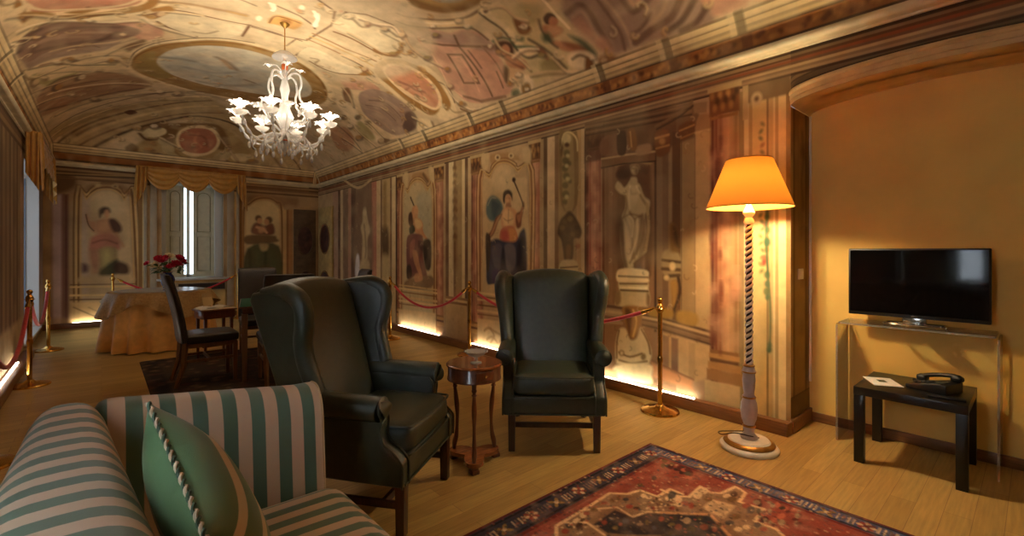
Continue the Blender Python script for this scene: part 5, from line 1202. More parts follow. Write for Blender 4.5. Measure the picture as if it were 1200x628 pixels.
C 461 40 20 700 2417 11103 -33 230 118 133 -94 108
C 462 40 20 500 2311 11192 205 6 89 238
Q 463 0 12 1000 1963 11426 -5 39 -20 39 -30 17 -30 0 -24 -25 -10 -39 5 -39 20 -38 29 -29 31 15 24 23
Q 463 0 15 1000 1925 11484 126 -5 54 151 -95 85 -88 -46
Q 463 0 12 1000 3003 11464 -3 37 -19 39 -30 17 -34 -13 -26 -22 -14 -36 4 -37 18 -37 30 -15 32 -2 26 20
Q 463 0 15 1000 2749 11601 182 -73 75 73 -111 168 -146 -9
Q 464 0 20 1000 2007 11659 268 110 361 -42 150 -78 -15 172 -637 58
Q 465 0 20 1000 1597 11856 272 -136 233 107 544 26 520 -33 42 90 -619 31 -963 16
C 466 30 8 1000 1599 11949 685 0 890 -32
Q 467 0 30 800 3310 11889 360 -451 828 193 116 277 -625 71 -598 91
C 451 50 20 700 3653 11358 398 464
C 468 40 20 700 3716 11310 459 500
C 469 30 8 1000 4627 12008 -377 -450 -404 -329
C 470 49 20 600 388 6273 196 180 197 216 171 1 260 -12
C 471 29 14 750 382 6237 196 167 195 218 169 2 257 -9
C 470 32 20 600 427 6663 183 -2 233 108 241 141 272 -41
C 472 31 14 750 422 6599 180 15 231 96 237 144 270 -38
C 473 35 20 600 642 7492 199 -2 296 43 219 -170
C 474 45 14 750 633 7406 196 14 291 34 218 -156
C 473 33 20 600 798 7937 236 -53 212 65 63 281
C 474 27 14 750 786 7852 234 -50 209 68 62 282
C 475 33 20 600 462 8015 270 225 274 241 260 159
C 474 38 14 750 452 7928 267 229 270 230 257 163
C 475 37 20 600 504 8974 405 144 371 70 325 109
C 472 47 14 750 494 8848 398 163 366 75 320 101
C 470 38 20 600 492 10077 399 -117 471 -121 400 -211
C 474 48 14 750 481 9923 393 -98 466 -101 394 -206
C 475 44 20 600 305 7506 33 716 -14 1048
C 471 45 14 750 301 7428 34 689 -18 1036
C 476 39 20 600 260 7048 2 760 -9 1085 1 1416
C 474 26 14 750 253 6972 3 732 -13 1060 -2 1362
C 470 31 20 600 258 6729 -8 724 -2 1161
C 471 34 14 750 253 6665 -10 712 -2 1121
C 473 35 20 600 1008 8132 189 -35 117 248
C 474 30 14 750 992 8051 187 -32 115 237
C 470 31 20 600 1394 6784 106 176 159 130 218 77
C 472 45 14 750 1382 6728 104 177 157 119 216 91
C 475 35 20 600 1425 9852 464 -296 357 -46
C 471 48 14 750 1407 9734 459 -291 353 -30
C 470 32 20 600 1092 10731 492 -507 497 -235
C 474 39 14 750 1076 10579 486 -484 490 -228
C 476 31 20 600 1889 11408 175 109 180 91
C 471 25 14 750 1869 11364 174 107 181 107
C 473 43 20 600 2736 11116 241 360 184 258
C 474 30 14 750 2700 11062 242 369 182 250
Q 470 0 20 700 517 6432 -7 31 -11 8 -12 -19 -12 -19 -8 -22 -1 -26 8 -32 11 -7 12 19 12 19 8 21
Q 477 0 14 800 503 6387 -2 2 -8 6 -10 -8 -9 -7 -4 -24 -1 -13 5 -16 8 -5 9 7 7 22 6 9
Q 475 0 20 700 574 6980 -9 33 -14 -4 -19 -14 -18 -28 -11 -32 -1 -40 7 -18 16 -10 18 14 17 29 10 46
Q 477 0 14 800 553 6914 -5 17 -10 7 -12 -5 -11 -20 -7 -22 0 -26 5 -17 10 -7 12 6 10 19 7 22
Q 475 0 20 700 719 7890 -9 47 -20 1 -27 -7 -24 -50 -16 -55 -4 -50 9 -20 20 -14 25 21 25 36 16 55
Q 472 0 14 800 701 7810 -8 32 -16 -2 -21 -11 -20 -39 -14 -30 -3 -38 7 -18 16 2 21 12 20 25 13 43
Q 470 0 20 700 854 7921 -8 19 -21 3 -29 -5 -27 -46 -19 -39 -6 -35 9 -20 21 -2 27 19 27 32 19 39
Q 477 0 14 800 813 7819 -4 30 -10 21 -13 -4 -12 -17 -8 -34 -2 -39 4 -16 11 -22 12 4 12 18 8 34
Q 470 0 20 700 1015 6833 -6 18 -16 13 -23 4 -21 -9 -16 -27 -5 -36 6 -19 16 -13 22 -4 21 23 16 14
Q 472 0 14 800 991 6772 -4 30 -11 9 -16 -1 -15 -15 -10 -18 -4 -24 5 -17 11 -9 15 2 15 15 10 18
Q 475 0 20 700 540 8257 -8 32 -17 12 -20 -27 -19 -41 -11 -60 -1 -53 9 -32 17 -11 20 27 18 41 11 60
Q 471 0 14 800 536 8179 -8 19 -16 -16 -22 -25 -19 -54 -14 -45 -4 -24 7 -5 16 17 22 26 20 40 14 44
Q 473 0 20 700 245 8323 -12 5 -26 -29 -28 -82 -27 -97 -16 -88 0 -53 15 -5 25 44 29 69 24 96 14 87
Q 471 0 14 800 226 8184 -9 4 -19 -18 -21 -59 -18 -73 -11 -63 0 -40 7 11 18 34 23 44 16 73 13 48
Q 473 0 20 700 1283 7265 -3 42 -11 23 -16 0 -16 -13 -12 -17 -5 -36 3 -29 11 -23 15 -12 16 13 13 30
Q 471 0 14 800 1264 7214 -2 29 -10 8 -13 11 -14 -15 -10 -19 -4 -10 3 -29 10 -8 12 -11 14 16 10 5
Q 475 0 20 700 1232 8148 -7 46 -24 20 -32 0 -33 -13 -24 -47 -9 -46 8 -33 23 -33 32 1 32 26 25 33
Q 477 0 14 800 1179 8072 -3 30 -9 20 -13 11 -13 -16 -10 -32 -4 -37 3 -29 9 -21 13 -10 13 16 10 32
Q 475 0 20 700 1485 6613 -5 31 -19 16 -25 21 -26 -4 -21 -22 -8 -20 5 -31 18 -28 25 -9 26 5 20 9
Q 474 0 14 800 1446 6579 -2 16 -9 21 -14 11 -14 -1 -11 -17 -5 -23 2 -28 9 -21 13 -11 15 14 11 17
Q 475 0 20 700 1815 9635 -3 55 -15 54 -26 23 -29 -15 -22 -34 -12 -57 3 -56 16 -54 25 -22 28 16 23 33
Q 472 0 14 800 1783 9542 -3 43 -14 39 -22 19 -24 -5 -19 -24 -10 -45 2 -55 16 -27 21 -19 24 6 19 24
Q 475 0 20 700 2054 9611 -2 83 -23 73 -39 35 -43 -3 -35 -36 -18 -77 5 -71 24 -62 38 -33 41 -9 34 37
Q 471 0 14 800 1992 9546 -2 42 -13 38 -20 31 -24 -6 -19 -23 -11 -44 2 -42 14 -38 21 -19 22 -6 19 23
Q 475 0 20 700 797 9431 -9 34 -22 17 -29 -31 -29 -46 -18 -80 -5 -63 9 -33 22 -3 29 18 27 46 20 66
Q 472 0 14 800 764 9297 -6 17 -14 11 -18 -13 -17 -41 -12 -45 -3 -37 6 -18 14 -10 17 27 18 27 11 44
Q 476 0 20 700 1065 9940 -10 48 -27 23 -38 -10 -36 -51 -27 -73 -8 -73 10 -48 27 -22 36 11 36 51 27 72
Q 474 0 14 800 1012 9796 -5 31 -14 11 -18 1 -18 -25 -13 -44 -4 -50 5 -31 14 -10 17 -1 18 26 13 43
Q 476 0 20 700 1608 11210 -5 35 -17 17 -24 8 -24 9 -18 -13 -8 -38 6 -21 16 -31 24 -8 24 -8 19 27
Q 474 0 14 800 1595 11162 -6 36 -20 20 -28 12 -28 -2 -22 -10 -8 -22 7 -22 19 -33 28 -12 28 3 22 9
Q 476 0 20 700 1877 11097 -9 38 -30 29 -41 26 -43 -3 -32 -14 -13 -32 9 -38 30 -28 40 -24 42 -11 33 27
Q 472 0 14 800 1821 11063 -5 20 -17 31 -26 10 -25 10 -21 -25 -8 -21 6 -20 17 -31 25 -10 25 -9 21 24
Q 475 0 20 700 1835 11684 -12 16 -33 24 -47 1 -46 0 -34 4 -13 -24 12 -15 33 -23 45 -19 46 0 35 14
Q 477 0 14 800 1786 11648 -8 11 -23 30 -34 3 -33 4 -24 -8 -10 -8 8 -30 24 -11 33 -2 33 -4 25 8
Q 476 0 20 700 2177 11803 -11 19 -32 29 -46 0 -45 -1 -33 5 -13 -30 11 -18 33 -4 44 -21 45 0 34 17
Q 474 0 14 800 2113 11785 -6 10 -18 4 -24 14 -24 15 -19 -19 -7 -13 6 -9 16 -25 24 -13 25 8 20 16
Q 473 0 20 700 2613 11808 -10 16 -27 20 -38 15 -40 -10 -29 -3 -11 -8 8 -38 27 -18 38 -12 40 9 29 2
Q 474 0 14 800 2554 11781 -5 9 -15 23 -22 11 -23 -11 -16 1 -9 -34 6 -8 14 -22 22 -9 23 10 16 -2
Q 476 0 20 700 3004 11742 -9 36 -33 27 -47 3 -48 3 -36 -15 -14 -23 9 -36 32 -24 47 -2 47 -3 37 13
Q 474 0 14 800 2940 11725 -7 10 -20 7 -27 18 -29 -2 -23 -12 -8 -9 5 -28 20 -7 27 -16 29 2 22 10
Q 475 0 20 700 3529 11671 -11 35 -43 16 -59 18 -61 0 -44 -2 -21 -35 11 -34 40 -31 58 -15 61 0 48 17
Q 477 0 14 800 3429 11642 -4 24 -19 5 -25 12 -27 -4 -21 -12 -8 -9 3 -24 19 -4 25 -12 27 4 19 -4
C 473 30 16 650 2029 5586 -170 -43 -147 -102 -164 112
C 473 30 16 650 3111 5586 170 -43 147 -102 164 112
C 472 30 12 800 2061 5547 -173 -32 -146 -100 -162 112
C 472 30 12 800 3079 5547 173 -32 146 -100 162 112
C 475 28 16 650 1995 5969 -259 54 -225 18 -122 -131
C 475 28 16 650 3145 5969 259 54 225 18 122 -131
C 474 23 12 800 2027 5931 -256 55 -229 29 -115 -139
C 474 23 12 800 3113 5931 256 55 229 29 115 -139
C 470 26 16 650 1828 6556 -309 25 -167 98
C 470 26 16 650 3312 6556 309 25 167 98
C 471 31 12 800 1860 6518 -306 27 -164 99
C 471 31 12 800 3280 6518 306 27 164 99
C 473 37 16 650 1628 5408 -225 208 -215 32 -203 -73
C 473 37 16 650 3512 5408 225 208 215 32 203 -73
C 474 35 12 800 1659 5382 -223 208 -212 34 -201 -72
C 474 35 12 800 3481 5382 223 208 212 34 201 -72
C 475 35 16 650 775 5797 -267 63 -165 -153 -49 -200
C 475 35 16 650 4365 5797 267 63 165 -153 49 -200
C 472 23 12 800 809 5784 -260 64 -175 -137 -47 -200
C 472 23 12 800 4331 5784 260 64 175 -137 47 -200
C 470 32 16 650 521 6937 -139 -154 -201 -127
C 470 32 16 650 4619 6937 139 -154 201 -127
C 471 39 12 800 562 6924 -141 -145 -207 -109
C 471 39 12 800 4578 6924 141 -145 207 -109
C 473 26 16 650 359 6889 -111 -284 16 -513
C 473 26 16 650 4781 6889 111 -284 -16 -513
C 472 23 12 800 398 6885 -113 -275 15 -513
C 472 23 12 800 4742 6885 113 -275 -15 -513
C 475 37 16 650 1026 4567 -181 57 -166 -111 -166 -36
C 475 37 16 650 4114 4567 181 57 166 -111 166 -36
C 471 31 12 800 1051 4561 -179 58 -171 -104 -155 -43
C 471 31 12 800 4089 4561 179 58 171 -104 155 -43
C 473 36 16 650 701 4582 31 -204 -64 -153
C 473 36 16 650 4439 4582 -31 -204 64 -153
C 472 26 12 800 731 4577 30 -204 -63 -153
C 472 26 12 800 4409 4577 -30 -204 63 -153
C 475 32 16 650 456 4520 -43 -227 -56 -206
C 475 32 16 650 4684 4520 43 -227 56 -206
C 474 24 12 800 481 4523 -32 -234 -64 -199
C 474 24 12 800 4659 4523 32 -234 64 -199
C 476 35 16 650 532 4130 -185 -75 -34 -206
C 476 35 16 650 4608 4130 185 -75 34 -206
C 471 30 12 800 556 4132 -181 -75 -45 -198
C 471 30 12 800 4584 4132 181 -75 45 -198
C 473 26 16 650 1306 4373 -67 -176 -177 -14 -81 -79
C 473 26 16 650 3834 4373 67 -176 177 -14 81 -79
C 474 28 12 800 1330 4366 -67 -176 -169 -20 -80 -79
C 474 28 12 800 3810 4366 67 -176 169 -20 80 -79
C 475 26 16 650 933 8494 -338 93 -278 -134
C 475 26 16 650 4207 8494 338 93 278 -134
C 471 21 12 800 979 8451 -335 104 -276 -114
C 471 21 12 800 4161 8451 335 104 276 -114
C 470 39 16 650 697 9260 -319 -186 -259 -185
C 470 39 16 650 4443 9260 319 -186 259 -185
C 471 26 12 800 747 9218 -316 -166 -261 -146
C 471 26 12 800 4393 9218 316 -166 261 -146
C 475 36 16 650 711 8044 -309 -23 -80 -392
C 475 36 16 650 4429 8044 309 -23 80 -392
C 471 28 12 800 757 8011 -310 -2 -82 -383
C 471 28 12 800 4383 8011 310 -2 82 -383
C 470 39 16 650 1467 7457 -225 223 -142 216
C 470 39 16 650 3673 7457 225 223 142 216
C 474 33 12 800 1507 7411 -223 224 -140 217
C 474 33 12 800 3633 7411 223 224 140 217
Q 473 0 18 700 1910 5574 -10 32 -4 36 8 21 17 1 17 -11 17 -26 9 -32 0 -27 -8 -20 -17 -1 -13 1
Q 473 0 18 700 3230 5574 10 32 4 36 -8 21 -17 1 -17 -11 -17 -26 -9 -32 0 -27 8 -20 17 -1 13 1
Q 474 0 12 800 1933 5568 -2 12 -2 25 10 8 10 9 11 -4 7 -7 6 -21 -3 -16 -5 -18 -10 -8 -11 3
Q 474 0 12 800 3207 5568 2 12 2 25 -10 8 -10 9 -11 -4 -7 -7 -6 -21 3 -16 5 -18 10 -8 11 3
Q 470 0 18 700 1726 5507 -9 32 5 31 10 36 25 8 19 3 14 -14 8 -33 -5 -31 -14 -26 -20 -17 -18 -3
Q 470 0 18 700 3414 5507 9 32 -5 31 -10 36 -25 8 -19 3 -14 -14 -8 -33 5 -31 14 -26 20 -17 18 -3
Q 474 0 12 800 1754 5505 -5 22 1 28 15 13 15 13 15 0 9 -6 5 -22 -6 -19 -10 -22 -15 -13 -15 0
Q 474 0 12 800 3386 5505 5 22 -1 28 -15 13 -15 13 -15 0 -9 -6 -5 -22 6 -19 10 -22 15 -13 15 0
Q 475 0 18 700 1424 5874 -8 32 6 32 13 38 22 19 21 5 16 -14 3 -23 -2 -42 -17 -28 -22 -19 -16 -13
Q 475 0 18 700 3716 5874 8 32 -6 32 -13 38 -22 19 -21 5 -16 -14 -3 -23 2 -42 17 -28 22 -19 16 -13
Q 478 0 12 800 1462 5879 -7 21 1 27 8 21 14 12 10 8 13 -15 6 -22 0 -27 -9 -20 -13 -12 -15 1
Q 478 0 12 800 3678 5879 7 21 -1 27 -8 21 -14 12 -10 8 -13 -15 -6 -22 0 -27 9 -20 13 -12 15 1
Q 473 0 18 700 1471 6581 -13 42 1 40 10 36 19 16 22 -7 18 -25 13 -43 -1 -40 -10 -35 -18 -16 -23 7
Q 473 0 18 700 3669 6581 13 42 -1 40 -10 36 -19 16 -22 -7 -18 -25 -13 -43 1 -40 10 -35 18 -16 23 7
Q 474 0 12 800 1501 6580 -9 31 1 28 5 31 18 2 14 -1 17 -25 9 -32 -1 -28 -9 -21 -14 -12 -14 1
Q 474 0 12 800 3639 6580 9 31 -1 28 -5 31 -18 2 -14 -1 -17 -25 -9 -32 1 -28 9 -21 14 -12 14 1
Q 475 0 18 700 1552 5450 -5 22 4 30 10 35 19 17 19 3 15 -14 9 -32 -4 -30 -14 -25 -19 -17 -19 -3
Q 475 0 18 700 3588 5450 5 22 -4 30 -10 35 -19 17 -19 3 -15 -14 -9 -32 4 -30 14 -25 19 -17 19 -3
Q 471 0 12 800 1581 5448 -6 21 0 28 10 21 14 13 16 0 14 -15 5 -22 0 -27 -10 -21 -14 -13 -15 0
Q 471 0 12 800 3559 5448 6 21 0 28 -10 21 -14 13 -16 0 -14 -15 -5 -22 0 -27 10 -21 14 -13 15 0
Q 475 0 18 700 1329 5672 -7 22 -4 36 5 31 15 13 22 -9 19 -23 6 -22 5 -36 -10 -22 -15 -12 -17 -1
Q 475 0 18 700 3811 5672 7 22 4 36 -5 31 -15 13 -22 -9 -19 -23 -6 -22 -5 -36 10 -22 15 -12 17 -1
Q 477 0 12 800 1361 5673 -8 20 -4 24 5 17 9 8 18 -12 7 -7 13 -29 -2 -15 -4 -17 -9 -8 -12 3
Q 477 0 12 800 3779 5673 8 20 4 24 -5 17 -9 8 -18 -12 -7 -7 -13 -29 2 -15 4 -17 9 -8 12 3
Q 470 0 18 700 1151 5550 -12 31 -1 38 10 35 21 18 21 4 22 -22 11 -31 1 -39 -15 -25 -15 -26 -21 -4
Q 470 0 18 700 3989 5550 12 31 1 38 -10 35 -21 18 -21 4 -22 -22 -11 -31 -1 -39 15 -25 15 -26 21 -4
Q 478 0 12 800 1182 5563 -2 12 -1 25 7 20 8 19 15 -1 14 -14 8 -21 -4 -16 -7 -20 -8 -19 -15 1
Q 478 0 12 800 3958 5563 2 12 1 25 -7 20 -8 19 -15 -1 -14 -14 -8 -21 4 -16 7 -20 8 -19 15 1
Q 476 0 18 700 913 5491 -15 28 -1 26 3 29 16 13 18 1 16 -14 15 -29 7 -34 -3 -29 -16 -12 -17 -1
Q 476 0 18 700 4227 5491 15 28 1 26 -3 29 -16 13 -18 1 -16 -14 -15 -29 -7 -34 3 -29 16 -12 17 -1
Q 477 0 12 800 944 5489 -9 19 -4 24 6 18 11 9 9 7 15 -14 3 -11 4 -24 -5 -18 -6 -17 -15 1
Q 477 0 12 800 4196 5489 9 19 4 24 -6 18 -11 9 -9 7 -15 -14 -3 -11 -4 -24 5 -18 6 -17 15 1
Q 473 0 18 700 702 5689 -16 29 -5 36 7 32 14 23 21 3 19 -13 14 -29 5 -36 -6 -32 -13 -23 -21 -2
Q 473 0 18 700 4438 5689 16 29 5 36 -7 32 -14 23 -21 3 -19 -13 -14 -29 -5 -36 6 -32 13 -23 21 -2
Q 471 0 12 800 733 5699 -10 20 -3 24 1 27 14 11 10 8 11 -6 9 -20 3 -24 -1 -27 -14 -11 -10 -7
Q 471 0 12 800 4407 5699 10 20 3 24 -1 27 -14 11 -10 8 -11 -6 -9 -20 -3 -24 1 -27 14 -11 10 -7
Q 475 0 18 700 436 5708 -8 22 -9 47 8 45 17 38 24 15 16 -3 15 -30 1 -40 -8 -45 -15 -37 -24 -15
Q 475 0 18 700 4704 5708 8 22 9 47 -8 45 -17 38 -24 15 -16 -3 -15 -30 -1 -40 8 -45 15 -37 24 -15
Q 477 0 12 800 471 5756 -13 19 -5 23 6 18 7 17 10 7 20 -14 12 -19 5 -23 -6 -18 -6 -17 -18 2
Q 477 0 12 800 4669 5756 13 19 5 23 -6 18 -7 17 -10 7 -20 -14 -12 -19 -5 -23 6 -18 6 -17 18 2
Q 473 0 18 700 278 5579 -15 19 -3 26 -6 37 16 21 19 9 17 -4 14 -20 12 -33 -4 -29 -4 -29 -18 -10
Q 473 0 18 700 4862 5579 15 19 3 26 6 37 -16 21 -19 9 -17 -4 -14 -20 -12 -33 4 -29 4 -29 18 -10
Q 477 0 12 800 303 5605 -6 10 -8 23 6 16 7 17 12 6 14 -5 5 -11 8 -22 -6 -17 -6 -16 -11 -7
Q 477 0 12 800 4837 5605 6 10 8 23 -6 16 -7 17 -12 6 -14 -5 -5 -11 -8 -22 6 -17 6 -16 11 -7
Q 475 0 18 700 1439 5020 -7 20 -2 25 7 20 13 11 15 -1 15 -14 7 -20 2 -26 -7 -19 -13 -11 -15 0
Q 475 0 18 700 3701 5020 7 20 2 25 -7 20 -13 11 -15 -1 -15 -14 -7 -20 -2 -26 7 -19 13 -11 15 0
Q 472 0 12 800 1465 5015 -8 20 2 14 10 9 4 17 13 -2 8 -7 8 -19 -2 -15 -4 -17 -10 -9 -13 3
Q 472 0 12 800 3675 5015 8 20 -2 14 -10 9 -4 17 -13 -2 -8 -7 -8 -19 2 -15 4 -17 10 -9 13 3
Q 470 0 18 700 1330 5100 -6 21 -3 38 15 26 14 25 20 4 22 -21 6 -22 2 -38 -14 -25 -19 -17 -21 -4
Q 470 0 18 700 3810 5100 6 21 3 38 -15 26 -14 25 -20 4 -22 -21 -6 -22 -2 -38 14 -25 19 -17 21 -4
Q 478 0 12 800 1364 5115 -3 11 -4 24 5 17 11 9 13 -2 14 -15 3 -11 3 -24 -10 -8 -11 -9 -7 -7
Q 478 0 12 800 3776 5115 3 11 4 24 -5 17 -11 9 -13 -2 -14 -15 -3 -11 -3 -24 10 -8 11 -9 7 -7
Q 470 0 18 700 930 4131 -3 11 -1 26 11 22 12 22 14 11 12 -3 10 -19 1 -25 -11 -23 -19 -15 -13 -10
Q 470 0 18 700 4210 4131 3 11 1 26 -11 22 -12 22 -14 11 -12 -3 -10 -19 -1 -25 11 -23 19 -15 13 -10
Q 472 0 12 800 959 4140 -4 10 1 15 6 18 5 17 9 8 11 -5 12 -17 -2 -15 -5 -18 -13 -10 -9 -7
Q 472 0 12 800 4181 4140 4 10 -1 15 -6 18 -5 17 -9 8 -11 -5 -12 -17 2 -15 5 -18 13 -10 9 -7
Q 479 0 18 700 852 4283 -10 19 0 26 13 24 14 24 15 12 21 -11 9 -19 0 -27 -13 -23 -13 -24 -15 -12
Q 479 0 18 700 4288 4283 10 19 0 26 -13 24 -14 24 -15 12 -21 -11 -9 -19 0 -27 13 -23 13 -24 15 -12
Q 474 0 12 800 882 4306 -5 10 0 13 3 16 11 8 7 6 11 -5 4 -10 0 -13 -3 -16 -3 -15 -15 1
Q 474 0 12 800 4258 4306 5 10 0 13 -3 16 -11 8 -7 6 -11 -5 -4 -10 0 -13 3 -16 3 -15 15 1
Q 473 0 18 700 911 4663 -8 20 -5 36 8 33 23 18 16 13 20 -11 7 -21 5 -36 -15 -25 -15 -25 -16 -13
Q 473 0 18 700 4229 4663 8 20 5 36 -8 33 -23 18 -16 13 -20 -11 -7 -21 -5 -36 15 -25 15 -25 16 -13
Q 472 0 12 800 947 4691 -4 10 -8 21 2 15 10 7 13 -2 9 -6 5 -10 7 -21 -9 -7 -2 -15 -13 2
Q 472 0 12 800 4193 4691 4 10 8 21 -2 15 -10 7 -13 -2 -9 -6 -5 -10 -7 -21 9 -7 2 -15 13 2
Q 473 0 18 700 819 4644 -11 18 -3 25 2 28 17 13 12 9 19 -12 10 -19 2 -24 -1 -28 -16 -13 -12 -9
Q 473 0 18 700 4321 4644 11 18 3 25 -2 28 -17 13 -12 9 -19 -12 -10 -19 -2 -24 1 -28 16 -13 12 -9
Q 477 0 12 800 845 4651 -4 10 -6 22 5 17 11 9 9 7 11 -5 4 -10 5 -23 -4 -16 -12 -10 -8 -6
Q 477 0 12 800 4295 4651 4 10 6 22 -5 17 -11 9 -9 7 -11 -5 -4 -10 -5 -23 4 -16 12 -10 8 -6
Q 479 0 18 700 591 4183 -3 11 -2 26 5 30 14 23 16 11 15 -2 3 -12 1 -26 -4 -30 -14 -22 -16 -12
Q 479 0 18 700 4549 4183 3 11 2 26 -5 30 -14 23 -16 11 -15 -2 -3 -12 -1 -26 4 -30 14 -22 16 -12
Q 478 0 12 800 615 4200 -5 10 -6 22 7 18 7 19 12 8 13 -4 13 -17 -3 -16 2 -25 -16 -11 -11 -8
Q 478 0 12 800 4525 4200 5 10 6 22 -7 18 -7 19 -12 8 -13 -4 -13 -17 3 -16 -2 -25 16 -11 11 -8
Q 476 0 18 700 492 4610 -12 19 -1 25 5 31 15 23 17 11 15 -3 11 -19 10 -34 -5 -30 -14 -23 -17 -11
Q 476 0 18 700 4648 4610 12 19 1 25 -5 31 -15 23 -17 11 -15 -3 -11 -19 -10 -34 5 -30 14 -23 17 -11
Q 472 0 12 800 516 4625 -5 11 -5 23 9 19 9 19 12 9 14 -4 4 -11 5 -23 0 -27 -17 -11 -13 -9
Q 472 0 12 800 4624 4625 5 11 5 23 -9 19 -9 19 -12 9 -14 -4 -4 -11 -5 -23 0 -27 17 -11 13 -9
Q 473 0 18 700 444 4806 -4 11 -5 23 1 27 9 20 14 9 14 -5 13 -18 5 -24 -9 -19 -10 -20 -13 -8
Q 473 0 18 700 4696 4806 4 11 5 23 -1 27 -9 20 -14 9 -14 -5 -13 -18 -5 -24 9 -19 10 -20 13 -8
Q 477 0 12 800 471 4823 -6 9 -10 21 3 15 13 8 9 6 12 -6 5 -9 9 -21 -2 -15 -3 -16 -18 2
Q 477 0 12 800 4669 4823 6 9 10 21 -3 15 -13 8 -9 6 -12 -6 -5 -9 -9 -21 2 -15 3 -16 18 2
Q 470 0 18 700 324 4616 -18 17 3 15 -2 25 8 18 15 8 16 -4 17 -18 -4 -15 3 -25 -8 -18 -14 -8
Q 470 0 18 700 4816 4616 18 17 -3 15 2 25 -8 18 -15 8 -16 -4 -17 -18 4 -15 -3 -25 8 -18 14 -8
Q 472 0 12 800 348 4629 -7 9 -11 21 4 15 4 16 11 6 14 -5 7 -10 0 -13 -4 -15 -4 -16 -10 -6
Q 472 0 12 800 4792 4629 7 9 11 21 -4 15 -4 16 -11 6 -14 -5 -7 -10 0 -13 4 -15 4 -16 10 -6
Q 470 0 18 700 377 3672 -7 9 2 15 -5 24 8 17 14 8 17 -3 6 -9 -2 -15 5 -24 -7 -17 -14 -8
Q 470 0 18 700 4763 3672 7 9 -2 15 5 24 -8 17 -14 8 -17 -3 -6 -9 2 -15 -5 -24 7 -17 14 -8
Q 472 0 12 800 398 3684 -8 9 -1 12 3 15 3 16 10 6 16 -4 7 -9 1 -13 -2 -15 -15 -8 -10 -6
Q 472 0 12 800 4742 3684 8 9 1 12 -3 15 -3 16 -10 6 -16 -4 -7 -9 -1 -13 2 -15 15 -8 10 -6
Q 473 0 18 700 319 3573 -9 8 0 13 -9 22 18 10 13 7 5 3 8 -9 0 -13 9 -22 -18 -10 -12 -7
Q 473 0 18 700 4821 3573 9 8 0 13 9 22 -18 10 -13 7 -5 3 -8 -9 0 -13 -9 -22 18 -10 12 -7
Q 474 0 12 800 330 3579 -8 8 0 14 6 16 5 17 14 7 5 3 7 -9 12 -20 -5 -16 -5 -16 -13 -8
Q 474 0 12 800 4810 3579 8 8 0 14 -6 16 -5 17 -14 7 -5 3 -7 -9 -12 -20 5 -16 5 -16 13 -8
Q 476 0 18 700 228 3368 -8 10 -10 22 17 21 0 26 23 11 9 4 7 -10 -7 -17 0 -26 -15 -21 -7 -16
Q 476 0 18 700 4912 3368 8 10 10 22 -17 21 0 26 -23 11 -9 4 -7 -10 7 -17 0 -26 15 -21 7 -16
Q 477 0 12 800 241 3401 5 2 -4 11 0 14 1 13 12 6 4 2 11 -8 4 -12 -1 -13 0 -14 -11 -5
Q 477 0 12 800 4899 3401 -5 2 4 11 0 14 -1 13 -12 6 -4 2 -11 -8 -4 -12 1 -13 0 -14 11 -5
Q 479 0 18 700 1225 4678 -2 12 2 28 6 32 20 16 20 4 11 -4 7 -21 -1 -28 -13 -24 -19 -15 -14 -12
Q 479 0 18 700 3915 4678 2 12 -2 28 -6 32 -20 16 -20 4 -11 -4 -7 -21 1 -28 13 -24 19 -15 14 -12
Q 472 0 12 800 1259 4680 -9 19 -3 24 6 19 13 10 15 0 9 -5 9 -20 -3 -16 -6 -18 -6 -19 -15 1
Q 472 0 12 800 3881 4680 9 19 3 24 -6 19 -13 10 -15 0 -9 -5 -9 -20 3 -16 6 -18 6 -19 15 1
Q 475 0 18 700 1329 4686 -13 29 2 28 12 24 13 24 26 -5 17 -12 6 -21 5 -37 -13 -23 -18 -16 -20 -3
Q 475 0 18 700 3811 4686 13 29 -2 28 -12 24 -13 24 -26 -5 -17 -12 -6 -21 -5 -37 13 -23 18 -16 20 -3
Q 471 0 12 800 1354 4694 -2 11 -2 25 7 20 14 11 16 0 9 -5 9 -20 -4 -16 -8 -20 -13 -11 -10 -9
Q 471 0 12 800 3786 4694 2 11 2 25 -7 20 -14 11 -16 0 -9 -5 -9 -20 4 -16 8 -20 13 -11 10 -9
Q 476 0 18 700 811 8520 -22 63 -7 61 5 57 18 27 26 -6 29 -45 16 -54 11 -71 -8 -47 -18 -27 -25 7
Q 476 0 18 700 4329 8520 22 63 7 61 -5 57 -18 27 -26 -6 -29 -45 -16 -54 -11 -71 8 -47 18 -27 25 7
Q 472 0 12 800 841 8516 -8 33 -4 51 7 45 16 26 19 2 15 -16 12 -43 3 -51 -6 -45 -16 -26 -19 -1
Q 472 0 12 800 4299 8516 8 33 4 51 -7 45 -16 26 -19 2 -15 -16 -12 -43 -3 -51 6 -45 16 -26 19 -1
Q 470 0 18 700 557 8614 -18 55 -7 75 8 72 20 54 31 8 25 -23 16 -55 6 -76 -8 -72 -23 -43 -25 -17
Q 470 0 18 700 4583 8614 18 55 7 75 -8 72 -20 54 -31 8 -25 -23 -16 -55 -6 -76 8 -72 23 -43 25 -17
Q 477 0 12 800 594 8640 -14 43 -3 52 4 56 15 37 23 3 17 -15 19 -53 2 -51 -9 -47 -13 -36 -18 -13
Q 477 0 12 800 4546 8640 14 43 3 52 -4 56 -15 37 -23 3 -17 -15 -19 -53 -2 -51 9 -47 13 -36 18 -13
Q 475 0 18 700 363 8012 -16 44 -9 75 5 83 20 65 27 29 32 -21 20 -54 0 -67 -4 -83 -23 -54 -26 -29
Q 475 0 18 700 4777 8012 16 44 9 75 -5 83 -20 65 -27 29 -32 -21 -20 -54 0 -67 4 -83 23 -54 26 -29
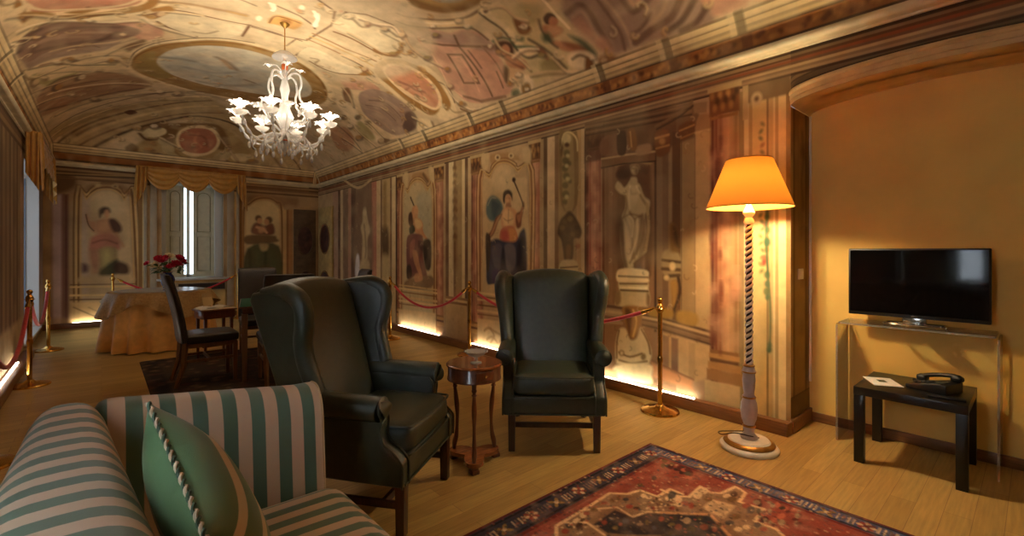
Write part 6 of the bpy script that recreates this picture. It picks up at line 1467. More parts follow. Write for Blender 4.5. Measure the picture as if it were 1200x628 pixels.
Q 474 0 12 800 402 8074 -14 33 -8 48 6 44 13 34 19 11 20 -14 12 -32 7 -49 -5 -44 -12 -34 -18 -11
Q 474 0 12 800 4738 8074 14 33 8 48 -6 44 -13 34 -19 11 -20 -14 -12 -32 -7 -49 5 -44 12 -34 18 -11
Q 475 0 18 700 201 5210 -17 20 -11 36 1 40 16 33 17 21 24 -3 14 -21 9 -36 -13 -32 -13 -33 -16 -20
Q 475 0 18 700 4939 5210 17 20 11 36 -1 40 -16 33 -17 21 -24 -3 -14 -21 -9 -36 13 -32 13 -33 16 -20
Q 478 0 12 800 224 5247 -6 10 -7 24 0 27 13 19 7 16 18 -5 6 -10 6 -24 -12 -19 0 -27 -18 -8
Q 478 0 12 800 4916 5247 6 10 7 24 0 27 -13 19 -7 16 -18 -5 -6 -10 -6 -24 12 -19 0 -27 18 -8
Q 470 0 18 700 282 4848 -14 19 3 28 1 41 13 33 14 20 21 -2 12 -20 8 -36 -12 -33 -11 -33 -14 -20
Q 470 0 18 700 4858 4848 14 19 -3 28 -1 41 -13 33 -14 20 -21 -2 -12 -20 -8 -36 12 -33 11 -33 14 -20
Q 471 0 12 800 304 4872 -5 11 -3 25 5 29 15 21 8 18 7 4 15 -19 -8 -18 -4 -29 -4 -28 -8 -18
Q 471 0 12 800 4836 4872 5 11 3 25 -5 29 -15 21 -8 18 -7 4 -15 -19 8 -18 4 -29 4 -28 8 -18
"""
# ------------------------------------------------------------------ the painted decoration (pigments; vault tones also even out the chandelier's light)
def expand(text):
    for row in text.strip().split('\n'):
        q = row.split(); n = [int(x) for x in q[1:]]
        col = TR_COLOURS[n[0]]; wd, bl, al = (x / 1000 for x in n[1:4])
        pts, x, y = [], 0, 0
        for i in range(4, len(n), 2):
            x += n[i]; y += n[i + 1]; pts.append((x / 1000, y / 1000))
        if q[0] == 'Q': yield ('P', col, bl, al, crom(pts, 4, True))
        elif q[0] == 'P': yield ('P', col, bl, al, pts)
        elif q[0] == 'C': yield ('L', col, wd, bl, al, crom(pts, 4))
        else: yield ('L', col, wd, bl, al, pts)
def band(c, y0, y1, col, z0=0.0, z1=2.78, blur=0.004, a=1.0): c.rect(col, y0, y1, z0, z1, blur, a)
def moulding(c, y0, y1, z0, z1, cols):
    n = len(cols)
    for i, col in enumerate(cols): c.rect(col, y0, y1, z0 + (z1 - z0) * i / n, z0 + (z1 - z0) * (i + 1) / n, 0.003)
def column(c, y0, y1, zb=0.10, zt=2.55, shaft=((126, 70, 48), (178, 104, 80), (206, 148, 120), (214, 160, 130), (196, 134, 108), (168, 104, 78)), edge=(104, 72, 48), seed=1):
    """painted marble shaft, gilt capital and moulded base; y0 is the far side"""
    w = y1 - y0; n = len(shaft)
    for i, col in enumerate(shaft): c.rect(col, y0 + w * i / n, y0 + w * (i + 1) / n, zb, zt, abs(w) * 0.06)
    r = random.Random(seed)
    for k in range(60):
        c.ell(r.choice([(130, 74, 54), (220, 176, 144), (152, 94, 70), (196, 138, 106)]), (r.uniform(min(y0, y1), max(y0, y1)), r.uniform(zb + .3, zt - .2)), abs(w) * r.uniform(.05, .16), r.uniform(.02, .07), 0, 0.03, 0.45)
    ym, hw = (y0 + y1) / 2, abs(w) / 2
    c.rect((134, 92, 46), ym - hw * 1.1, ym + hw * 1.1, zt - 0.22, zt, 0.01)
    for k in range(10):
        a = -1 + 2 * (k + .5) / 10
        c.ell(r.choice([(176, 128, 66), (190, 144, 80), (92, 60, 32)]), (ym + a * hw, zt - 0.06 - 0.10 * (k % 3) / 2), hw * .16, 0.03, 0, 0.01, 0.85)
    c.rect((196, 168, 124), ym - hw * 1.25, ym + hw * 1.25, zt - 0.03, zt + 0.01, 0.006); c.rect((160, 116, 62), ym - hw, ym + hw, zt - 0.25, zt - 0.225, 0.006)
    for z0, z1, k, col in ((zb + .24, zb + .27, 1.05, (150, 106, 58)), (zb + .20, zb + .24, 1.12, (190, 146, 84)), (zb + .17, zb + .20, 1.05, (120, 80, 42)), (zb + .11, zb + .17, 1.22, (184, 140, 80)), (zb + .02, zb + .11, 1.3, (166, 124, 72))): c.rect(col, ym - hw * k, ym + hw * k, z0, z1, 0.008)
def paint_right(c):
    YE = 10.8
    c.rect((186, 156, 122), 1.1, YE, 0, 2.8)
    # painted entablature under the real cornice
    moulding(c, 1.1, YE, 2.545, 2.72, ENTAB)
    # vertical order of the bays, far to near
    for y0, y1, col in ((9.92, 9.62, (186, 150, 130)), (9.62, 9.50, (120, 88, 70)), (9.50, 9.36, (206, 180, 146)), (9.36, 9.10, (150, 120, 98)), (9.10, 8.95, (190, 144, 120)), (8.95, 8.72, (128, 98, 80)), (8.72, 8.20, (156, 126, 104)), (8.20, 8.02, (140, 106, 86)), (8.02, 7.82, (190, 128, 106)), (7.82, 7.66, (206, 178, 142)), (7.66, 7.60, (134, 100, 68)), (7.60, 7.30, (196, 166, 122)), (7.30, 7.24, (140, 106, 72)), (7.24, 7.10, (214, 190, 152)), (7.10, 7.05, (96, 64, 44)),
                        (6.86, 5.98, (196, 162, 124)), (5.60, 5.52, (128, 96, 72)), (5.52, 5.40, (220, 200, 166)), (5.40, 5.34, (150, 118, 84)), (5.34, 5.20, (176, 146, 104)), (5.20, 5.13, (216, 194, 156)), (5.13, 5.06, (120, 88, 62)), (5.06, 4.99, (200, 172, 136)),
                        (4.72, 3.92, (196, 162, 124)), (3.70, 3.64, (176, 148, 112)), (3.64, 3.58, (120, 92, 64)), (3.58, 3.47, (212, 184, 148)), (3.47, 3.41, (150, 116, 80)), (3.41, 3.16, (176, 146, 100)), (3.16, 3.10, (196, 160, 112)), (3.10, 3.055, (206, 178, 140)), (3.055, 3.02, (104, 72, 46)), (2.835, 2.80, (132, 90, 56)), (2.80, 2.05, (158, 122, 88))):
        c.rect(col, y0, y1, 0.10, 2.545, 0.006)
    for k in range(5):
        c.rect((170, 134, 98) if k % 2 else (146, 112, 80), 2.80 - k * 0.045, 2.80 - (k + 1) * 0.045, 0.8, 2.3, 0.01, 0.5)
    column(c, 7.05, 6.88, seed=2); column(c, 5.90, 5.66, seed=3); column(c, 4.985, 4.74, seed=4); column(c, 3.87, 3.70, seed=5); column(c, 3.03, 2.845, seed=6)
    # strips beside the lamp
    for y0, y1, col in ((1.53, 1.49, (150, 130, 92)), (1.49, 1.455, (206, 188, 146)), (1.455, 1.43, (176, 152, 104)), (1.43, 1.33, (208, 184, 128)), (1.33, 1.316, (150, 128, 84)), (1.316, 1.286, (196, 170, 120)), (1.286, 1.27, (216, 196, 150)), (1.27, 1.25, (182, 156, 106)), (1.25, 1.20, (220, 196, 146)), (1.20, 1.17, (160, 130, 82))):
        c.rect(col, y0, y1, 0.0, 2.52, 0.003)
    c.rect((140, 114, 82), 1.17, 1.50, 2.42, 2.55, 0.01); c.ell((196, 172, 134), (1.40, 2.44), 0.04, 0.05); c.ell((110, 84, 56), (1.40, 2.44), 0.016, 0.02); c.rect((190, 164, 122), 1.46, 1.50, 2.3, 2.56, 0.006)
    for k in range(22):
        z = 1.15 + k * 0.052
        c.ell([(92, 112, 78), (120, 120, 78), (150, 104, 76), (80, 104, 76)][k % 4], (1.365 + 0.008 * math.sin(k * 1.7), z), 0.013, 0.02, 0.6 * (-1) ** k, 0.008, 0.75)
    # dado
    for y0, y1 in ((7.3, 7.66), (5.13, 5.6), (3.16, 3.58)):
        c.rect((196, 168, 130), y0 - .05, y1, 0.09, 0.62, 0.01); moulding(c, y0 - .05, y1, 0.56, 0.66, [(140, 104, 70), (214, 188, 146), (160, 124, 84)])
    # pink marble shaft and gilt base next to the lamp
    c.run(expand(TR_RIGHT))
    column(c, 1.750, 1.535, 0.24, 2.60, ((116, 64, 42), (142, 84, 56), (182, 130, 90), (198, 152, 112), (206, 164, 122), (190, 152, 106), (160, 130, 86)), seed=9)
    r = random.Random(12)
    for k in range(40): c.ell((118, 62, 46), (r.uniform(1.66, 1.75), r.uniform(0.5, 2.3)), 0.012, r.uniform(.02, .09), 0, 0.015, 0.6)
    c.rect((206, 182, 136), 1.52, 1.80, 0.09, 0.255, 0.006)
    r = random.Random(8)
    for n in range(420):                                            # faint leaf and scroll work worn into the panels
        y, z = r.uniform(1.8, 9.9), r.uniform(.15, 2.5)
        R0, a0, tw = r.uniform(.015, .045), r.uniform(0, 2 * PI), r.choice([-1, 1])
        pts = [(y + R0 * (1 - .14 * k) * math.cos(a0 + tw * k * .62), z + R0 * (1 - .14 * k) * math.sin(a0 + tw * k * .62)) for k in range(6)]
        c.line(r.choice([(116, 84, 56), (226, 200, 160), (150, 108, 62)]), pts, r.uniform(.006, .012), .006, .4)
    c.mottle((120, 92, 66), 0.18, 0.33, 4); c.mottle((226, 204, 166), 0.16, 0.21, 5); c.mottle((110, 82, 58), 0.07, 0.05, 6)
GOLDISH = (186, 138, 70)
ENTAB = [(96, 70, 48), (170, 138, 104), (148, 118, 90), (186, 154, 116), (126, 92, 64), (150, 86, 44), (116, 78, 46), (150, 120, 86), (84, 60, 40)]
def paint_spandrel(c):
    """mouldings running on from the wall above, bowed bands following the arch below"""
    U, V = np.meshgrid(c.u, c.v)
    za = arch_z(U); Z = za * (1 - V) + ZW * V
    soft = lambda d, b: np.clip(0.5 - d / (2 * b), 0, 1)[..., None]
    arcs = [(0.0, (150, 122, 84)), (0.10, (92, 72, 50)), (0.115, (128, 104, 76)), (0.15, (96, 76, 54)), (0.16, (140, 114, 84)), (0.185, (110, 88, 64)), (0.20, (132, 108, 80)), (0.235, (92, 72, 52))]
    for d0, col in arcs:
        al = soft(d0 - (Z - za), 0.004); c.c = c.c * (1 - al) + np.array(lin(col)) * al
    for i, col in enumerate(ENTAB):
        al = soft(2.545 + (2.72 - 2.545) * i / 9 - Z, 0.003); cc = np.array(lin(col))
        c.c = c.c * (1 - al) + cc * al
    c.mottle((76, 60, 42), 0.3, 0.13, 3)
def paint_reveal(c):
    for x0, x1, col in ((0, .05, (186, 154, 98)), (.05, .09, (142, 112, 66)), (.09, .31, (166, 134, 78)), (.31, .35, (134, 104, 60)), (.35, .42, (158, 126, 74))): c.rect(col, x0, x1, 0, 3, 0.006)
    c.rect((132, 106, 60), 0.0, 0.42, 0.10, 0.24, 0.006); c.rect((96, 74, 40), 0.0, 0.42, 0.24, 0.25, 0.004)
    c.run(expand(TR_REVEAL)); c.mottle((84, 64, 32), 0.35, 0.12, 8)
def paint_end(c):
    c.rect((176, 146, 112), -1, 4, 0, 2.8)
    moulding(c, -1, 4, 2.50, 2.72, [(120, 90, 62), (166, 134, 98), (140, 108, 78), (112, 82, 54), (158, 126, 90), (104, 74, 48)])
    c.run(expand(TR_END))
    for x0, x1, col in ((0.50, 0.56, (150, 114, 70)), (0.56, 0.62, (206, 182, 140)), (1.96, 2.02, (176, 150, 110)), (2.02, 2.10, (206, 176, 130)), (2.10, 2.16, (150, 108, 60))): c.rect(col, x0, x1, 0.1, 2.5, 0.01)
    c.rect((206, 178, 122), 0.84, 2.1, 0.1, 0.78, 0.01); c.rect((150, 122, 78), 1.86, 1.90, 0.1, 0.78, 0.01)
    c.mottle((116, 88, 62), 0.35, 0.30, 2)
def paint_left(c):
    for k, y in enumerate(np.arange(4.0, 8.3, 0.14)): c.rect([(140, 112, 84), (158, 128, 98), (130, 102, 76), (166, 136, 104)][k % 4], y, y + 0.14, 0.1, 2.55, 0.03)
    moulding(c, -1, 10.8, 2.52, 2.72, [(120, 90, 62), (166, 134, 98), (140, 108, 78), (112, 82, 54)])
    c.rect((190, 156, 130), 7.95, 8.3, 0.1, 2.5, 0.02); c.rect((170, 150, 150), 10.2, 10.8, 0.1, 2.5, 0.02)
    c.rect((200, 170, 130), 3, 8.2, 0.09, 0.5, 0.03)
    c.mottle((110, 82, 60), 0.4, 0.28, 6)
def paint_vault(c):
    U1 = 2 * AL
    c.mottle((226, 200, 158), 0.5, 0.5, 1); c.mottle((172, 138, 104), 0.4, 0.35, 2)
    c.run(expand(TR_VAULT))  # crown tones darkened, flanks lightened to soften the chandelier's light falloff
    r = random.Random(31)
    for n in range(420):                                            # small painted scrolls and leaves all over the stucco
        s = r.random() < .5
        u, v = r.uniform(.36, U1 - .36), r.uniform(2.2, VTOT - .36)
        if abs(u - AL) < .75 and 5.9 < v < 8.3: continue
        R0, a0, tw = r.uniform(.03, .085), r.uniform(0, 2 * PI), r.choice([-1, 1])
        pts = [(u + R0 * (1 - .14 * k) * math.cos(a0 + tw * k * .62), v + R0 * (1 - .14 * k) * math.sin(a0 + tw * k * .62)) for k in range(7)]
        dk, lt = r.choice([(128, 96, 66), (140, 106, 60), (112, 84, 62), (150, 104, 60)]), r.choice([(236, 214, 176), (226, 196, 150), (214, 170, 104)])
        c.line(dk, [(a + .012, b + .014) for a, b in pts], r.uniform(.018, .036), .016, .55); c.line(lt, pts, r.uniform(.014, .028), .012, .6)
        if n % 3 == 0: c.ell(r.choice([GOLDISH, (150, 118, 82), (206, 150, 118), (124, 116, 82)]), (u + r.uniform(-.06, .06), v + r.uniform(-.06, .06)), r.uniform(.02, .05), r.uniform(.012, .025), r.uniform(0, 3), .016, .6)
    # painted entablature along the springing: dark strip, gilt frieze, stepped pale mouldings with breaks
    cols = [(0.0, .050, (120, 104, 82)), (.050, .062, (84, 66, 46)), (.062, .16, (168, 112, 48)), (.16, .178, (104, 78, 50)), (.178, .21, (206, 180, 134)), (.21, .222, (138, 110, 78)), (.222, .262, (220, 196, 150)), (.262, .274, (140, 112, 80)), (.274, .318, (226, 204, 160)), (.318, .330, (120, 94, 66))]
    for a, b, col in cols:
        c.rect(col, U1 - b, U1 - a, 0, VTOT, 0.004); c.rect(col, a, b, 0, VTOT, 0.004); c.rect(col, 0, U1, VTOT - b, VTOT - a, 0.004)
    r = random.Random(4)
    y = 0.6
    while y < 9.6:
        for k in range(2):
            for u in (0.111, U1 - 0.111): c.ell(r.choice([(206, 150, 70), (190, 132, 58), (110, 66, 28)]), (u + r.uniform(-.03, .03), y + k * 0.03), 0.02, 0.022, 0, 0.01, 0.8)
        y += 0.06
    for y in (2.35, 2.95, 3.65, 5.1, 5.75, 6.9, 7.6):
        for s in (0, 1):
            f = (lambda u: U1 - u) if s else (lambda u: u)
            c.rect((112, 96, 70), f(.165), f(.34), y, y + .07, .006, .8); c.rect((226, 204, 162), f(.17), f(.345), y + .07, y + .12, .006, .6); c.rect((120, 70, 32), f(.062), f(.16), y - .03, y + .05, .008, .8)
    c.mottle((150, 116, 84), 0.2, 0.18, 7); c.mottle((236, 214, 176), 0.20, 0.12, 8); c.mottle((128, 98, 70), 0.10, 0.06, 9)
def paint_rug(c):
    x0, x1, y0, y1 = RX0, RX1, RY0, RY1
    c.rect((146, 68, 52), x0, x1, y0, y1)
    c.run(expand(TR_RUG))
    r = random.Random(21)
    # borders: far edge and left edge wide, right edge narrow and bluer
    bx, by = 0.20, 0.185
    NVY = (62, 60, 76); BLU = (74, 86, 122)
    for (a0, a1, b0, b1, col) in ((x0, x1, y1 - by, y1, NVY), (x0, x1, y0, y0 + by, NVY), (x0, x0 + bx, y0, y1, NVY), (x1 - bx * .8, x1, y0, y1, BLU)): c.rect(col, a0, a1, b0, b1, 0.003)
    for ins, col, wd in ((0.012, (110, 36, 34), .02), (0.035, (30, 28, 36), .012), (by - 0.01, (120, 40, 32), .022), (by - 0.035, (36, 30, 34), .012)):
        c.line(col, [(x0 + ins, y0 + ins), (x1 - ins * .85, y0 + ins), (x1 - ins * .85, y1 - ins), (x0 + ins, y1 - ins)], wd, 0.003, 1, True)
    CR, RD, OC = (200, 172, 134), (150, 54, 40), (150, 116, 56)
    def motif(x, y, along_x, k):
        dx, dy = (1, 0) if along_x else (0, 1)
        if k % 4 == 0:
            for a in range(8):
                g = a * PI / 4; c.ell([CR, RD][a % 2], (x + .026 * math.cos(g), y + .026 * math.sin(g)), .014, .011, g, .003)
            c.ell((110, 40, 36), (x, y), .012, .012, 0, .003)
        elif k % 4 == 2:
            for a in range(4):
                g = a * PI / 2 + PI / 4; c.ell(OC, (x + .024 * math.cos(g), y + .024 * math.sin(g)), .02, .010, g, .003)
            c.ell(CR, (x, y), .012, .012, 0, .003)
        else:
            for s in (-.03, -.01, .012, .034): c.line(r.choice([CR, (176, 150, 130), (120, 96, 90)]), [(x + s * dx - .022 * dy, y + s * dy - .022 * dx), (x + s * dx + .022 * dy + .008, y + s * dy + .022 * dx)], .009, .003)
        for q in range(5): c.ell(r.choice([(92, 56, 60), (70, 74, 60), (130, 60, 48)]), (x + r.uniform(-.04, .04), y + r.uniform(-.04, .04)), .006, .006, 0, .003)
    k = 0
    for x in np.arange(x1 - 0.14, x0 + 0.05, -0.088): motif(x, y1 - 0.095, True, k); motif(x, y0 + 0.095, True, k); k += 1
    for y in np.arange(y1 - 0.16, y0 + 0.05, -0.080): motif(x1 - 0.085, y, False, k); motif(x0 + 0.10, y, False, k + 1); k += 1
    for n in range(260):                                            # speckled small flowers of the field
        x, y = r.uniform(x0 + .22, x1 - .18), r.uniform(y0 + .2, y1 - .2)
        c.ell(r.choice([(96, 34, 34), (180, 84, 58), (60, 52, 50), (172, 140, 104)]), (x, y), r.uniform(.004, .010), r.uniform(.004, .009), r.uniform(0, 3), .003, .7)
    for n in range(2600):                                           # knots of every colour over the whole pile
        x, y = r.uniform(x0 + .01, x1 - .01), r.uniform(0.2, y1 - .01)
        c.rect(r.choice([(196, 160, 120), (84, 60, 54), (70, 74, 92), (176, 92, 66), (120, 92, 60), (60, 44, 40)]), x, x + r.uniform(.006, .016), y, y + r.uniform(.006, .016), .003, r.uniform(.3, .75))
    c.mottle((96, 40, 34), 0.2, 0.08, 3); c.mottle((206, 172, 140), 0.18, 0.05, 5)
def paint_dark_rug(c):
    x0, x1, y0, y1 = 0.33, 2.6, 4.55, 6.95
    c.rect((84, 66, 54), x0, x1, y0, y1)
    c.line((52, 40, 36), [(x0 + .1, y0 + .1), (x1 - .1, y0 + .1), (x1 - .1, y1 - .1), (x0 + .1, y1 - .1)], .12, .02, 1, True)
    r = random.Random(2)
    for n in range(500): c.ell(r.choice([(120, 84, 66), (64, 54, 58), (146, 116, 86), (104, 58, 50)]), (r.uniform(x0, x1), r.uniform(y0, y1)), r.uniform(.02, .05), r.uniform(.02, .05), 0, .015, .6)
# ------------------------------------------------------------------ the room
XL, XR, Y0, Y1 = -0.72, 3.68, -0.9, 10.8
ZW = 2.78                         # top of the walls, where the vault springs
HW = (XR - XL) / 2
RISE = 0.95
_t = np.linspace(0, 1, 2001)
def prof(t): return ZW + RISE * (1 - (1 - np.clip(t, 0, 1)) ** 2.3) ** 0.56
_z = prof(_t)
_a = np.concatenate([[0], np.cumsum(np.hypot(np.diff(_t) * HW, np.diff(_z)))])
AL = _a[-1]                       # arc length from springing to crown
VTOT = (Y1 - HW - Y0) + AL
def u_to_x(u):
    u = np.asarray(u); h = u > AL
    t = np.interp(np.where(h, 2 * AL - u, u), _a, _t)
    return np.where(h, XR - t * HW, XL + t * HW)
def v_to_y(v):
    v = np.asarray(v); L0 = Y1 - HW - Y0
    t = np.interp(VTOT - v, _a, _t)
    return np.where(v <= L0, Y0 + v, Y1 - t * HW)
def vault_xyz(u, v):
    X, Y = u_to_x(u), v_to_y(v)
    tx = np.minimum(X - XL, XR - X) / HW
    ty = (Y1 - Y) / HW
    return X, Y, prof(np.minimum(tx, ty))

M_fresco = paint_mat('fresco_plaster', 0.75, 0.13, 7.0)
M_vault = paint_mat('vault_fresco_plaster', 0.8, 0.14, 6.0)
M_cream = mat('cream_plaster', (176, 156, 120), 0.7, var=0.2, scale=8)
M_torus = mat('pale_cornice_plaster', (216, 194, 150), 0.7, var=0.15, scale=7)
M_ochre = mat('ochre_stone_paint', (140, 104, 60), 0.7, var=0.3, scale=12)
M_yellow = mat('yellow_wash_plaster', (234, 192, 98), 0.75, var=0.08, scale=3.0)
M_plain = mat('dim_plaster', (150, 130, 104), 0.8, var=0.15, scale=4)
M_plinth = mat('oak_plinth', (128, 84, 44), 0.45, var=0.25, scale=6, stretch=(14, 1, 14))
M_led = emit_mat('led_strip_glow', (255, 247, 232), 18)
M_white_paint = mat('white_gloss_paint', (206, 206, 200), 0.45)
M_shutter = mat('grey_green_shutter_paint', (208, 206, 178), 0.5, var=0.08, scale=10)
M_shutter_dark = mat('olive_shutter_moulding', (150, 148, 112), 0.5)
M_grille = mat('dark_grille', (50, 40, 34), 0.5)

def wood_floor():
    m, nt, b = new_mat('light_oak_parquet')
    N, L = nt.nodes.new, nt.links.new
    tc = N('ShaderNodeTexCoord')
    br = N('ShaderNodeTexBrick')
    br.inputs['Scale'].default_value = 1.0
    br.inputs['Brick Width'].default_value = 0.9; br.inputs['Row Height'].default_value = 0.105
    br.inputs['Mortar Size'].default_value = 0.0012; br.inputs['Mortar Smooth'].default_value = 0.2
    br.inputs['Color1'].default_value = (*lin((198, 166, 98)), 1); br.inputs['Color2'].default_value = (*lin((174, 142, 80)), 1)
    br.inputs['Mortar'].default_value = (*lin((140, 104, 60)), 1)
    L(tc.outputs['Object'], br.inputs['Vector'])
    mp = N('ShaderNodeMapping'); mp.inputs['Scale'].default_value = (2.0, 26, 1)
    L(tc.outputs['Object'], mp.inputs['Vector'])
    nz = N('ShaderNodeTexNoise'); nz.inputs['Scale'].default_value = 2.5; nz.inputs['Detail'].default_value = 6
    L(mp.outputs['Vector'], nz.inputs['Vector'])
    mr = N('ShaderNodeMapRange'); mr.inputs[1].default_value = .3; mr.inputs[2].default_value = .7; mr.inputs[3].default_value = .8; mr.inputs[4].default_value = 1.12
    L(nz.outputs['Fac'], mr.inputs[0])
    mx = N('ShaderNodeMix'); mx.data_type = 'RGBA'; mx.blend_type = 'MULTIPLY'; mx.inputs[0].default_value = 1
    L(br.outputs['Color'], mx.inputs[6]); L(mr.outputs[0], mx.inputs[7]); L(mx.outputs[2], b.inputs['Base Color'])
    b.inputs['Roughness'].default_value = 0.36
    b.inputs['Specular IOR Level'].default_value = 0.45
    return m
f = MB(); f.box(((XL + XR + 0.5) / 2, (Y0 + Y1) / 2, -0.05), (XR - XL + 1.6, Y1 - Y0 + 1.0, 0.1))
struct(f.build('floor', wood_floor(), smooth=False))

def steps(*segs):
    out = []
    for a, b, d in segs: out.append(np.linspace(a, b, max(2, int(round((b - a) / d)) + 1)))
    return np.unique(np.round(np.concatenate(out), 5))

# ---- right wall with its frescoes (u = Y, v = z)
YN0, YN1, XN = -0.30, 1.17, 4.09           # niche: its two sides and its back
cv = Canvas(steps((YN1, 3.2, 0.0055), (3.2, 6, 0.010), (6, Y1, 0.018)), steps((0, ZW, 0.0075)), (176, 146, 112))
paint_right(cv)
struct(cv.surface('wall_right', lambda U, V: (np.full_like(U, XR), U, V), M_fresco, wash=0.12, gain=1.36))
# ---- its continuation over and past the niche
ZS, ZA = 2.33, 2.425
def arch_z(y):
    q = np.clip((np.asarray(y) - (YN0 + YN1) / 2) / ((YN1 - YN0) / 2), -1, 1)
    return ZS + (ZA - ZS) * np.sqrt(np.maximum(0, 1 - q * q * 0.999))
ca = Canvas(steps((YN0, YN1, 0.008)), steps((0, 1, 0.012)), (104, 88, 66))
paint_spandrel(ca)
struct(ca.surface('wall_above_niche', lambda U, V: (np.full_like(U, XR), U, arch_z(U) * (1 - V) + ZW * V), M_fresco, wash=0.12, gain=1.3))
q = MB(); q.box((XR + 0.05, (Y0 + YN0) / 2, ZW / 2), (0.1, YN0 - Y0, ZW)); struct(q.build('wall_right_front', M_plain, smooth=False))
# niche: back wall, reveals, soffit
q = MB(); q.box((XN + 0.03, (YN0 + YN1) / 2, 1.25), (0.06, YN1 - YN0 + 0.2, 2.5)); struct(q.build('wall_niche_back', M_yellow, smooth=False))
cr = Canvas(steps((0, XN - XR, 0.006)), steps((0, ZS, 0.008)), (118, 92, 50))
paint_reveal(cr)
struct(cr.surface('wall_niche_reveal', lambda U, V: (XR + U, np.full_like(U, YN1), V), M_fresco, gain=1.5))
q = MB(); q.box(((XR + XN) / 2, YN0 - 0.03, ZS / 2), (XN - XR, 0.06, ZS)); struct(q.build('wall_niche_side', M_plain, smooth=False))
q = MB()
q.grid(lambda a, b: (XR + (XN - XR) * b, YN0 + (YN1 - YN0) * a, float(arch_z(YN0 + (YN1 - YN0) * a))), 60, 2)
q.grid(lambda a, b: (XR + 0.13 + 0.16 * b, YN0 + (YN1 - YN0) * (0.06 + 0.88 * a), float(arch_z(YN0 + (YN1 - YN0) * (0.06 + 0.88 * a))) - 0.012 + 0.004 * abs(b - .5)), 50, 2)
struct(q.build('ceiling_niche_soffit', mat('ochre_arch_plaster', (206, 174, 112), 0.7, var=0.15, scale=8)))
# white corner bead down the edge of the niche
q = MB(); q.box((XN - 0.008, YN1 - 0.008, ZS / 2 + 0.15), (0.014, 0.014, ZS - 0.3)); struct(q.build('trim_1', mat('white_bead', (235, 225, 200), 0.5), smooth=False))
# archivolt: stepped mouldings swept round the arch, standing off the wall
def sweep_arch(profile, name, m):
    q = MB(); n = 64
    def fn(a, b):
        y = YN0 + (YN1 - YN0) * a
        z = float(arch_z(y)); k = b * (len(profile) - 1); i = min(int(k), len(profile) - 2); w = k - i
        o = profile[i][0] * (1 - w) + profile[i + 1][0] * w; h = profile[i][1] * (1 - w) + profile[i + 1][1] * w
        return (XR - o, y, z + h)
    q.grid(fn, n, len(profile) - 1)
    return struct(q.build(name, m, angle=25))
sweep_arch([(0, 0.0), (0.012, 0.0), (0.012, 0.028), (0.022, 0.03), (0.022, 0.062), (0.034, 0.066), (0.042, 0.078), (0.036, 0.092), (0.0, 0.096)], 'trim_2', mat('pale_arch_moulding', (196, 166, 112), 0.65, var=0.15, scale=9))

# ---- end wall (u = X, v = z) with the window opening
WX0, WX1, WZ0, WZ1 = 0.84, 1.83, 0.78, 2.60
ce = Canvas(np.unique(np.round(np.concatenate([steps((XL, XR, 0.010)), [WX0, WX1]]), 5)), np.unique(np.round(np.concatenate([steps((0, ZW, 0.010)), [WZ0, WZ1]]), 5)), (170, 142, 112))
paint_end(ce)
def hole_mask(u0, u1, v0, v1):
    return lambda U, V: ~((U >= u0 - 1e-6) & (U < u1 - 1e-6) & (V >= v0 - 1e-6) & (V < v1 - 1e-6))
struct(ce.surface('wall_end', lambda U, V: (U, np.full_like(U, Y1), V), M_fresco, mask=hole_mask(WX0, WX1, WZ0, WZ1), wash=0.12, gain=1.5))

# ---- left wall (u = Y, v = z): a shuttered window behind the sofa, a tall one at the far end
LA = (0.15, 1.35, 0.85, 2.35); LB = (8.3, 10.2, 0.12, 2.45)
uu = np.unique(np.round(np.concatenate([steps((Y0, 6, 0.06), (6, Y1, 0.016)), LA[:2], LB[:2]]), 5))
vv = np.unique(np.round(np.concatenate([steps((0, ZW, 0.014)), LA[2:], LB[2:]]), 5))
cl = Canvas(uu, vv, (160, 132, 106))
paint_left(cl)
h1, h2 = hole_mask(*LA), hole_mask(*LB)
struct(cl.surface('wall_left', lambda U, V: (np.full_like(U, XL), U, V), M_fresco, mask=lambda U, V: h1(U, V) & h2(U, V)))
q = MB(); q.box(((XL + XN) / 2, Y0 - 0.05, 1.9), (XN - XL, 0.1, 3.8)); struct(q.build('wall_front', M_plain, smooth=False))

# ---- the painted vault
cvt = Canvas(steps((0, 2 * AL, 0.011)), steps((0, 1.8, 0.03), (1.8, VTOT, 0.011)), (216, 192, 156))  # base tone lifted in place of light away from the chandelier
paint_vault(cvt)
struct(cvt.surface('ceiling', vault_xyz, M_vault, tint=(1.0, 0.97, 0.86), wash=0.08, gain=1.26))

# ---- cornice: real mouldings under the vault
def cornice(name, pts, p0, p1, inward):
    q = MB(); n = 2
    def fn(a, b):
        k = b * (len(pts) - 1); i = min(int(k + 1e-9), len(pts) - 2); w = k - i
        o = pts[i][0] * (1 - w) + pts[i + 1][0] * w; z = pts[i][1] * (1 - w) + pts[i + 1][1] * w
        base = Vector(p0).lerp(Vector(p1), a)
        return (base.x + inward[0] * o, base.y + inward[1] * o, z)
    q.grid(fn, n, len(pts) - 1)
    return struct(q.build(name, M_torus, angle=30))
cp = [(0, 2.722), (0.014, 2.724), (0.018, 2.736), (0.036, 2.740)] + [(0.058 + 0.030 * math.sin(a), 2.768 - 0.030 * math.cos(a)) for a in np.linspace(0.1, PI, 9)] + [(0.04, 2.802), (-0.02, 2.806)]
cornice('trim_3', cp, (XR, Y0, 0), (XR, Y1, 0), (-1, 0))
cornice('trim_4', cp, (XL, Y1, 0), (XR, Y1, 0), (0, -1))
cornice('trim_5', cp, (XL, Y0, 0), (XL, Y1, 0), (1, 0))

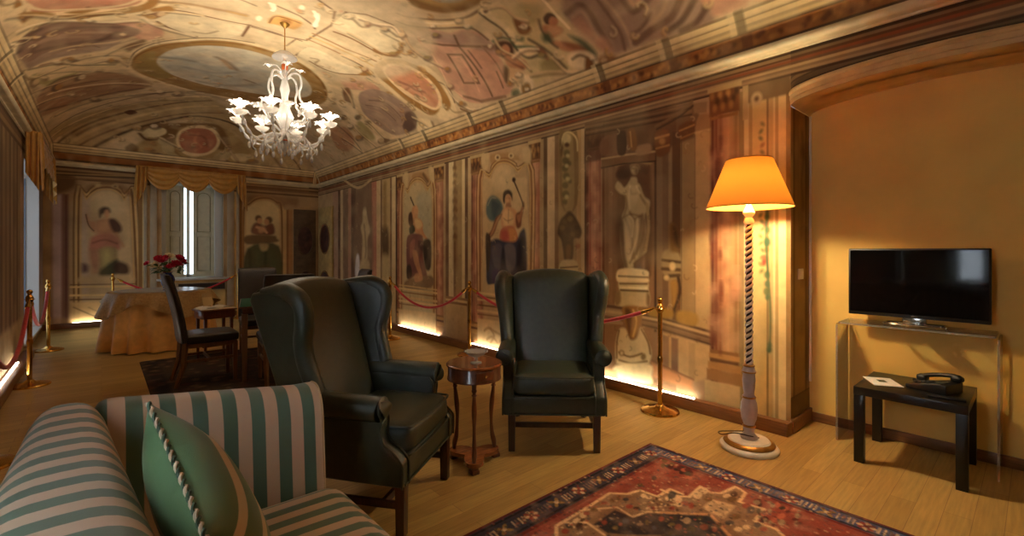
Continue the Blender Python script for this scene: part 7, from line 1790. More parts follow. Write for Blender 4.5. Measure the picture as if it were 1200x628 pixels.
# ---- plinths round the foot of the painted walls with light strips behind their lip
def plinth(name, a, b, inward, runs, z=0.085, dep=0.10):
    a, b = Vector(a), Vector(b); d = (b - a).normalized(); n = Vector((*inward, 0))
    q = MB()
    rot = math.atan2(d.y, d.x)
    M = Matrix.Translation((a + b) / 2 + n * (dep / 2)) @ Matrix.Rotation(rot, 4, 'Z')
    L = (b - a).length
    q.box((0, 0, z / 2), (L, dep, z), 0.006, M)
    side = 1 if (Matrix.Rotation(-rot, 3, 'Z') @ n).y > 0 else -1
    q.box((0, side * (dep / 2 - 0.010), z + 0.004), (L, 0.02, 0.012), 0.004, M)
    struct(q.build(name, M_plinth, angle=30))
    return a, d, n
def led(p, d, n, s0, s1, z, dep, label):
    o = MB(); c = p + d * ((s0 + s1) / 2)
    M = Matrix.Translation(c + n * dep) @ Matrix.Rotation(math.atan2(d.y, d.x), 4, 'Z')
    o.box((0, 0, z), (s1 - s0, 0.02, 0.006), 0.002, M)
    e = o.build('light_strip', M_led, smooth=False)
    tag(e, label, 'light strip', 'light strips along the foot of the walls')
    return e
a, d, n = plinth('baseboard_right', (XR, YN1, 0), (XR, Y1, 0), (-1, 0), [])
led(a, d, n, 0.70, 1.72, 0.0885, 0.035, 'glowing light strip at the wall foot behind the right-hand brass post nearest the lamp')
led(a, d, n, 3.0, 3.75, 0.0885, 0.035, 'short glowing light strip at the foot of the right wall beside the middle brass post')
led(a, d, n, 4.55, 5.75, 0.0885, 0.035, 'far glowing light strip below the painted standing woman on the right wall')
a, d, n = plinth('baseboard_end', (XL, Y1, 0), (XR - 0.1, Y1, 0), (0, -1), [])
led(a, d, n, 0.35, 0.92, 0.0885, 0.035, 'glowing light strip at the foot of the end wall left of the round table')
a, d, n = plinth('baseboard_left', (XL, 8.2, 0), (XL, 2.0, 0), (1, 0), [])
led(a, d, n, 0.85, 2.3, 0.0885, 0.035, 'glowing light strip at the foot of the left wall behind the red rope')
q = MB(); q.box(((XR + XN) / 2, YN1 - 0.010, 0.05), (XN - XR, 0.02, 0.10), 0.005); q.box((XN - 0.008, (YN0 + YN1) / 2, 0.035), (0.016, YN1 - YN0, 0.07), 0.004)
q.box(((XR + XR - 0.1) / 2 , YN1 - 0.006, 0.045), (0.10, 0.012, 0.09), 0.003)
struct(q.build('baseboard_niche', M_plinth, angle=30))

# ---- end window: deep opening, shutters nearly closed, pale sill, grille below
M_glass, nt, b = new_mat('window_glass')
b.inputs['Base Color'].default_value = (1, 1, 1, 1); b.inputs['Roughness'].default_value = 0.02; b.inputs['Transmission Weight'].default_value = 1; b.inputs['IOR'].default_value = 1.05
def shutter_leaf(q, q2, x0, x1, z0, z1, y):
    """a framed leaf with two recessed panels, the upper one round-headed; drawn in the x-z plane"""
    t = 0.032; w = x1 - x0; st = min(0.055, w * 0.24); zm = z0 + (z1 - z0) * 0.47
    q.box(((x0 + st/2), y, (z0 + z1) / 2), (st, t, z1 - z0), 0.003); q.box((x1 - st/2, y, (z0 + z1) / 2), (st, t, z1 - z0), 0.003)
    for zc, h in ((z0 + 0.05, 0.10), (z1 - 0.05, 0.10), (zm, 0.08)): q.box(((x0 + x1) / 2, y, zc), (w - 2*st, t, h), 0.003)
    q.box(((x0 + x1) / 2, y + 0.006, (z0 + z1) / 2), (w - 2*st, 0.010, z1 - z0 - 0.1))
    for a0, a1, arch in ((z0 + 0.10, zm - 0.04, False), (zm + 0.04, z1 - 0.10, True)):
        xa, xb = x0 + st + 0.012, x1 - st - 0.012
        if arch:
            r = (xb - xa) / 2
            pts = [(xa, y - 0.004, a0 + 0.012)] + [((xa + xb) / 2 - r * math.cos(g), y - 0.004, a1 - r - 0.01 + r * math.sin(g)) for g in np.linspace(0, PI, 12)] + [(xb, y - 0.004, a0 + 0.012), (xa, y - 0.004, a0 + 0.012)]
        else: pts = [(xa, y - 0.004, a0 + 0.012), (xa, y - 0.004, a1 - 0.012), (xb, y - 0.004, a1 - 0.012), (xb, y - 0.004, a0 + 0.012), (xa, y - 0.004, a0 + 0.012)]
        q2.tube(pts, 0.007, 6)
W1 = empty('window_1', ((WX0 + WX1) / 2, Y1, WZ0)); struct(W1)
W1i = Matrix.Translation(W1.location).inverted()
def under(o, root):
    o.parent = root; o.matrix_parent_inverse = Matrix.Translation(root.location).inverted(); return o
q = MB()
for x in (WX0 - 0.03, WX1 + 0.03): q.box((x, Y1 + 0.174, (WZ0 + WZ1) / 2), (0.06, 0.34, WZ1 - WZ0 + 0.12))
q.box(((WX0 + WX1) / 2, Y1 + 0.17, WZ1 + 0.03), (WX1 - WX0, 0.34, 0.06))
under(q.build('jamb', mat('grey_jamb_paint', (170, 158, 136), 0.6), smooth=False), W1)
q = MB(); q.box(((WX0 + WX1) / 2, Y1 + 0.13, WZ0 - 0.02), (WX1 - WX0 + 0.16, 0.44, 0.04), 0.008); under(q.build('window_sill', M_white_paint), W1)
q = MB(); yg = Y1 + 0.30
q.box((WX0 + 0.04, Y1 + 0.20, (WZ0 + WZ1) / 2), (0.08, 0.05, WZ1 - WZ0), 0.004); q.box((WX1 - 0.062, Y1 + 0.20, (WZ0 + WZ1) / 2), (0.125, 0.05, WZ1 - WZ0), 0.004)
for x, wd in ((WX0 + 0.05, 0.10), (WX1 - 0.07, 0.14), (1.278, 0.05)): q.box((x, yg, (WZ0 + WZ1) / 2), (wd, 0.05, WZ1 - WZ0), 0.004)
for z in (WZ0 + 0.03, WZ1 - 0.03): q.box(((WX0 + WX1) / 2, yg, z), (WX1 - WX0, 0.05, 0.06), 0.004)
under(q.build('window_frame', M_white_paint), W1)
q = MB(); q.box(((WX0 + WX1) / 2, yg, (WZ0 + WZ1) / 2), (WX1 - WX0, 0.006, WZ1 - WZ0)); under(q.build('pane', M_glass, smooth=False), W1)
for x0, x1 in ((0.92, 1.20), (1.355, 1.70)):
    q, q2 = MB(), MB(); shutter_leaf(q, q2, x0, x1, WZ0 + 0.02, WZ1 - 0.04, Y1 + 0.21)
    s = under(q.build('shutter', M_shutter), W1); under(q2.build('panel_moulding', M_shutter_dark), W1)
q = MB(); q.box((1.45, Y1 - 0.012, 0.61), (0.86, 0.024, 0.16), 0.004); gr = under(q.build('radiator_surround', M_cream), W1)
q = MB()
for k in range(7): q.box((1.47, Y1 - 0.026, 0.555 + k * 0.018), (0.76, 0.008, 0.010))
q.box((1.47, Y1 - 0.0245, 0.61), (0.76, 0.003, 0.125)); under(q.build('grille', M_grille, smooth=False), W1)
# white architrave strips either side of the window
q = MB()
for x, w in ((0.72, 0.10), (0.60, 0.05), (1.95, 0.12), (2.08, 0.05)): q.box((x, Y1 - 0.012, (0.2 + 2.6) / 2), (w, 0.024, 2.4), 0.006)
struct(q.build('trim_6', mat('pale_architrave', (176, 160, 132), 0.6, var=0.1, scale=6)))

def side_window(name, box, y_leafs, depth=0.4):
    y0, y1, z0, z1 = box
    W = empty(name, (XL, (y0 + y1) / 2, z0)); struct(W)
    q = MB(); xm = XL - depth / 2 - 0.004
    for y in (y0 - 0.03, y1 + 0.03): q.box((xm, y, (z0 + z1) / 2), (depth, 0.06, z1 - z0 + 0.12))
    for z in (z0 - 0.03, z1 + 0.03): q.box((xm, (y0 + y1) / 2, z), (depth, y1 - y0, 0.06))
    under(q.build('jamb', mat(name + '_jamb', (196, 190, 184), 0.6), smooth=False), W)
    q = MB(); xg = XL - depth + 0.03
    for y in (y0 + 0.03, (y0 + y1) / 2, y1 - 0.03): q.box((xg, y, (z0 + z1) / 2), (0.05, 0.06, z1 - z0), 0.004)
    for z in (z0 + 0.03, z1 - 0.03): q.box((xg, (y0 + y1) / 2, z), (0.05, y1 - y0, 0.06), 0.004)
    under(q.build('window_frame', M_white_paint), W)
    q = MB(); q.box((xg, (y0 + y1) / 2, (z0 + z1) / 2), (0.006, y1 - y0, z1 - z0)); under(q.build('pane', M_glass, smooth=False), W)
    q = MB(); q.box((XL - depth / 2 + 0.03, (y0 + y1) / 2, z0 + 0.01), (depth, y1 - y0 + 0.0, 0.03), 0.006); under(q.build('window_sill', M_white_paint), W)
    for a, b2 in y_leafs:
        q, q2 = MB(), MB()
        shutter_leaf(q, q2, a, b2, z0 + 0.03, z1 - 0.02, 0)
        R = Matrix(((0, -1, 0, XL - 0.27), (1, 0, 0, 0), (0, 0, 1, 0), (0, 0, 0, 1)))
        for qq in (q, q2): qq.bm.transform(R)
        under(q.build('shutter', M_shutter), W); under(q2.build('panel_moulding', M_shutter_dark), W)
    return W
W2 = side_window('window_2', LB, [])
q = MB(); q.box((XL - 0.19, LB[1] - 0.006, (LB[2] + LB[3]) / 2), (0.09, 0.012, LB[3] - LB[2] - 0.1), 0.003); under(q.build('jamb_strip', mat('slate_blue_jamb_strip', (120, 128, 140), 0.7), smooth=False), W2)
q = MB(); q.tube([(XL - 0.19 + 0.018 * math.sin(k * 1.9), LB[1] - 0.014, LB[2] + 0.12 + k * 0.036) for k in range(60)], [0.012 + 0.006 * math.sin(k * 2.7) for k in range(60)], 6, flat=0.4); under(q.build('jamb_garland', mat('faded_garland_green', (62, 76, 62), 0.8, rgb2=(120, 84, 80), scale=14)), W2)
side_window('window_3', LA, [(0.2, 0.50), (0.76, 1.3)])

# painted double door in the far right corner: one leaf on the end wall, one on the right wall
M_door = mat('painted_door_ochre', (186, 160, 100), 0.6, var=0.2, scale=8)
M_door_dark = mat('painted_door_brown', (96, 74, 50), 0.6, var=0.3, scale=8)
M_door_oval = mat('dark_oval_painting', (44, 26, 26), 0.5, rgb2=(96, 60, 50), scale=9)
def painted_door(name, w, h, m, M):
    D = empty(name); struct(D)
    D.matrix_world = M
    q = MB(); q.box((0, 0, h / 2), (w, 0.04, h), 0.006)
    for z, hh in ((h * 0.90, 0.16), (h * 0.44, 0.20), (0.2, 0.2)):
        q.box((0, -0.022, z), (w * 0.84, 0.012, hh), 0.004)
    q.build('door_panel', m, D)
    q = MB()
    for zc, rz in ((h * 0.68, 0.30), (h * 0.22, 0.28)):
        v = [(w * 0.33 * math.cos(g), -0.0225, zc + rz * math.sin(g)) for g in np.linspace(0, 2*PI, 37)[:-1]]
        q._new(v + [(p[0], -0.027, p[2]) for p in v], [tuple(range(36))[::-1], tuple(range(36, 72))] + [(i, (i+1) % 36, 36 + (i+1) % 36, 36 + i) for i in range(36)])
    q.build('oval_painting', M_door_oval, D, smooth=False)
    q = MB()
    for zc, rz in ((h * 0.68, 0.30), (h * 0.22, 0.28)):
        q.tube([(w * 0.36 * math.cos(g), -0.022, zc + (rz + 0.02) * math.sin(g)) for g in np.linspace(0, 2*PI, 40)], 0.014, 6)
    q.build('oval_frame', M_ochre if m is M_door else M_door_dark, D)
painted_door('door_1', 0.46, 2.12, M_door_dark, Matrix.Translation((3.38, Y1 - 0.03, 0.09)))
painted_door('door_2', 0.80, 2.16, M_door, Matrix.Translation((XR - 0.03, 10.25, 0.09)) @ Matrix.Rotation(-PI / 2, 4, 'Z'))
# ------------------------------------------------------------------ materials of the furniture
def leather(name, rgb, rough=0.34):
    m = mat(name, rgb, rough, var=0.15, scale=30, bump=0.25, bscale=420, coat=0.25)
    m.node_tree.nodes['Principled BSDF'].inputs['Coat Roughness'].default_value = 0.25
    return m
M_leather = leather('dark_green_leather', (56, 61, 48), 0.30)
M_leather_seam = leather('dark_green_leather_welt', (50, 58, 46), 0.3)
M_blackleather = leather('dark_brown_leather', (40, 32, 27), 0.42)
M_mahog = mat('dark_mahogany', (64, 32, 18), 0.35, var=0.35, scale=5, stretch=(12, 12, 1), coat=0.3)
M_walnut = mat('polished_walnut', (140, 78, 36), 0.22, var=0.35, scale=5, stretch=(2, 14, 14), coat=0.5)
M_walnut_dark = mat('turned_walnut', (104, 54, 26), 0.3, var=0.3, scale=6, stretch=(14, 14, 1), coat=0.3)
M_chairwood = mat('chair_leg_wood', (128, 90, 54), 0.4, var=0.2, scale=6, stretch=(12, 12, 1))
M_brass = mat('polished_brass', (214, 166, 84), 0.2, 1.0, var=0.06, scale=10)
M_chrome = mat('silver_metal', (190, 186, 178), 0.22, 1.0)
M_rope = mat('red_velvet_rope', (196, 30, 34), 0.8, var=0.2, scale=40, sheen=0.5)
M_black = mat('matt_black', (18, 16, 15), 0.45)
M_blackwood = mat('black_brown_veneer', (24, 18, 14), 0.35, var=0.2, scale=8, stretch=(1, 12, 1))
M_screen = mat('tv_screen_glass', (9, 8, 8), 0.06, spec=0.14)
M_paper = mat('white_paper', (232, 226, 210), 0.7)
M_gilt = mat('worn_gilding', (176, 130, 58), 0.35, 0.7, var=0.2, scale=30)
M_offwhite = mat('antique_white_lacquer', (236, 226, 204), 0.4, var=0.06, scale=20)
M_lilac = mat('lilac_grey_lacquer', (196, 184, 176), 0.4, var=0.1, scale=20)
M_groove = mat('dark_groove_paint', (44, 34, 26), 0.5)
M_gold_satin = mat('gold_satin', (190, 134, 48), 0.42, var=0.15, scale=14, sheen=0.3)
M_gold_cloth = mat('old_gold_cloth', (222, 170, 94), 0.6, var=0.12, scale=14, sheen=0.3)
M_overcloth = mat('beige_jacquard_cloth', (178, 142, 86), 0.65, rgb2=(146, 112, 62), scale=40)
M_cobalt = mat('cobalt_glazed_ceramic', (24, 40, 110), 0.15, coat=0.6)
M_rose_red = mat('crimson_petals', (186, 20, 56), 0.6, var=0.2, scale=60)
M_rose_white = mat('cream_petals', (240, 226, 190), 0.6, var=0.06, scale=60)
M_leafgreen = mat('dark_green_leaves', (62, 92, 46), 0.5, var=0.3, scale=40)
M_baize = mat('green_baize', (14, 84, 62), 0.9, var=0.1, scale=60)

def stripe_mat(name, axis, period, off=0.0, ca=(86, 114, 96), cb=(206, 178, 150), duty=0.5):
    m, nt, b = new_mat(name)
    N, L = nt.nodes.new, nt.links.new
    tc = N('ShaderNodeTexCoord'); sp = N('ShaderNodeSeparateXYZ'); L(tc.outputs['Object'], sp.inputs[0])
    a = N('ShaderNodeMath'); a.operation = 'MULTIPLY_ADD'; a.inputs[1].default_value = 1 / period; a.inputs[2].default_value = off + 100
    L(sp.outputs[axis], a.inputs[0])
    fr = N('ShaderNodeMath'); fr.operation = 'FRACT'; L(a.outputs[0], fr.inputs[0])
    pp = N('ShaderNodeMath'); pp.operation = 'PINGPONG'; pp.inputs[1].default_value = 0.5; L(fr.outputs[0], pp.inputs[0])
    st = N('ShaderNodeMapRange'); st.inputs[1].default_value = duty / 2 - 0.012; st.inputs[2].default_value = duty / 2 + 0.012; L(pp.outputs[0], st.inputs[0])
    mx = N('ShaderNodeMix'); mx.data_type = 'RGBA'; mx.inputs[6].default_value = (*lin(ca), 1); mx.inputs[7].default_value = (*lin(cb), 1)
    L(st.outputs[0], mx.inputs[0]); L(mx.outputs[2], b.inputs['Base Color'])
    b.inputs['Roughness'].default_value = 0.5; b.inputs['Sheen Weight'].default_value = 0.25; b.inputs['Sheen Roughness'].default_value = 0.4
    wv = N('ShaderNodeTexNoise'); wv.inputs['Scale'].default_value = 350; L(tc.outputs['Object'], wv.inputs['Vector'])
    bp = N('ShaderNodeBump'); bp.inputs['Strength'].default_value = 0.08; bp.inputs['Distance'].default_value = 0.005
    L(wv.outputs['Fac'], bp.inputs['Height']); L(bp.outputs['Normal'], b.inputs['Normal'])
    return m

def clear_mat(name, rgb, tr=0.85, rough=0.03, body=0.0, edge=0.25, glow=0.0):
    """clear pane or blown glass: see-through, mirror sheen at grazing angles, a little milky body"""
    m, nt, b = new_mat(name)
    N, L = nt.nodes.new, nt.links.new
    out = nt.nodes['Material Output']
    t = N('ShaderNodeBsdfTransparent'); t.inputs[0].default_value = (*lin(rgb), 1)
    g = N('ShaderNodeBsdfGlossy'); g.inputs['Roughness'].default_value = rough
    lw = N('ShaderNodeLayerWeight'); lw.inputs[0].default_value = edge
    m1 = N('ShaderNodeMixShader'); L(lw.outputs['Fresnel'], m1.inputs[0]); L(t.outputs[0], m1.inputs[1]); L(g.outputs[0], m1.inputs[2])
    b.inputs['Base Color'].default_value = (*lin((245, 240, 232)), 1); b.inputs['Roughness'].default_value = 0.2
    m2 = N('ShaderNodeMixShader'); m2.inputs[0].default_value = body
    sh = b.outputs[0]
    if glow:
        tl = N('ShaderNodeBsdfTranslucent'); tl.inputs[0].default_value = (*lin((250, 246, 240)), 1)
        m3 = N('ShaderNodeMixShader'); m3.inputs[0].default_value = glow; L(b.outputs[0], m3.inputs[1]); L(tl.outputs[0], m3.inputs[2]); sh = m3.outputs[0]
    L(m1.outputs[0], m2.inputs[1]); L(sh, m2.inputs[2]); L(m2.outputs[0], out.inputs[0])
    return m

# ------------------------------------------------------------------ wing armchairs
def make_wing_chair(loc, rz, label):
    T = empty('wing_armchair', loc, rz)
    tag(T, label, 'armchair', 'green leather wing armchairs')
    # upholstered rail
    q = MB(); q.box((0, 0.265, 0.298), (0.60, 0.57, 0.118), 0.018, seg=3)
    q.tube([(-0.30, -0.022, 0.245), (0.30, -0.022, 0.245)], 0.006, 8)
    q.build('seat_rail', M_leather, T)
    # loose seat cushion with welts
    q = MB()
    q.rbox((0.525, 0.46, 0.14), 0.045, 9, bulge=(0, 0.012, 0.016), M=Matrix.Translation((0, 0.205, 0.425)))
    for z in (0.360, 0.486):
        s = 0.258
        q.tube(crom([(-s, 0.4, z), (-s, 0.1, z), (-s + 0.004, 0.0, z), (-s + 0.03, -0.028, z), (-0.1, -0.038, z), (0.1, -0.038, z), (s - 0.03, -0.028, z), (s - 0.004, 0.0, z), (s, 0.1, z), (s, 0.4, z)], 5), 0.006, 8)
    q.build('seat_cushion', M_leather, T)
    # inside back, reclined
    def dback(p):
        k = (p.z + 0.40) / 0.80
        w = 1.0 + 0.12 * k
        z = p.z + (0.040 * (1 - (p.x / 0.27) ** 2) if p.z > 0.2 else 0) * max(0, (p.z - 0.2) / 0.2)
        return (p.x * w, p.y + 0.455 + 0.225 * k, z + 0.72)
    q = MB(); q.rbox((0.54, 0.14, 0.80), 0.05, 10, bulge=(0, 0.024, 0), deform=dback)
    q.build('backrest', M_leather, T)
    for s in (-1, 1):
        # side panel with the S-shaped facing, arm roll and scroll
        q = MB()
        S = crom([(-0.022, 0.24), (-0.024, 0.32), (-0.018, 0.355), (0.020, 0.395), (0.066, 0.43), (0.082, 0.47), (0.078, 0.51), (0.080, 0.545), (0.10, 0.575)], 4)
        outline = S + [(0.30, 0.585), (0.56, 0.60), (0.60, 0.55), (0.555, 0.25)]
        q.prism(outline, 0.066, 0.014, 3, M=Matrix.Translation((s * 0.298, 0, 0)))
        roll = [(s * 0.330, 0.076, 0.588), (s * 0.329, 0.10, 0.589), (s * 0.326, 0.3, 0.592), (s * 0.318, 0.58, 0.602)]
        q.tube(crom(roll, 4), [0.050] * 2 + [0.058] * 11, 18)
        # spiral welt on the scroll face
        sp = []
        for i in range(34):
            g = i / 33; an = -PI / 2 + s * (-g * 3.2 * PI); r = 0.056 * (1 - 0.82 * g)
            sp.append((s * 0.330 + r * math.cos(an), 0.073, 0.588 + r * math.sin(an)))
        q.tube(sp, 0.006, 6)
        q.sphere((s * 0.330, 0.073, 0.588), 0.014, 8, sc=(1, 0.6, 1))
        for dx in (0.264, 0.332):
            q.tube([(s * dx, a - 0.002, b) for a, b in S], 0.006, 6)
        q.build('arm', M_leather, T)
        # wing: a padded panel flaring outward, thick roll on its leading edge
        q = MB()
        fr = crom([(0.385, 0.63), (0.405, 0.70), (0.432, 0.79), (0.436, 0.87), (0.420, 0.95), (0.418, 1.03), (0.452, 1.085), (0.52, 1.115)], 5)
        def flare(y, z): return s * (0.298 + 0.24 * max(0, 0.60 + 0.34 * (z - 0.6) - y) * (0.45 + 0.55 * min(1, max(0, z - 0.6) / 0.3)))
        ol = fr + [(0.64, 1.118), (0.765, 1.095), (0.78, 1.06), (0.62, 0.62), (0.52, 0.59), (0.40, 0.60)]
        q.prism(ol, 0.062, 0.02, 3, deform=lambda p: (flare(p.y, p.z) + p.x, p.y, p.z))
        q.tube([(flare(y, z) + s * 0.004, y + 0.018, z) for y, z in [(0.38, 0.60)] + fr + [(0.58, 1.115), (0.68, 1.105)]], [0.03, 0.036] + [0.043] * (len(fr) - 2) + [0.038, 0.030, 0.018], 14)
        q.tube([(flare(y, z) + s * 0.042, y + 0.018, z) for y, z in fr], 0.005, 6)
        q.tube([(flare(y, z) - s * 0.030, y + 0.046, z - 0.004) for y, z in fr[3:]], 0.005, 6)
        q.build('wing', M_leather, T)
        # legs
        q = MB(); q.box((s * 0.275, 0.005, 0.125), (0.048, 0.048, 0.25), 0.004, taper=0.88); q.build('leg', M_mahog, T)
        q = MB(); q.tube([(s * 0.262, 0.64, 0.0), (s * 0.265, 0.56, 0.14), (s * 0.268, 0.52, 0.25)], [0.022, 0.026, 0.03], 4); q.build('leg', M_mahog, T)
        q = MB(); q.box((s * 0.270, 0.285, 0.135), (0.022, 0.54, 0.034), 0.003); q.build('stretcher', M_mahog, T)
    q = MB(); q.box((0, 0.10, 0.135), (0.54, 0.022, 0.034), 0.003); q.build('stretcher', M_mahog, T)
    q = MB()
    q.prism([(0.50, 0.25), (0.555, 0.25), (0.60, 0.50), (0.800, 1.09), (0.760, 1.115), (0.58, 0.6)], 0.56, 0.008)
    q.build('outside_back', M_leather, T)
    return T
make_wing_chair((1.253, 2.083, 0), math.radians(36), 'dark green leather wing armchair nearest the striped sofa, turned side-on')
make_wing_chair((2.20, 2.08, 0), math.radians(-43.9), 'dark green leather wing armchair facing the camera beside the small round table')

# ------------------------------------------------------------------ striped sofa
SF = empty('sofa', (0.25, 1.0, 0))
tag(SF, 'green and cream striped sofa seen over its rolled back in the foreground', 'sofa')
PER = 0.092
SY, SX = stripe_mat('striped_satin_lengthwise', 1, PER, 0.18), stripe_mat('striped_satin_arm', 0, 0.086, 0.1)
SEATM = stripe_mat('striped_satin_seat', 1, 0.080, 0.3)
M_sofa_welt = mat('cream_piping', (206, 180, 140), 0.6)
q = MB(); q.box((0.25, 1.0, 0.20), (0.80, 1.72, 0.24), 0.03, seg=3); under(q.build('sofa_base', SEATM), SF)
for x in (-0.08, 0.58):
    for y in (0.2, 1.8):
        q = MB(); q.box((x, y, 0.04), (0.06, 0.06, 0.08), 0.006, taper=0.8); under(q.build('foot', M_mahog), SF)
q = MB(); q.rbox((0.66, 1.60, 0.17), 0.07, 14, bulge=(0.025, 0.0, 0.022), M=Matrix.Translation((0.355, 0.995, 0.345)))
under(q.build('seat_cushion', SEATM), SF)
# rolled back: a fat bolster that slims and drops towards the far arm
def back_pt(a, b):
    y = 0.12 + 1.87 * b
    e = min(1, (1 - b) / 0.07); e = math.sqrt(max(0, 1 - (1 - e) ** 2)); e0 = min(1, b / 0.06); e0 = math.sqrt(max(0, 1 - (1 - e0) ** 2))
    k = max(0, min(1, (y - 0.9) / 1.05))
    hw = (0.152 - 0.060 * k) * (0.45 + 0.55 * e) * (0.5 + 0.5 * e0)
    zt = 0.850 + 0.010 * math.sin(y * 3) - 0.03 * (1 - e) - 0.08 * (1 - e0)
    xc = -0.046 - 0.026 * k
    th = a * 2 * PI
    cx, sz = math.cos(th), math.sin(th)
    x = math.copysign(abs(cx) ** 0.62, cx) * hw
    if sz >= 0: z = zt - 0.17 + 0.17 * abs(sz) ** 0.85
    else: z = zt - 0.17 - (zt - 0.17 - 0.16) * abs(sz) ** 0.3
    return (xc + x - 0.02 * max(0, (z - 0.5)), y, z)
q = MB(); q.grid(back_pt, 48, 60); under(q.build('backrest', SY), SF)
# far arm, sloping from the back corner to its scrolled front
def arm_pt(y0, out):
    def fn(a, b):
        x = -0.02 + 0.675 * b
        e = min(1, (1 - b) / 0.035); e = math.sqrt(max(0, 1 - (1 - e) ** 2))
        e0 = min(1, b / 0.08); e0 = math.sqrt(max(0, 1 - (1 - e0) ** 2))
        k = max(0, min(1, (x + 0.05) / 0.62))
        zt = 0.836 - 0.068 * k - 0.01 * (1 - e) - 0.03 * (1 - e0)
        th = a * 2 * PI; c, s = math.cos(th), math.sin(th)
        hw = 0.085 * (0.62 + 0.38 * e) * (0.6 + 0.4 * e0)
        y = math.copysign(abs(c) ** 0.7, c) * hw
        if s >= 0: z = zt - 0.11 + 0.11 * abs(s) ** 0.85
        else: z = zt - 0.11 - (zt - 0.11 - 0.16) * abs(s) ** 0.3
        lean = 0.055 * max(0, (z - 0.40) / 0.42) ** 1.6
        return (x, y0 + out * (lean + 0.055) + y, z)
    return fn
q = MB(); q.grid(arm_pt(1.845, 1), 44, 50); under(q.build('arm', SX), SF)
q = MB(); q.grid(arm_pt(0.10, -1), 44, 50); under(q.build('arm', SX), SF)
pa = arm_pt(1.845, 1)
q = MB(); q.tube([pa(a / 40, 0.985) for a in range(-3, 24)], 0.005, 6); under(q.build('piping', M_sofa_welt), SF)

# throw pillow with twisted cord, leaning in the corner of the sofa
PL = empty('throw_pillow', (0, 0, 0))
tag(PL, 'green striped throw pillow with twisted cord edge leaning against the sofa back', 'pillow')
def pil(a, b, s, h=0.205, t=0.085):
    u, v = 2 * a - 1, 2 * b - 1
    pin = 1 - 0.07 * (1 - u * u) * abs(v) ** 3 - 0.0
    pin2 = 1 - 0.07 * (1 - v * v) * abs(u) ** 3
    th = t * (max(0, 1 - abs(u) ** 2.6) * max(0, 1 - abs(v) ** 2.6)) ** 0.55
    return (s * th, u * h * pin2, v * h * pin)
q = MB(); q.grid(lambda a, b: pil(a, b, 1), 26, 26); q.grid(lambda a, b: pil(a, b, -1), 26, 26)
PILM = stripe_mat('pillow_stripes', 2, 0.12, 0.60, (84, 114, 76), (206, 182, 146), 0.70)
q.build('cover', PILM, PL)
q = MB(); edge = [pil(i / 20, 0, 1) for i in range(20)] + [pil(1, i / 20, 1) for i in range(20)] + [pil(1 - i / 20, 1, 1) for i in range(20)] + [pil(0, 1 - i / 20, 1) for i in range(21)]
for ph in (0, PI):
    pts = []
    ee = crom(edge, 4)
    for i, p in enumerate(ee):
        g = i * 0.9 + ph
        pts.append((p[0] + 0.0032 * math.cos(g), p[1] + 0.002 * math.sin(g), p[2] + 0.0032 * math.sin(g)))
    q.tube(pts, 0.0036, 6)
    if ph == 0: q.build('cord', mat('green_cord_strand', (60, 84, 64), 0.7), PL); q = MB()
q.build('cord', mat('cream_cord_strand', (196, 176, 146), 0.7), PL)
PL.matrix_world = Matrix.Translation((0.188, 1.255, 0.700)) @ Matrix.Rotation(math.radians(-2), 4, 'Z') @ Matrix.Rotation(math.radians(-24), 4, 'Y') @ Matrix.Rotation(math.radians(25), 4, 'X')

# ------------------------------------------------------------------ small round table with glass dish
ST = empty('side_table', (1.72, 2.30, 0), math.radians(-7))
tag(ST, 'small round walnut table on slender legs between the two green armchairs', 'table')
q = MB(); q.lathe([(0.0, 0.618), (0.165, 0.618), (0.172, 0.612), (0.172, 0.604), (0.166, 0.600), (0.0, 0.600)], n=48); q.build('tabletop', M_walnut, ST)
q = MB(); q.lathe([(0.0, 0.602), (0.160, 0.602), (0.162, 0.598), (0.162, 0.535), (0.166, 0.530), (0.166, 0.520), (0.0, 0.520)], n=48); q.build('apron', M_walnut_dark, ST)
q = MB(); q.box((-0.02, -0.160, 0.565), (0.12, 0.012, 0.050), 0.003); dr = q.build('drawer', M_walnut_dark, ST)
q = MB(); q.sphere((-0.02, -0.172, 0.565), 0.008, 8); q.build('knob', M_brass, dr)
for k in range(3):
    an = math.radians(-120 + 120 * k); c, s = math.cos(an), math.sin(an)
    q = MB(); pr = crom([(0.140, 0.525), (0.142, 0.47), (0.136, 0.42), (0.126, 0.34), (0.122, 0.26), (0.128, 0.16), (0.142, 0.10), (0.146, 0.055)], 4)
    q.tube([(r * c, r * s, z) for r, z in pr], [0.013 + 0.003 * math.cos(i * 0.55) for i in range(len(pr))], 10)
    q.sphere((0.141 * c, 0.141 * s, 0.480), 0.016, 8); q.lathe([(0.010, 0.0), (0.017, 0.008), (0.010, 0.016)], (0.139 * c, 0.139 * s, 0.445), 12)
    lg = q.build('leg', M_walnut_dark, ST)
    q = MB(); q.box((0.150 * c, 0.150 * s, 0.012), (0.05, 0.05, 0.024), 0.005, M=None); q.box((0.150 * c, 0.150 * s, 0.030), (0.040, 0.040, 0.016), 0.004); q.build('foot', M_walnut_dark, lg)
q = MB(); n = 72; ring = []
for i in range(n):
    an = 2 * PI * i / n; r = 0.118 + 0.052 * math.cos(3 * (an - math.radians(-120)))
    ring.append((r * math.cos(an), r * math.sin(an)))
q._new([(x, y, 0.038) for x, y in ring] + [(x, y, 0.062) for x, y in ring], [tuple(range(n))[::-1], tuple(range(n, 2*n))] + [(i, (i+1) % n, n + (i+1) % n, n + i) for i in range(n)])
q.build('lower_shelf', M_walnut, ST)
M_dish = clear_mat('cut_glass', (240, 238, 230), body=0.4, edge=0.35, rough=0.08)
DS = empty('glass_dish', (1.71, 2.27, 0.618)); tag(DS, 'small footed cut glass dish standing on the round walnut table', 'dish')
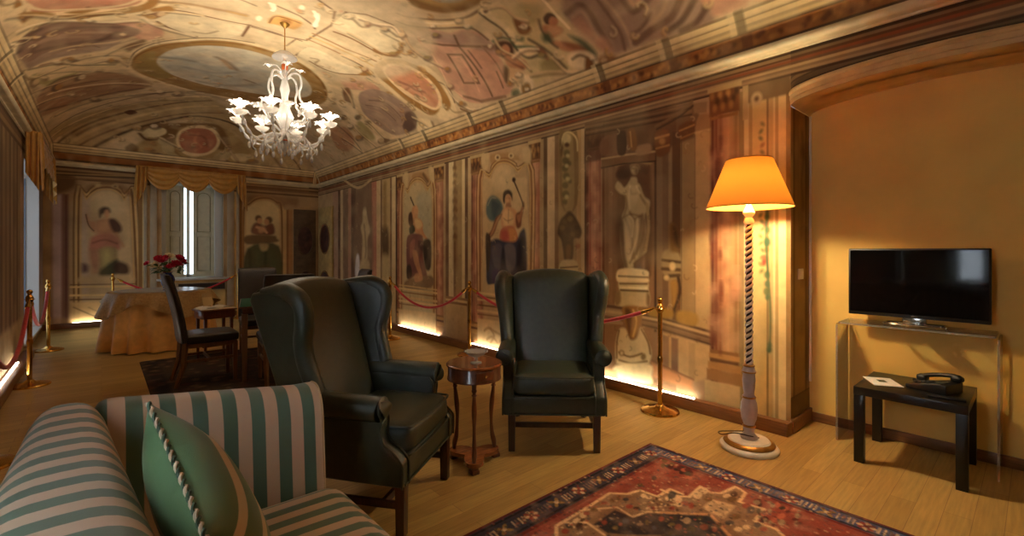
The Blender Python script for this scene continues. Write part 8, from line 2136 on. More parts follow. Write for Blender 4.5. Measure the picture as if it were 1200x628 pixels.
q = MB(); q.lathe([(0.0, 0.0), (0.034, 0.0), (0.034, 0.006), (0.012, 0.012), (0.010, 0.030), (0.020, 0.036), (0.050, 0.050), (0.070, 0.072), (0.067, 0.073), (0.046, 0.055), (0.0, 0.042)], n=28); q.build('bowl', M_dish, DS)
q = MB()
for k in range(14):
    an = 2 * PI * k / 14; q.sphere((0.069 * math.cos(an), 0.069 * math.sin(an), 0.072), 0.006, 6)
q.build('rim', M_dish, DS)

# ------------------------------------------------------------------ floor lamp
FL = empty('floor_lamp', (3.20, 1.265, 0)); tag(FL, 'tall floor lamp with orange shade and twisted white column', 'lamp')
q = MB(); q.lathe([(0.0, 0.0), (0.172, 0.0), (0.178, 0.010), (0.178, 0.018), (0.168, 0.030), (0.150, 0.036)], n=56); q.lathe([(0.130, 0.055), (0.120, 0.066), (0.0, 0.070)], n=56); b0 = q.build('lamp_base', M_offwhite, FL)
q = MB(); q.lathe([(0.150, 0.032), (0.156, 0.042), (0.148, 0.054), (0.132, 0.060), (0.126, 0.056)], n=56); q.build('gilt_ring', M_gilt, b0)
q = MB(); q.lathe([(0.050, 0.066), (0.054, 0.080), (0.040, 0.094), (0.030, 0.110), (0.034, 0.135), (0.030, 0.155), (0.046, 0.20), (0.052, 0.25), (0.048, 0.30), (0.036, 0.33), (0.038, 0.345), (0.030, 0.36), (0.036, 0.40), (0.040, 0.45), (0.036, 0.49), (0.042, 0.51), (0.034, 0.53), (0.030, 0.55)], n=28); q.build('turned_pedestal', M_lilac, FL)
for z, r in ((0.150, 0.040), (0.338, 0.043), (0.505, 0.044), (0.545, 0.036)):
    q = MB(); q.lathe([(r - 0.012, z - 0.010), (r, z - 0.004), (r, z + 0.004), (r - 0.012, z + 0.010)], n=28); q.build('gilt_band', M_gilt, FL)
q = MB(); q.lathe([(0.0175, 0.54), (0.0175, 1.50)], n=20); cl0 = q.build('column', M_groove, FL)
q = MB()
for ph in (0, PI):
    q.tube([(0.0165 * math.cos(g * 0.25 + ph), 0.0165 * math.sin(g * 0.25 + ph), 0.55 + 0.0031 * g) for g in range(300)], 0.0102, 7)
q.build('twisted_strand', M_offwhite, cl0)
q = MB(); q.lathe([(0.026, 1.475), (0.032, 1.49), (0.026, 1.51), (0.018, 1.52), (0.036, 1.545), (0.036, 1.555), (0.020, 1.585), (0.015, 1.60), (0.013, 1.63), (0.018, 1.66), (0.010, 1.67), (0.010, 1.69)], n=24); q.build('neck', M_offwhite, FL)
M_shade, nt, b = new_mat('orange_silk_shade')
b.inputs['Base Color'].default_value = (*lin((226, 142, 44)), 1); b.inputs['Roughness'].default_value = 0.8
tl = nt.nodes.new('ShaderNodeBsdfTranslucent'); tl.inputs[0].default_value = (*lin((245, 150, 48)), 1)
mxs = nt.nodes.new('ShaderNodeMixShader'); mxs.inputs[0].default_value = 0.055
nt.links.new(b.outputs[0], mxs.inputs[1]); nt.links.new(tl.outputs[0], mxs.inputs[2]); nt.links.new(mxs.outputs[0], nt.nodes['Material Output'].inputs[0])
q = MB(); q.grid(lambda a, c: ((0.262 - 0.122 * c) * math.cos(2*PI*a), (0.262 - 0.122 * c) * math.sin(2*PI*a), 1.585 + 0.315 * c), 56, 6); sh = q.build('lamp_shade', M_shade, FL)
q = MB()
for r, z in ((0.262, 1.586), (0.140, 1.900)):
    q = MB(); q.tube([(r * math.cos(g), r * math.sin(g), z) for g in np.linspace(0, 2*PI, 60)], 0.004, 6)
    if r < 0.2: q.tube([(-0.14, 0, 1.898), (0, 0, 1.89), (0.14, 0, 1.898)], 0.003, 6)
    q.build('shade_ring', M_gilt, sh)
q = MB(); q.sphere((0, 0, 1.715), 0.030, 12, sc=(1, 1, 1.25)); q.build('bulb', emit_mat('lamp_bulb_glow', (255, 206, 140), 60), FL)
LAMP_POS = (3.20, 1.265, 1.685)
q = MB(); q.tube(crom([(0.03, -0.05, 0.075), (-0.05, -0.02, 0.10), (-0.12, 0.04, 0.12), (-0.13, 0.12, 0.09), (-0.05, 0.17, 0.075), (0.03, 0.07, 0.085), (0.06, 0.06, 0.078)], 8), 0.004, 6); cd = q.build('cord', mat('brown_flex', (70, 46, 24), 0.6), FL)
q = MB(); q.rbox((0.06, 0.035, 0.03), 0.012, 4, M=Matrix.Translation((0.085, 0.055, 0.086)) @ Matrix.Rotation(0.4, 4, 'Z')); q.build('foot_switch', M_black, cd)

# ------------------------------------------------------------------ television on a clear console, black table below
M_acrylic = clear_mat('clear_acrylic', (251, 249, 242), edge=0.06, body=0.015)
CN = empty('console_table', (3.92, 0.53, 0)); tag(CN, 'clear acrylic waterfall console under the television', 'console')
CY0, CY1, CX0, CX1, CZ = 0.145, 0.925, 3.79, 4.06, 0.815
q = MB(); q.box(((CX0 + CX1) / 2, (CY0 + CY1) / 2, CZ - 0.006), (CX1 - CX0, CY1 - CY0 - 0.03, 0.012)); under(q.build('tabletop', M_acrylic, smooth=False), CN)
M_acr_edge = clear_mat('acrylic_polished_edge', (246, 232, 190), edge=0.3, body=0.22)
for y, s in ((CY0, 1), (CY1, -1)):
    q = MB()
    def wf(a, b, y=y, s=s):
        x = CX0 + (CX1 - CX0) * b
        if a < 0.7: return (x, y, (CZ - 0.022) * a / 0.7)
        g = (a - 0.7) / 0.3 * PI / 2
        return (x, y + s * 0.016 * (1 - math.cos(g)), CZ - 0.022 + 0.016 * math.sin(g))
    q.grid(wf, 16, 1); q.grid(lambda a, b: (lambda p: (p[0], p[1] + s * 0.010, p[2] - 0.0))(wf(a * 0.7 / 1.0, b)), 10, 1)
    sd = under(q.build('side_panel', M_acrylic), CN)
    q = MB()
    for x in (CX0, CX1): q.box((x, y + s * 0.005, (CZ - 0.02) / 2), (0.003, 0.011, CZ - 0.02))
    under(q.build('polished_edge', M_acr_edge, smooth=False), sd)
q = MB()
for x in (CX0, CX1): q.box((x, (CY0 + CY1) / 2, CZ - 0.006), (0.003, CY1 - CY0 - 0.04, 0.012))
under(q.build('front_edge', M_acr_edge, smooth=False), CN)

TV = empty('television', (3.93, 0.533, CZ)); tag(TV, 'black flat-screen television standing on the clear console', 'television')
q = MB(); q.box((3.935, 0.533, 1.090), (0.035, 0.698, 0.452), 0.006); q.box((3.965, 0.533, 1.05), (0.04, 0.45, 0.26), 0.015); under(q.build('housing', M_black), TV)
q = MB(); q.box((3.917, 0.533, 1.096), (0.003, 0.676, 0.418)); under(q.build('screen', M_screen, smooth=False), TV)
q = MB()
q.tube(crom([(3.90, 0.385, CZ + 0.009), (3.868, 0.43, CZ + 0.009), (3.862, 0.533, CZ + 0.009), (3.868, 0.63, CZ + 0.009), (3.90, 0.68, CZ + 0.009)], 6), 0.008, 8); q.tube([(3.90, 0.385, CZ + 0.009), (3.99, 0.385, CZ + 0.009)], 0.008, 8); q.tube([(3.90, 0.68, CZ + 0.009), (3.99, 0.68, CZ + 0.009)], 0.008, 8)
q.tube([(3.985, 0.385, CZ + 0.009), (3.985, 0.68, CZ + 0.009)], 0.008, 8)
q.box((3.945, 0.533, CZ + 0.035), (0.03, 0.12, 0.06), 0.006); q.box((3.92, 0.533, CZ + 0.006), (0.09, 0.10, 0.010), 0.003); under(q.build('tv_stand', M_chrome), TV)
q = MB(); q.box((3.9155, 0.53, 0.876), (0.002, 0.032, 0.006)); under(q.build('badge', M_chrome, smooth=False), TV)

BT = empty('side_table', (3.75, 0.505, 0)); tag(BT, 'low black square-legged table below the television', 'table')
q = MB(); q.box((3.752, 0.505, 0.440), (0.53, 0.51, 0.05), 0.002); under(q.build('tabletop', M_blackwood), BT)
for x in (3.513, 3.991):
    for y in (0.276, 0.734):
        q = MB(); q.box((x, y, 0.2075), (0.05, 0.05, 0.415), 0.002); under(q.build('leg', M_blackwood), BT)

# telephone
PH = empty('telephone', (3.76, 0.42, 0.465), math.radians(162)); tag(PH, 'black desk telephone on the low black table', 'telephone')
q = MB(); q.prism([(-0.10, 0.0), (0.10, 0.0), (0.10, 0.055), (0.06, 0.062), (-0.10, 0.022)], 0.19, 0.006); q.build('phone_body', M_black, PH)
q = MB(); q.tube(crom([(-0.065, -0.105, 0.045), (-0.065, -0.07, 0.062), (-0.065, 0.0, 0.082), (-0.065, 0.07, 0.090), (-0.065, 0.10, 0.078)], 5), [0.022] * 4 + [0.017] * 13 + [0.022] * 4, 12, flat=0.75)
q.rbox((0.05, 0.055, 0.036), 0.015, 4, M=Matrix.Translation((-0.065, -0.085, 0.044))); q.rbox((0.05, 0.055, 0.036), 0.015, 4, M=Matrix.Translation((-0.065, 0.085, 0.076)))
hs = q.build('handset', M_black, PH)
q = MB()
for i in range(3):
    for j in range(4): q.box((0.0 + i * 0.024, -0.07 + j * 0.022, 0.037 + 0.2 * (j * 0.022) - 0.002), (0.016, 0.014, 0.010), 0.003)
q.build('keypad', mat('charcoal_keys', (52, 50, 48), 0.5), PH)
q = MB(); q.box((0.03, 0.055, 0.060), (0.09, 0.03, 0.004), 0.001, M=None); q.build('display', mat('grey_display', (70, 78, 74), 0.2), PH)
q = MB()
pts = [(-0.075 + 0.008 * math.cos(g * 1.3) - 0.0015 * g * 0.3, -0.115 - 0.0006 * g, 0.012 + 0.008 * math.sin(g * 1.3)) for g in range(60)]
q.tube(pts, 0.0025, 5); q.build('coiled_cord', M_black, PH)
o = MB(); o.box((0, 0, 0.006), (0.16, 0.055, 0.012), 0.003, Matrix.Translation((3.575, 0.345, 0.465)) @ Matrix.Rotation(math.radians(96), 4, 'Z')); tag(o.build('remote_control', M_black), 'flat black remote control at the right end of the low black table', 'remote control')
LF = empty('leaflet', (3.73, 0.66, 0.465), math.radians(28)); tag(LF, 'white leaflet lying on the low black table left of the telephone', 'leaflet')
q = MB(); q.box((0, 0, 0.002), (0.21, 0.15, 0.004), 0.0008); q.build('sheet', M_paper, LF)
q = MB(); q.box((0.01, 0.0, 0.0043), (0.055, 0.042, 0.0012)); q.build('printed_picture', mat('olive_print', (104, 96, 56), 0.6, rgb2=(60, 66, 50), scale=60), LF)
# light switch on the niche reveal
SW = empty('light_switch', (3.87, YN1 - 0.001, 1.13)); tag(SW, 'cream light switch plate on the side of the niche beside the lamp', 'light switch')
q = MB(); q.box((0, -0.005, 0), (0.10, 0.010, 0.078), 0.003); q.build('plate', M_offwhite, SW)
for dx in (-0.02, 0.02):
    q = MB(); q.box((dx, -0.012, 0), (0.028, 0.006, 0.046), 0.002); q.build('rocker', M_offwhite, SW)

# ------------------------------------------------------------------ brass posts and red ropes
def make_post(loc):
    T = empty('stanchion', loc)
    q = MB(); q.lathe([(0.0, 0.0), (0.150, 0.0), (0.152, 0.008), (0.146, 0.018), (0.10, 0.030), (0.045, 0.040), (0.026, 0.060), (0.0, 0.062)], n=40); q.build('base', M_brass, T)
    q = MB(); q.lathe([(0.019, 0.05), (0.019, 0.83), (0.0, 0.83)], n=18); q.lathe([(0.024, 0.40), (0.024, 0.43), (0.019, 0.45)], n=18); q.build('pole', M_brass, T)
    q = MB(); q.lathe([(0.019, 0.80), (0.028, 0.815), (0.030, 0.85), (0.022, 0.868), (0.014, 0.878), (0.020, 0.886)], n=18); q.sphere((0, 0, 0.905), 0.023, 12); q.build('finial', M_brass, T)
    q = MB(); q.tube([(0.036 * math.cos(g), 0.036 * math.sin(g), 0.835) for g in np.linspace(0, 2*PI, 24)], 0.004, 6); q.build('hook_ring', M_brass, T)
    return T
posts = [((3.39, 2.03, 0), 'brass rope post nearest the floor lamp, in front of the painted statue'),
         ((3.44, 4.70, 0), 'middle brass rope post along the right wall, left of the facing armchair'),
         ((3.20, 6.35, 0), 'farthest brass rope post along the right wall, behind the side-on armchair'),
         ((-0.52, 6.44, 0), 'brass rope post at the left edge, the nearer one by the left wall'),
         ((-0.52, 8.55, 0), 'brass rope post by the tall left window, the farther one on that side'),
         ((-0.54, 4.20, 0), 'brass rope post behind the sofa at the left edge, only its base in view'),
         ((0.14, 10.25, 0), 'brass rope post at the end wall left of the gold-covered table'),
         ((1.98, 10.25, 0), 'brass rope post at the end wall hidden behind the dining chair')]
P0 = make_post(posts[0][0])
pobj = []
for i, (l, lab) in enumerate(posts):
    o = P0 if i == 0 else copy_tree(P0)
    o.location = l; tag(o, lab, 'rope post', 'brass rope posts'); pobj.append(o)
def rope(a, b, sag, label):
    a, b = Vector(a), Vector(b); d = (b - a); d.z = 0; d.normalize()
    a2, b2 = a + d * 0.052, b - d * 0.052
    T = empty('barrier_rope', tuple((a + b) / 2)); tag(T, label, 'rope', 'red barrier ropes')
    pts = []
    for i in range(33):
        t = i / 32; p = a2.lerp(b2, t); p.z -= sag * (1 - (2 * t - 1) ** 2) + 0.0; pts.append(p)
    q = MB(); q.tube(pts[1:-1], 0.017, 10); under(q.build('velvet', M_rope), T)
    for e0, e1, e2 in ((a2, pts[1], pts[2]), (b2, pts[-2], pts[-3])):
        q = MB(); q.tube([e0 - (Vector(e1) - e0) * 0.1, e0, e1, Vector(e1).lerp(e2, .45)], [0.006, 0.010, 0.021, 0.021], 10); under(q.build('end_cap', M_brass), T)
    return T
def top(i): return (posts[i][0][0], posts[i][0][1], 0.832)
rope(top(2), top(1), 0.30, 'red velvet rope sagging between the two far posts on the right wall')
rope(top(1), top(0), 0.26, 'red velvet rope passing behind the facing armchair')
rope(top(3), top(4), 0.36, 'red velvet rope between the two posts by the left window')
rope(top(5), top(3), 0.42, 'red velvet rope running out of the left edge of the picture')
rope(top(6), top(7), 0.30, 'red velvet rope along the end wall behind the gold-covered table')

# ------------------------------------------------------------------ oriental rug and the dark rug beyond
RX0, RX1, RY0, RY1 = 0.95, 2.77, -0.75, 1.734
cg = Canvas(steps((RX0, RX1, 0.0065)), steps((RY0, RY1, 0.0065)), (120, 40, 34))
paint_rug(cg)
def rug_z(U, V):
    e = np.minimum(np.minimum(U - RX0, RX1 - U), np.minimum(V - RY0, RY1 - V))
    return U, V, np.where(e < 0.004, 0.0005, 0.010)
M_pile = paint_mat('rug_wool', 0.95, 0.28, 60)
tag(cg.surface('patterned_rug', rug_z, M_pile, tint=(0.95, 1, 1), wash=0.16, gain=1.6), 'red and navy oriental rug with cream stepped medallion in the right foreground', 'rug')
cd2 = Canvas(steps((0.33, 2.6, 0.02)), steps((4.55, 6.95, 0.02)), (66, 50, 42))
paint_dark_rug(cd2)
tag(cd2.surface('dark_rug', lambda U, V: (U, V, np.where((U < 0.335) | (U > 2.595) | (V < 4.555) | (V > 6.945), 0.0005, 0.009)), M_pile), 'dark worn rug under the dining chairs and card table', 'rug')

# ------------------------------------------------------------------ round table with gold cloths, vase and roses
TX, TY = 0.62, 8.02
RT = empty('round_table', (TX, TY, 0)); tag(RT, 'round table hidden under floor-length gold cloth near the end window', 'table')
q = MB(); q.lathe([(0.0, 0.735), (0.53, 0.735), (0.53, 0.75), (0.0, 0.75)], n=40); q.build('tabletop', M_walnut, RT)
q = MB(); q.lathe([(0.28, 0.0), (0.28, 0.03), (0.06, 0.10), (0.05, 0.60), (0.10, 0.73)], n=24); q.build('pedestal', M_walnut, RT)
TC = empty('tablecloth', (TX, TY, 0.75)); tag(TC, 'floor-length gold cloth falling in folds round the table', 'tablecloth')
def skirt(a, b):
    th = 2 * PI * a; f = b ** 0.8
    fold = math.sin(14 * th + 1.4 * math.sin(3 * th)) * 0.050 + math.sin(8 * th + 1) * 0.022
    r = 0.548 + 0.075 * f + fold * f
    return (r * math.cos(th), r * math.sin(th), 0.006 - 0.740 * b)
q = MB(); q.grid(skirt, 240, 18); q.lathe([(0.0, 0.004), (0.545, 0.006)], n=60); q.build('skirt', M_gold_cloth, TC)
OC = empty('overcloth', (TX, TY, 0.757)); tag(OC, 'beige patterned square overcloth laid over the gold tablecloth', 'tablecloth')
def over(a, b):
    th = 2 * PI * a
    drop = 0.13 + 0.20 * (abs(math.cos(2 * (th - 0.35))) ** 1.5)
    if b < 0.3: r = 0.548 * b / 0.3; return (r * math.cos(th), r * math.sin(th), 0.004)
    k = (b - 0.3) / 0.7
    r = 0.575 + 0.085 * k + 0.040 * k * math.sin(14 * th + 1.4 * math.sin(3 * th))
    return (r * math.cos(th), r * math.sin(th), 0.004 - drop * k)
q = MB(); q.grid(over, 160, 16); q.build('overcloth_drape', M_overcloth, OC)
q = MB(); q.lathe([(0.0, 0.0), (0.50, 0.0), (0.50, 0.005), (0.0, 0.005)], n=48)
o = q.build('glass_sheet', mat('pale_glass_sheet', (176, 170, 160), 0.25, spec=0.6)); o.location = (TX, TY, 0.762); tag(o, 'pale round glass sheet covering the gold-clothed table', 'glass sheet')
VX, VY = 0.68, 7.92
VS = empty('vase', (VX, VY, 0.7675)); tag(VS, 'cobalt blue vase holding roses on the gold-covered table', 'vase')
q = MB(); q.lathe([(0.0, 0.0), (0.055, 0.0), (0.060, 0.01), (0.050, 0.03), (0.075, 0.09), (0.085, 0.14), (0.070, 0.19), (0.048, 0.22), (0.060, 0.245), (0.055, 0.244), (0.042, 0.22), (0.0, 0.2)], n=32); q.build('vase_body', M_cobalt, VS)
q = MB(); q.lathe([(0.056, 0.008), (0.062, 0.012), (0.058, 0.02)], n=32); q.lathe([(0.056, 0.238), (0.063, 0.246), (0.055, 0.25)], n=32); q.build('gilt_rim', M_gilt, VS)
def rose(loc, r, m, label, tilt):
    T = empty('rose', loc); tag(T, label, 'flower', 'roses in the blue vase')
    q = MB()
    R = Matrix.Rotation(tilt[0], 4, 'X') @ Matrix.Rotation(tilt[1], 4, 'Y')
    rnd = random.Random(int(loc[0] * 1e4) + int(loc[2] * 977))
    for ringn, (rr, hh, n) in enumerate(((0.30, 0.55, 4), (0.62, 0.50, 6), (0.95, 0.30, 7))):
        for k in range(n):
            an = 2 * PI * (k + 0.5 * ringn) / n + rnd.uniform(-.2, .2)
            def pet(a, b, an=an, rr=rr, hh=hh):
                w = (a - 0.5) * (2 * PI / n) * 1.35
                rad = r * rr * (0.35 + 0.65 * b ** 0.6) * (1 + 0.12 * b * math.cos(6 * w))
                return (rad * math.cos(an + w), rad * math.sin(an + w), r * (-0.45 + (hh + 0.45) * b - 0.25 * rr * b ** 4 - 0.3 * (abs(a - .5) * 2) ** 2 * b))
            q.grid(pet, 6, 6, M=R)
    q.sphere((0, 0, 0), r * 0.34, 8, M=R)
    q.build('bloom', m, T)
    q = MB(); d = Vector((VX, VY, 0.99)) - Vector(loc)
    q.tube([Vector((0, 0, -r * 0.4)), d * 0.55 + Vector((0, 0, 0.02)), d], 0.004, 6); q.build('stem', M_leafgreen, T)
RS = [(-0.235, -0.02, 0.33, .035, 'R'), (-0.14, -0.05, 0.315, .062, 'W'), (-0.07, -0.08, 0.37, .058, 'R'), (-0.02, 0.0, 0.40, .045, 'R'), (0.03, 0.03, 0.42, .052, 'W'), (0.10, -0.08, 0.33, .060, 'R'), (0.15, 0.0, 0.39, .060, 'R'), (0.05, -0.12, 0.31, .050, 'R'), (0.19, 0.05, 0.35, .045, 'R'), (-0.10, 0.05, 0.39, .05, 'R'), (0.0, -0.14, 0.29, .045, 'R')]
rl = ['small crimson rose at the far left edge of the bouquet', 'large cream rose at the left of the bouquet', 'crimson rose above and right of the large cream rose', 'small crimson rose at the crown of the bouquet', 'cream rose at the top of the bouquet', 'large crimson rose at the right front of the bouquet', 'large crimson rose at the upper right of the bouquet', 'crimson rose low in the middle of the bouquet', 'crimson rose at the far right edge of the bouquet', 'crimson rose at the back left of the bouquet', 'crimson rose lowest at the bouquet front']
for (dx, dy, z, r, k), lab in zip(RS, rl):
    # offsets are across the view (table to camera direction), so the bunch is about round
    px, py = VX + 0.98 * dx, VY - 0.10 * dx + dy * 1.2
    rose((px, py, 0.7675 + z * 1.12), r * 1.22, M_rose_red if k == 'R' else M_rose_white, lab, (0.5 + dy * 2, dx * 3))
FO = empty('foliage', (VX, VY, 0.99)); tag(FO, 'dark green leaves spreading below the roses in the blue vase', 'leaves', kind='stuff')
q = MB(); rr = random.Random(5)
for k in range(60):
    an = rr.uniform(0, 2 * PI); el = rr.uniform(-0.1, 0.9); L = rr.uniform(0.05, 0.10); R0 = rr.uniform(0.04, 0.17)
    M = Matrix.Translation((R0 * math.cos(an), R0 * math.sin(an), 0.02 + rr.uniform(-0.02, 0.11))) @ Matrix.Rotation(an, 4, 'Z') @ Matrix.Rotation(-el, 4, 'Y') @ Matrix.Rotation(rr.uniform(-.6, .6), 4, 'X')
    q.grid(lambda a, b: (L * a, (b - .5) * 0.045 * math.sin(PI * min(1, a * 0.96 + 0.04)), 0.012 * math.sin(PI * a) - 0.03 * a * a + 0.01 * abs(b - .5)), 5, 4, M=M)
q.build('leaf_spray', M_leafgreen, FO)

# ------------------------------------------------------------------ card table and dining chairs
KT = empty('card_table', (1.54, 5.48, 0.0125), math.radians(-12)); tag(KT, 'small square card table with green baize top behind the armchair', 'table')
q = MB(); q.box((0, 0, 0.705), (0.86, 0.86, 0.07), 0.004); q.box((0, 0, 0.733), (0.92, 0.92, 0.016), 0.004); q.build('tabletop', M_walnut_dark, KT)
q = MB(); q.box((0, 0, 0.7425), (0.90, 0.90, 0.006), 0.002); q.build('baize', M_baize, KT)
for x in (-0.41, 0.41):
    for y in (-0.41, 0.41):
        q = MB(); q.box((x, y, 0.335), (0.055, 0.055, 0.67), 0.004, taper=0.7); q.build('leg', M_chairwood, KT)
def make_dining(loc, rz):
    T = empty('dining_chair', loc, rz)
    q = MB(); q.rbox((0.44, 0.44, 0.09), 0.03, 7, bulge=(0, 0, 0.012), M=Matrix.Translation((0, 0.0, 0.440))); q.build('seat', M_blackleather, T)
    q = MB(); q.box((0, 0, 0.385), (0.40, 0.40, 0.05), 0.004); q.build('seat_frame', M_chairwood, T)
    def db(p):
        k = (p.z + 0.33) / 0.66
        return (p.x, p.y + 0.235 + 0.13 * k ** 1.6 + 0.02 * (1 - (p.x / 0.22) ** 2), p.z + 0.74)
    q = MB(); q.rbox((0.44, 0.055, 0.66), 0.024, 9, deform=db)
    for s in (-1, 1): q.tube([db(Vector((s * 0.20, -0.028, z))) for z in np.linspace(-.31, .31, 14)], 0.004, 6)
    q.build('backrest', M_blackleather, T)
    for s in (-1, 1):
        q = MB(); q.box((s * 0.185, -0.185, 0.195), (0.042, 0.042, 0.39), 0.004, taper=0.75); q.build('leg', M_chairwood, T)
        q = MB(); q.tube([(s * 0.185, 0.30, 0.0), (s * 0.185, 0.24, 0.2), (s * 0.185, 0.225, 0.42)], [0.018, 0.023, 0.026], 4); q.build('leg', M_chairwood, T)
        q = MB(); q.box((s * 0.185, 0.03, 0.24), (0.018, 0.44, 0.026), 0.003); q.build('stretcher', M_chairwood, T)
    q = MB(); q.box((0, 0.03, 0.24), (0.37, 0.018, 0.026), 0.003); q.build('stretcher', M_chairwood, T)
    return T
D0 = make_dining((0, 0, 0), 0)
DC = [((0.82, 5.52, 0.0125), math.radians(90), 'dark brown leather dining chair seen side-on at the left of the card table'),
      ((1.46, 6.33, 0.0125), math.radians(180 + 172), 'dark brown leather dining chair facing the camera across the card table'),
      ((1.37, 5.03, 0.0125), math.radians(180 - 6), 'dark brown leather dining chair just behind the side-on armchair, back to the camera'),
      ((2.03, 5.42, 0.0125), math.radians(-100), 'dark brown leather dining chair mostly hidden behind the armchair wing')]
for i, (l, rz, lab) in enumerate(DC):
    o = D0 if i == 0 else copy_tree(D0)
    o.location = l; o.rotation_euler = (0, 0, rz); tag(o, lab, 'chair', 'dining chairs around the card table')
# little stand with an open card between the round table and the dining chairs
NS = empty('stool', (1.02, 6.55, 0.0125), math.radians(12)); tag(NS, 'small dark wooden stool table holding a white book behind the side-on dining chair', 'stool')
q = MB(); q.box((0, 0, 0.535), (0.34, 0.28, 0.09), 0.005); q.box((0, 0, 0.588), (0.38, 0.32, 0.016), 0.004); q.build('tabletop', M_walnut_dark, NS)
for x in (-0.14, 0.14):
    for y in (-0.11, 0.11):
        q = MB(); q.box((x, y, 0.245), (0.032, 0.032, 0.49), 0.003, taper=0.7); q.build('leg', M_walnut_dark, NS)
q = MB(); q.box((0, 0, 0.15), (0.26, 0.02, 0.02)); q.build('stretcher', M_walnut_dark, NS)
BK = empty('open_book', (1.02, 6.55, 0.6095), math.radians(12)); tag(BK, 'pale open book lying on the small wooden stool', 'book')
q = MB(); q.grid(lambda a, b: ((a - .5) * 0.34, (b - .5) * 0.24, 0.012 + 0.018 * math.sin(PI * abs(2 * a - 1)) * 1.0), 20, 2); q.box((0, 0, 0.006), (0.35, 0.25, 0.012), 0.002); q.build('pages', M_paper, BK)
PC = empty('place_card', (0.97, 6.60, 0.6415), math.radians(25)); tag(PC, 'upright pale card leaning back on the open book', 'card')
q = MB(); q.box((0, 0.02, 0.075), (0.115, 0.004, 0.15), 0.001, Matrix.Rotation(math.radians(-12), 4, 'X')); q.build('face', mat('beige_card', (190, 160, 112), 0.7), PC)
q = MB(); q.box((0, 0.065, 0.072), (0.115, 0.004, 0.145), 0.001, Matrix.Rotation(math.radians(14), 4, 'X')); q.build('back_leaf', mat('beige_card_back', (176, 148, 102), 0.7), PC)

# ------------------------------------------------------------------ gold swagged valances over the two far windows
def valance(name, width, n_sw, label, M):
    T = empty(name); tag(T, label, 'valance', 'gold valances')
    T.matrix_world = M
    q = MB(); q.box((0, 0.05, 0.415), (width, 0.10, 0.03), 0.004); q.build('pelmet_board', M_gold_satin, T)
    sw = (width - 0.30) / n_sw
    for k in range(n_sw):
        xc = -width / 2 + 0.15 + sw * (k + 0.5)
        q = MB()
        def fn(a, b, xc=xc):
            u = 2 * a - 1; dip = 1 - u * u
            z = 0.40 - b * (0.14 + 0.24 * dip ** 0.8)
            y = -0.012 - 0.030 * dip * b - 0.018 * (0.5 + 0.5 * math.sin(b * 7 * PI / 1.0 * 1.0 + 1.2)) * (0.3 + 0.7 * dip)
            return (xc + u * (sw / 2 + 0.02), y, z)
        q.grid(fn, 20, 42); q.build('swag', M_gold_satin, T)
    for s in (-1, 1):
        q = MB()
        def tl(a, b, s=s):
            x = s * (width / 2 - 0.16 * a); h = 0.72 - 0.36 * a
            y = -0.02 - 0.022 * math.sin(a * 5.2 * PI) - 0.02 * b
            return (x + s * 0.02 * b, y, 0.42 - h * b)
        q.grid(tl, 44, 10); q.grid(lambda a, b: (s * (width / 2 + 0.02 * b + 0.022 * math.sin(a * 5 * PI) * (0.4 + 0.6 * b)), -0.02 + 0.12 * a, 0.42 - (0.72 - 0.22 * a) * b), 36, 8)
        q.build('tail', M_gold_satin, T)
    q = MB(); q.tube([(x, -0.03 + 0.004 * math.sin(x * 60), 0.425) for x in np.linspace(-width / 2, width / 2, 60)], 0.010, 6); q.build('heading', M_gold_satin, T)
    return T
valance('window_valance', 1.72, 3, 'gold satin swagged valance over the end window', Matrix.Translation((1.33, Y1 - 0.13, 2.40)))
valance('window_valance', 2.25, 4, 'gold satin swagged valance over the tall left window', Matrix.Translation((XL + 0.13, 9.22, 2.33)) @ Matrix.Rotation(PI / 2, 4, 'Z'))

# ------------------------------------------------------------------ chandelier of white blown glass
CHX, CHY = 1.47, 5.34
CROWN = float(prof(1.0))
M_blown = clear_mat('white_blown_glass', (255, 250, 244), edge=0.5, body=0.34, rough=0.08, glow=0.4)
M_amber = mat('amber_glass', (176, 84, 40), 0.15, coat=0.5)
M_flower = clear_mat('milk_glass', (255, 252, 248), edge=0.5, body=0.62, rough=0.1, glow=0.6)
M_bulb = emit_mat('chandelier_bulb_glow', (255, 240, 220), 130)
CH = empty('chandelier', (CHX, CHY, 2.30)); tag(CH, 'white blown glass chandelier with lit flower cups hanging from the vault', 'chandelier')
q = MB(); q.lathe([(0.0, CROWN - 2.302), (0.05, CROWN - 2.303), (0.035, CROWN - 2.325), (0.012, CROWN - 2.345)], n=24); q.build('ceiling_rose', M_gilt, CH)
q = MB(); q.tube([(0, 0, 1.13), (0, 0, CROWN - 2.34)], 0.006, 8); q.build('cable', M_gilt, CH)
q = MB(); q.lathe([(0.0, 1.13), (0.06, 1.125), (0.115, 1.085), (0.125, 1.06), (0.105, 1.065), (0.03, 1.08), (0.018, 1.05), (0.03, 1.02), (0.018, 0.96), (0.028, 0.90), (0.016, 0.86), (0.035, 0.80), (0.05, 0.72), (0.035, 0.66), (0.03, 0.60), (0.055, 0.52), (0.085, 0.44), (0.06, 0.36), (0.03, 0.30), (0.05, 0.26), (0.07, 0.22), (0.05, 0.17), (0.02, 0.12), (0.024, 0.09), (0.010, 0.05), (0.016, 0.03), (0.0, 0.0)], n=28); q.build('stem', M_blown, CH)
q = MB(); q.lathe([(0.022, 0.93), (0.034, 0.955), (0.034, 0.985), (0.022, 1.01)], n=20); q.lathe([(0.035, 0.155), (0.056, 0.175), (0.052, 0.215), (0.03, 0.235)], n=20); q.build('amber_collar', M_amber, CH)
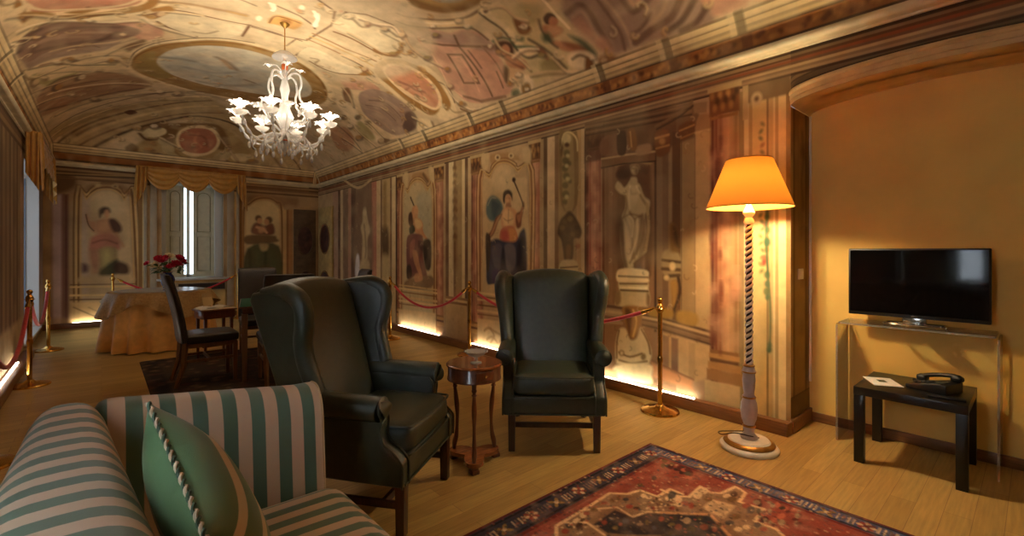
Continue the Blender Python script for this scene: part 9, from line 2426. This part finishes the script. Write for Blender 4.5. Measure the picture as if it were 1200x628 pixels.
def petal_flower(q, c, r, n=6, up=0.6, lean=(0, 0)):
    for k in range(n):
        an = 2 * PI * k / n
        def fn(a, b, an=an):
            w = (b - .5) * 1.0 * math.sin(PI * (0.15 + 0.8 * a)) * 1.1
            R = r * (0.12 + 0.95 * a)
            return (c[0] + R * math.cos(an) - w * r * 0.55 * math.sin(an), c[1] + R * math.sin(an) + w * r * 0.55 * math.cos(an), c[2] + r * up * (a ** 0.7) - r * 0.45 * a ** 4)
        q.grid(fn, 6, 4)
def drop(q, p, L):
    q.lathe([(0.0, 0.0), (L * 0.16, -L * 0.08)] + [(L * 0.16 * math.sin(g) * 1.2, -L * (0.1 + 0.9 * (1 - math.cos(g)) / 2)) for g in np.linspace(0.5, PI, 8)], p, 10)
    q.tube([p, (p[0], p[1], p[2] + 0.025)], 0.002, 5)
bulbs = []
NA = 8
for k in range(NA):
    an = 2 * PI * (k + 0.32) / NA; c, s = math.cos(an), math.sin(an)
    q = MB(); pr = crom([(0.05, 0.24), (0.14, 0.16), (0.25, 0.13), (0.36, 0.19), (0.42, 0.29), (0.455, 0.355)], 6)
    q.tube([(r * c, r * s, z) for r, z in pr], [0.014 + 0.006 * math.sin(i * 1.4) for i in range(len(pr))], 8)
    arm = q.build('arm', M_blown, CH)
    q = MB(); cc = (0.46 * c, 0.46 * s, 0.36)
    q.lathe([(0.0, -0.02), (0.03, -0.015), (0.065, 0.01), (0.075, 0.03), (0.055, 0.022), (0.02, 0.0), (0.022, 0.07), (0.026, 0.09)], cc, 16)
    petal_flower(q, (cc[0], cc[1], cc[2] + 0.055), 0.115, 6, 0.8); q.build('flower_cup', M_flower, arm)
    q = MB(); q.sphere((cc[0], cc[1], cc[2] + 0.12), 0.019, 10, sc=(1, 1, 1.6)); q.build('bulb', M_bulb, arm); bulbs.append((CHX + cc[0], CHY + cc[1], 2.30 + cc[2] + 0.20))
    for rr_, zz in ((0.44, 0.335), (0.36, 0.17), (0.25, 0.11), (0.13, 0.14)):
        q = MB(); drop(q, (rr_ * c + 0.012, rr_ * s, zz), 0.085); q.build('pendant_drop', M_blown, arm)
    # upper scroll and a flower between the arms
    if k % 2 == 0:
        a2 = an + PI / NA; c2, s2 = math.cos(a2), math.sin(a2)
        q = MB(); q.tube([(r * c2, r * s2, z) for r, z in crom([(0.03, 0.84), (0.10, 0.89), (0.18, 0.86), (0.20, 0.76), (0.175, 0.68), (0.19, 0.60), (0.235, 0.55), (0.225, 0.50)], 6)], 0.011, 8); q.build('upper_scroll', M_blown, CH)
    a3 = an + PI / NA; c3, s3 = math.cos(a3), math.sin(a3)
    q = MB(); zf = 0.50 if k % 2 else 0.42; rf = 0.22 if k % 2 else 0.26
    q.tube([(r * c3, r * s3, z) for r, z in crom([(0.05, 0.28), (0.13, 0.36), (rf - 0.03, zf - 0.05), (rf, zf)], 5)], 0.008, 7)
    petal_flower(q, (rf * c3, rf * s3, zf), 0.10, 6, 0.55); q.build('glass_flower', M_flower, CH)
    q = MB(); q.tube([(r * c3, r * s3, z) for r, z in crom([(0.05, 0.22), (0.16, 0.22), (0.26, 0.17), (0.30, 0.09), (0.27, 0.05)], 5)], [0.016] * 10 + [0.012] * 5 + [0.007] * 6, 7); drop(q, (0.27 * c3, 0.27 * s3, 0.045), 0.08); q.build('glass_leaf', M_blown, CH)
    if k % 2:
        q = MB(); q.tube([(r * c3, r * s3, z) for r, z in crom([(0.02, 0.90), (0.08, 0.97), (0.14, 0.95)], 5)], 0.006, 6); petal_flower(q, (0.15 * c3, 0.15 * s3, 0.94), 0.055, 5, 0.6); q.build('glass_flower', M_flower, CH)
# ------------------------------------------------------------------ light and camera
sc = bpy.context.scene
w = bpy.data.worlds.new('daylight'); sc.world = w; w.use_nodes = True
w.node_tree.nodes['Background'].inputs[0].default_value = (0.62, 0.80, 1.0, 1)
w.node_tree.nodes['Background'].inputs[1].default_value = 0.8
def area(name, loc, rot, sx, sy, e, col):
    l = bpy.data.lights.new(name, 'AREA'); l.shape = 'RECTANGLE'; l.size = sx; l.size_y = sy; l.energy = e; l.color = col
    o = bpy.data.objects.new(name, l); C.objects.link(o); o.location = loc; o.rotation_euler = rot; return o
def point(name, loc, e, col, r=0.03):
    l = bpy.data.lights.new(name, 'POINT'); l.energy = e; l.color = col; l.shadow_soft_size = r
    o = bpy.data.objects.new(name, l); C.objects.link(o); o.location = loc; return o
DAY = (0.80, 0.90, 1.0)
area('daylight_near_window', (XL - 0.5, 0.75, 1.6), (0, -PI / 2, 0), 1.5, 1.2, 80, DAY)
area('daylight_far_window', (XL - 0.5, 9.25, 1.3), (0, -PI / 2, 0), 2.3, 1.9, 6, DAY)
area('daylight_end_window', (1.33, Y1 + 0.5, 1.7), (-PI / 2, 0, 0), 1.0, 1.8, 6, DAY)
cam = bpy.data.cameras.new('camera'); co = bpy.data.objects.new('camera', cam); C.objects.link(co)
cam.sensor_width = 36; cam.lens = 545 / 1200 * 36; cam.shift_y = -20 / 1200; cam.clip_start = 0.02
co.location = (0, 0, 1.3); co.rotation_euler = (PI / 2, 0, -math.atan(481 / 545))
sc.camera = co
sc.view_settings.view_transform = 'Standard'; sc.view_settings.look = 'None'; sc.view_settings.gamma = 1; sc.view_settings.use_curve_mapping = False
sc.view_settings.exposure = 0.34
sc.cycles.max_bounces = 14; sc.cycles.diffuse_bounces = 8; sc.cycles.transparent_max_bounces = 24
for i, p in enumerate(bulbs): point('chandelier_light', (p[0], p[1], p[2] - 0.05), 4.7, (1.0, 0.95, 0.83), 0.05)
point('floor_lamp_light', LAMP_POS, 60, (1.0, 0.90, 0.60), 0.05)
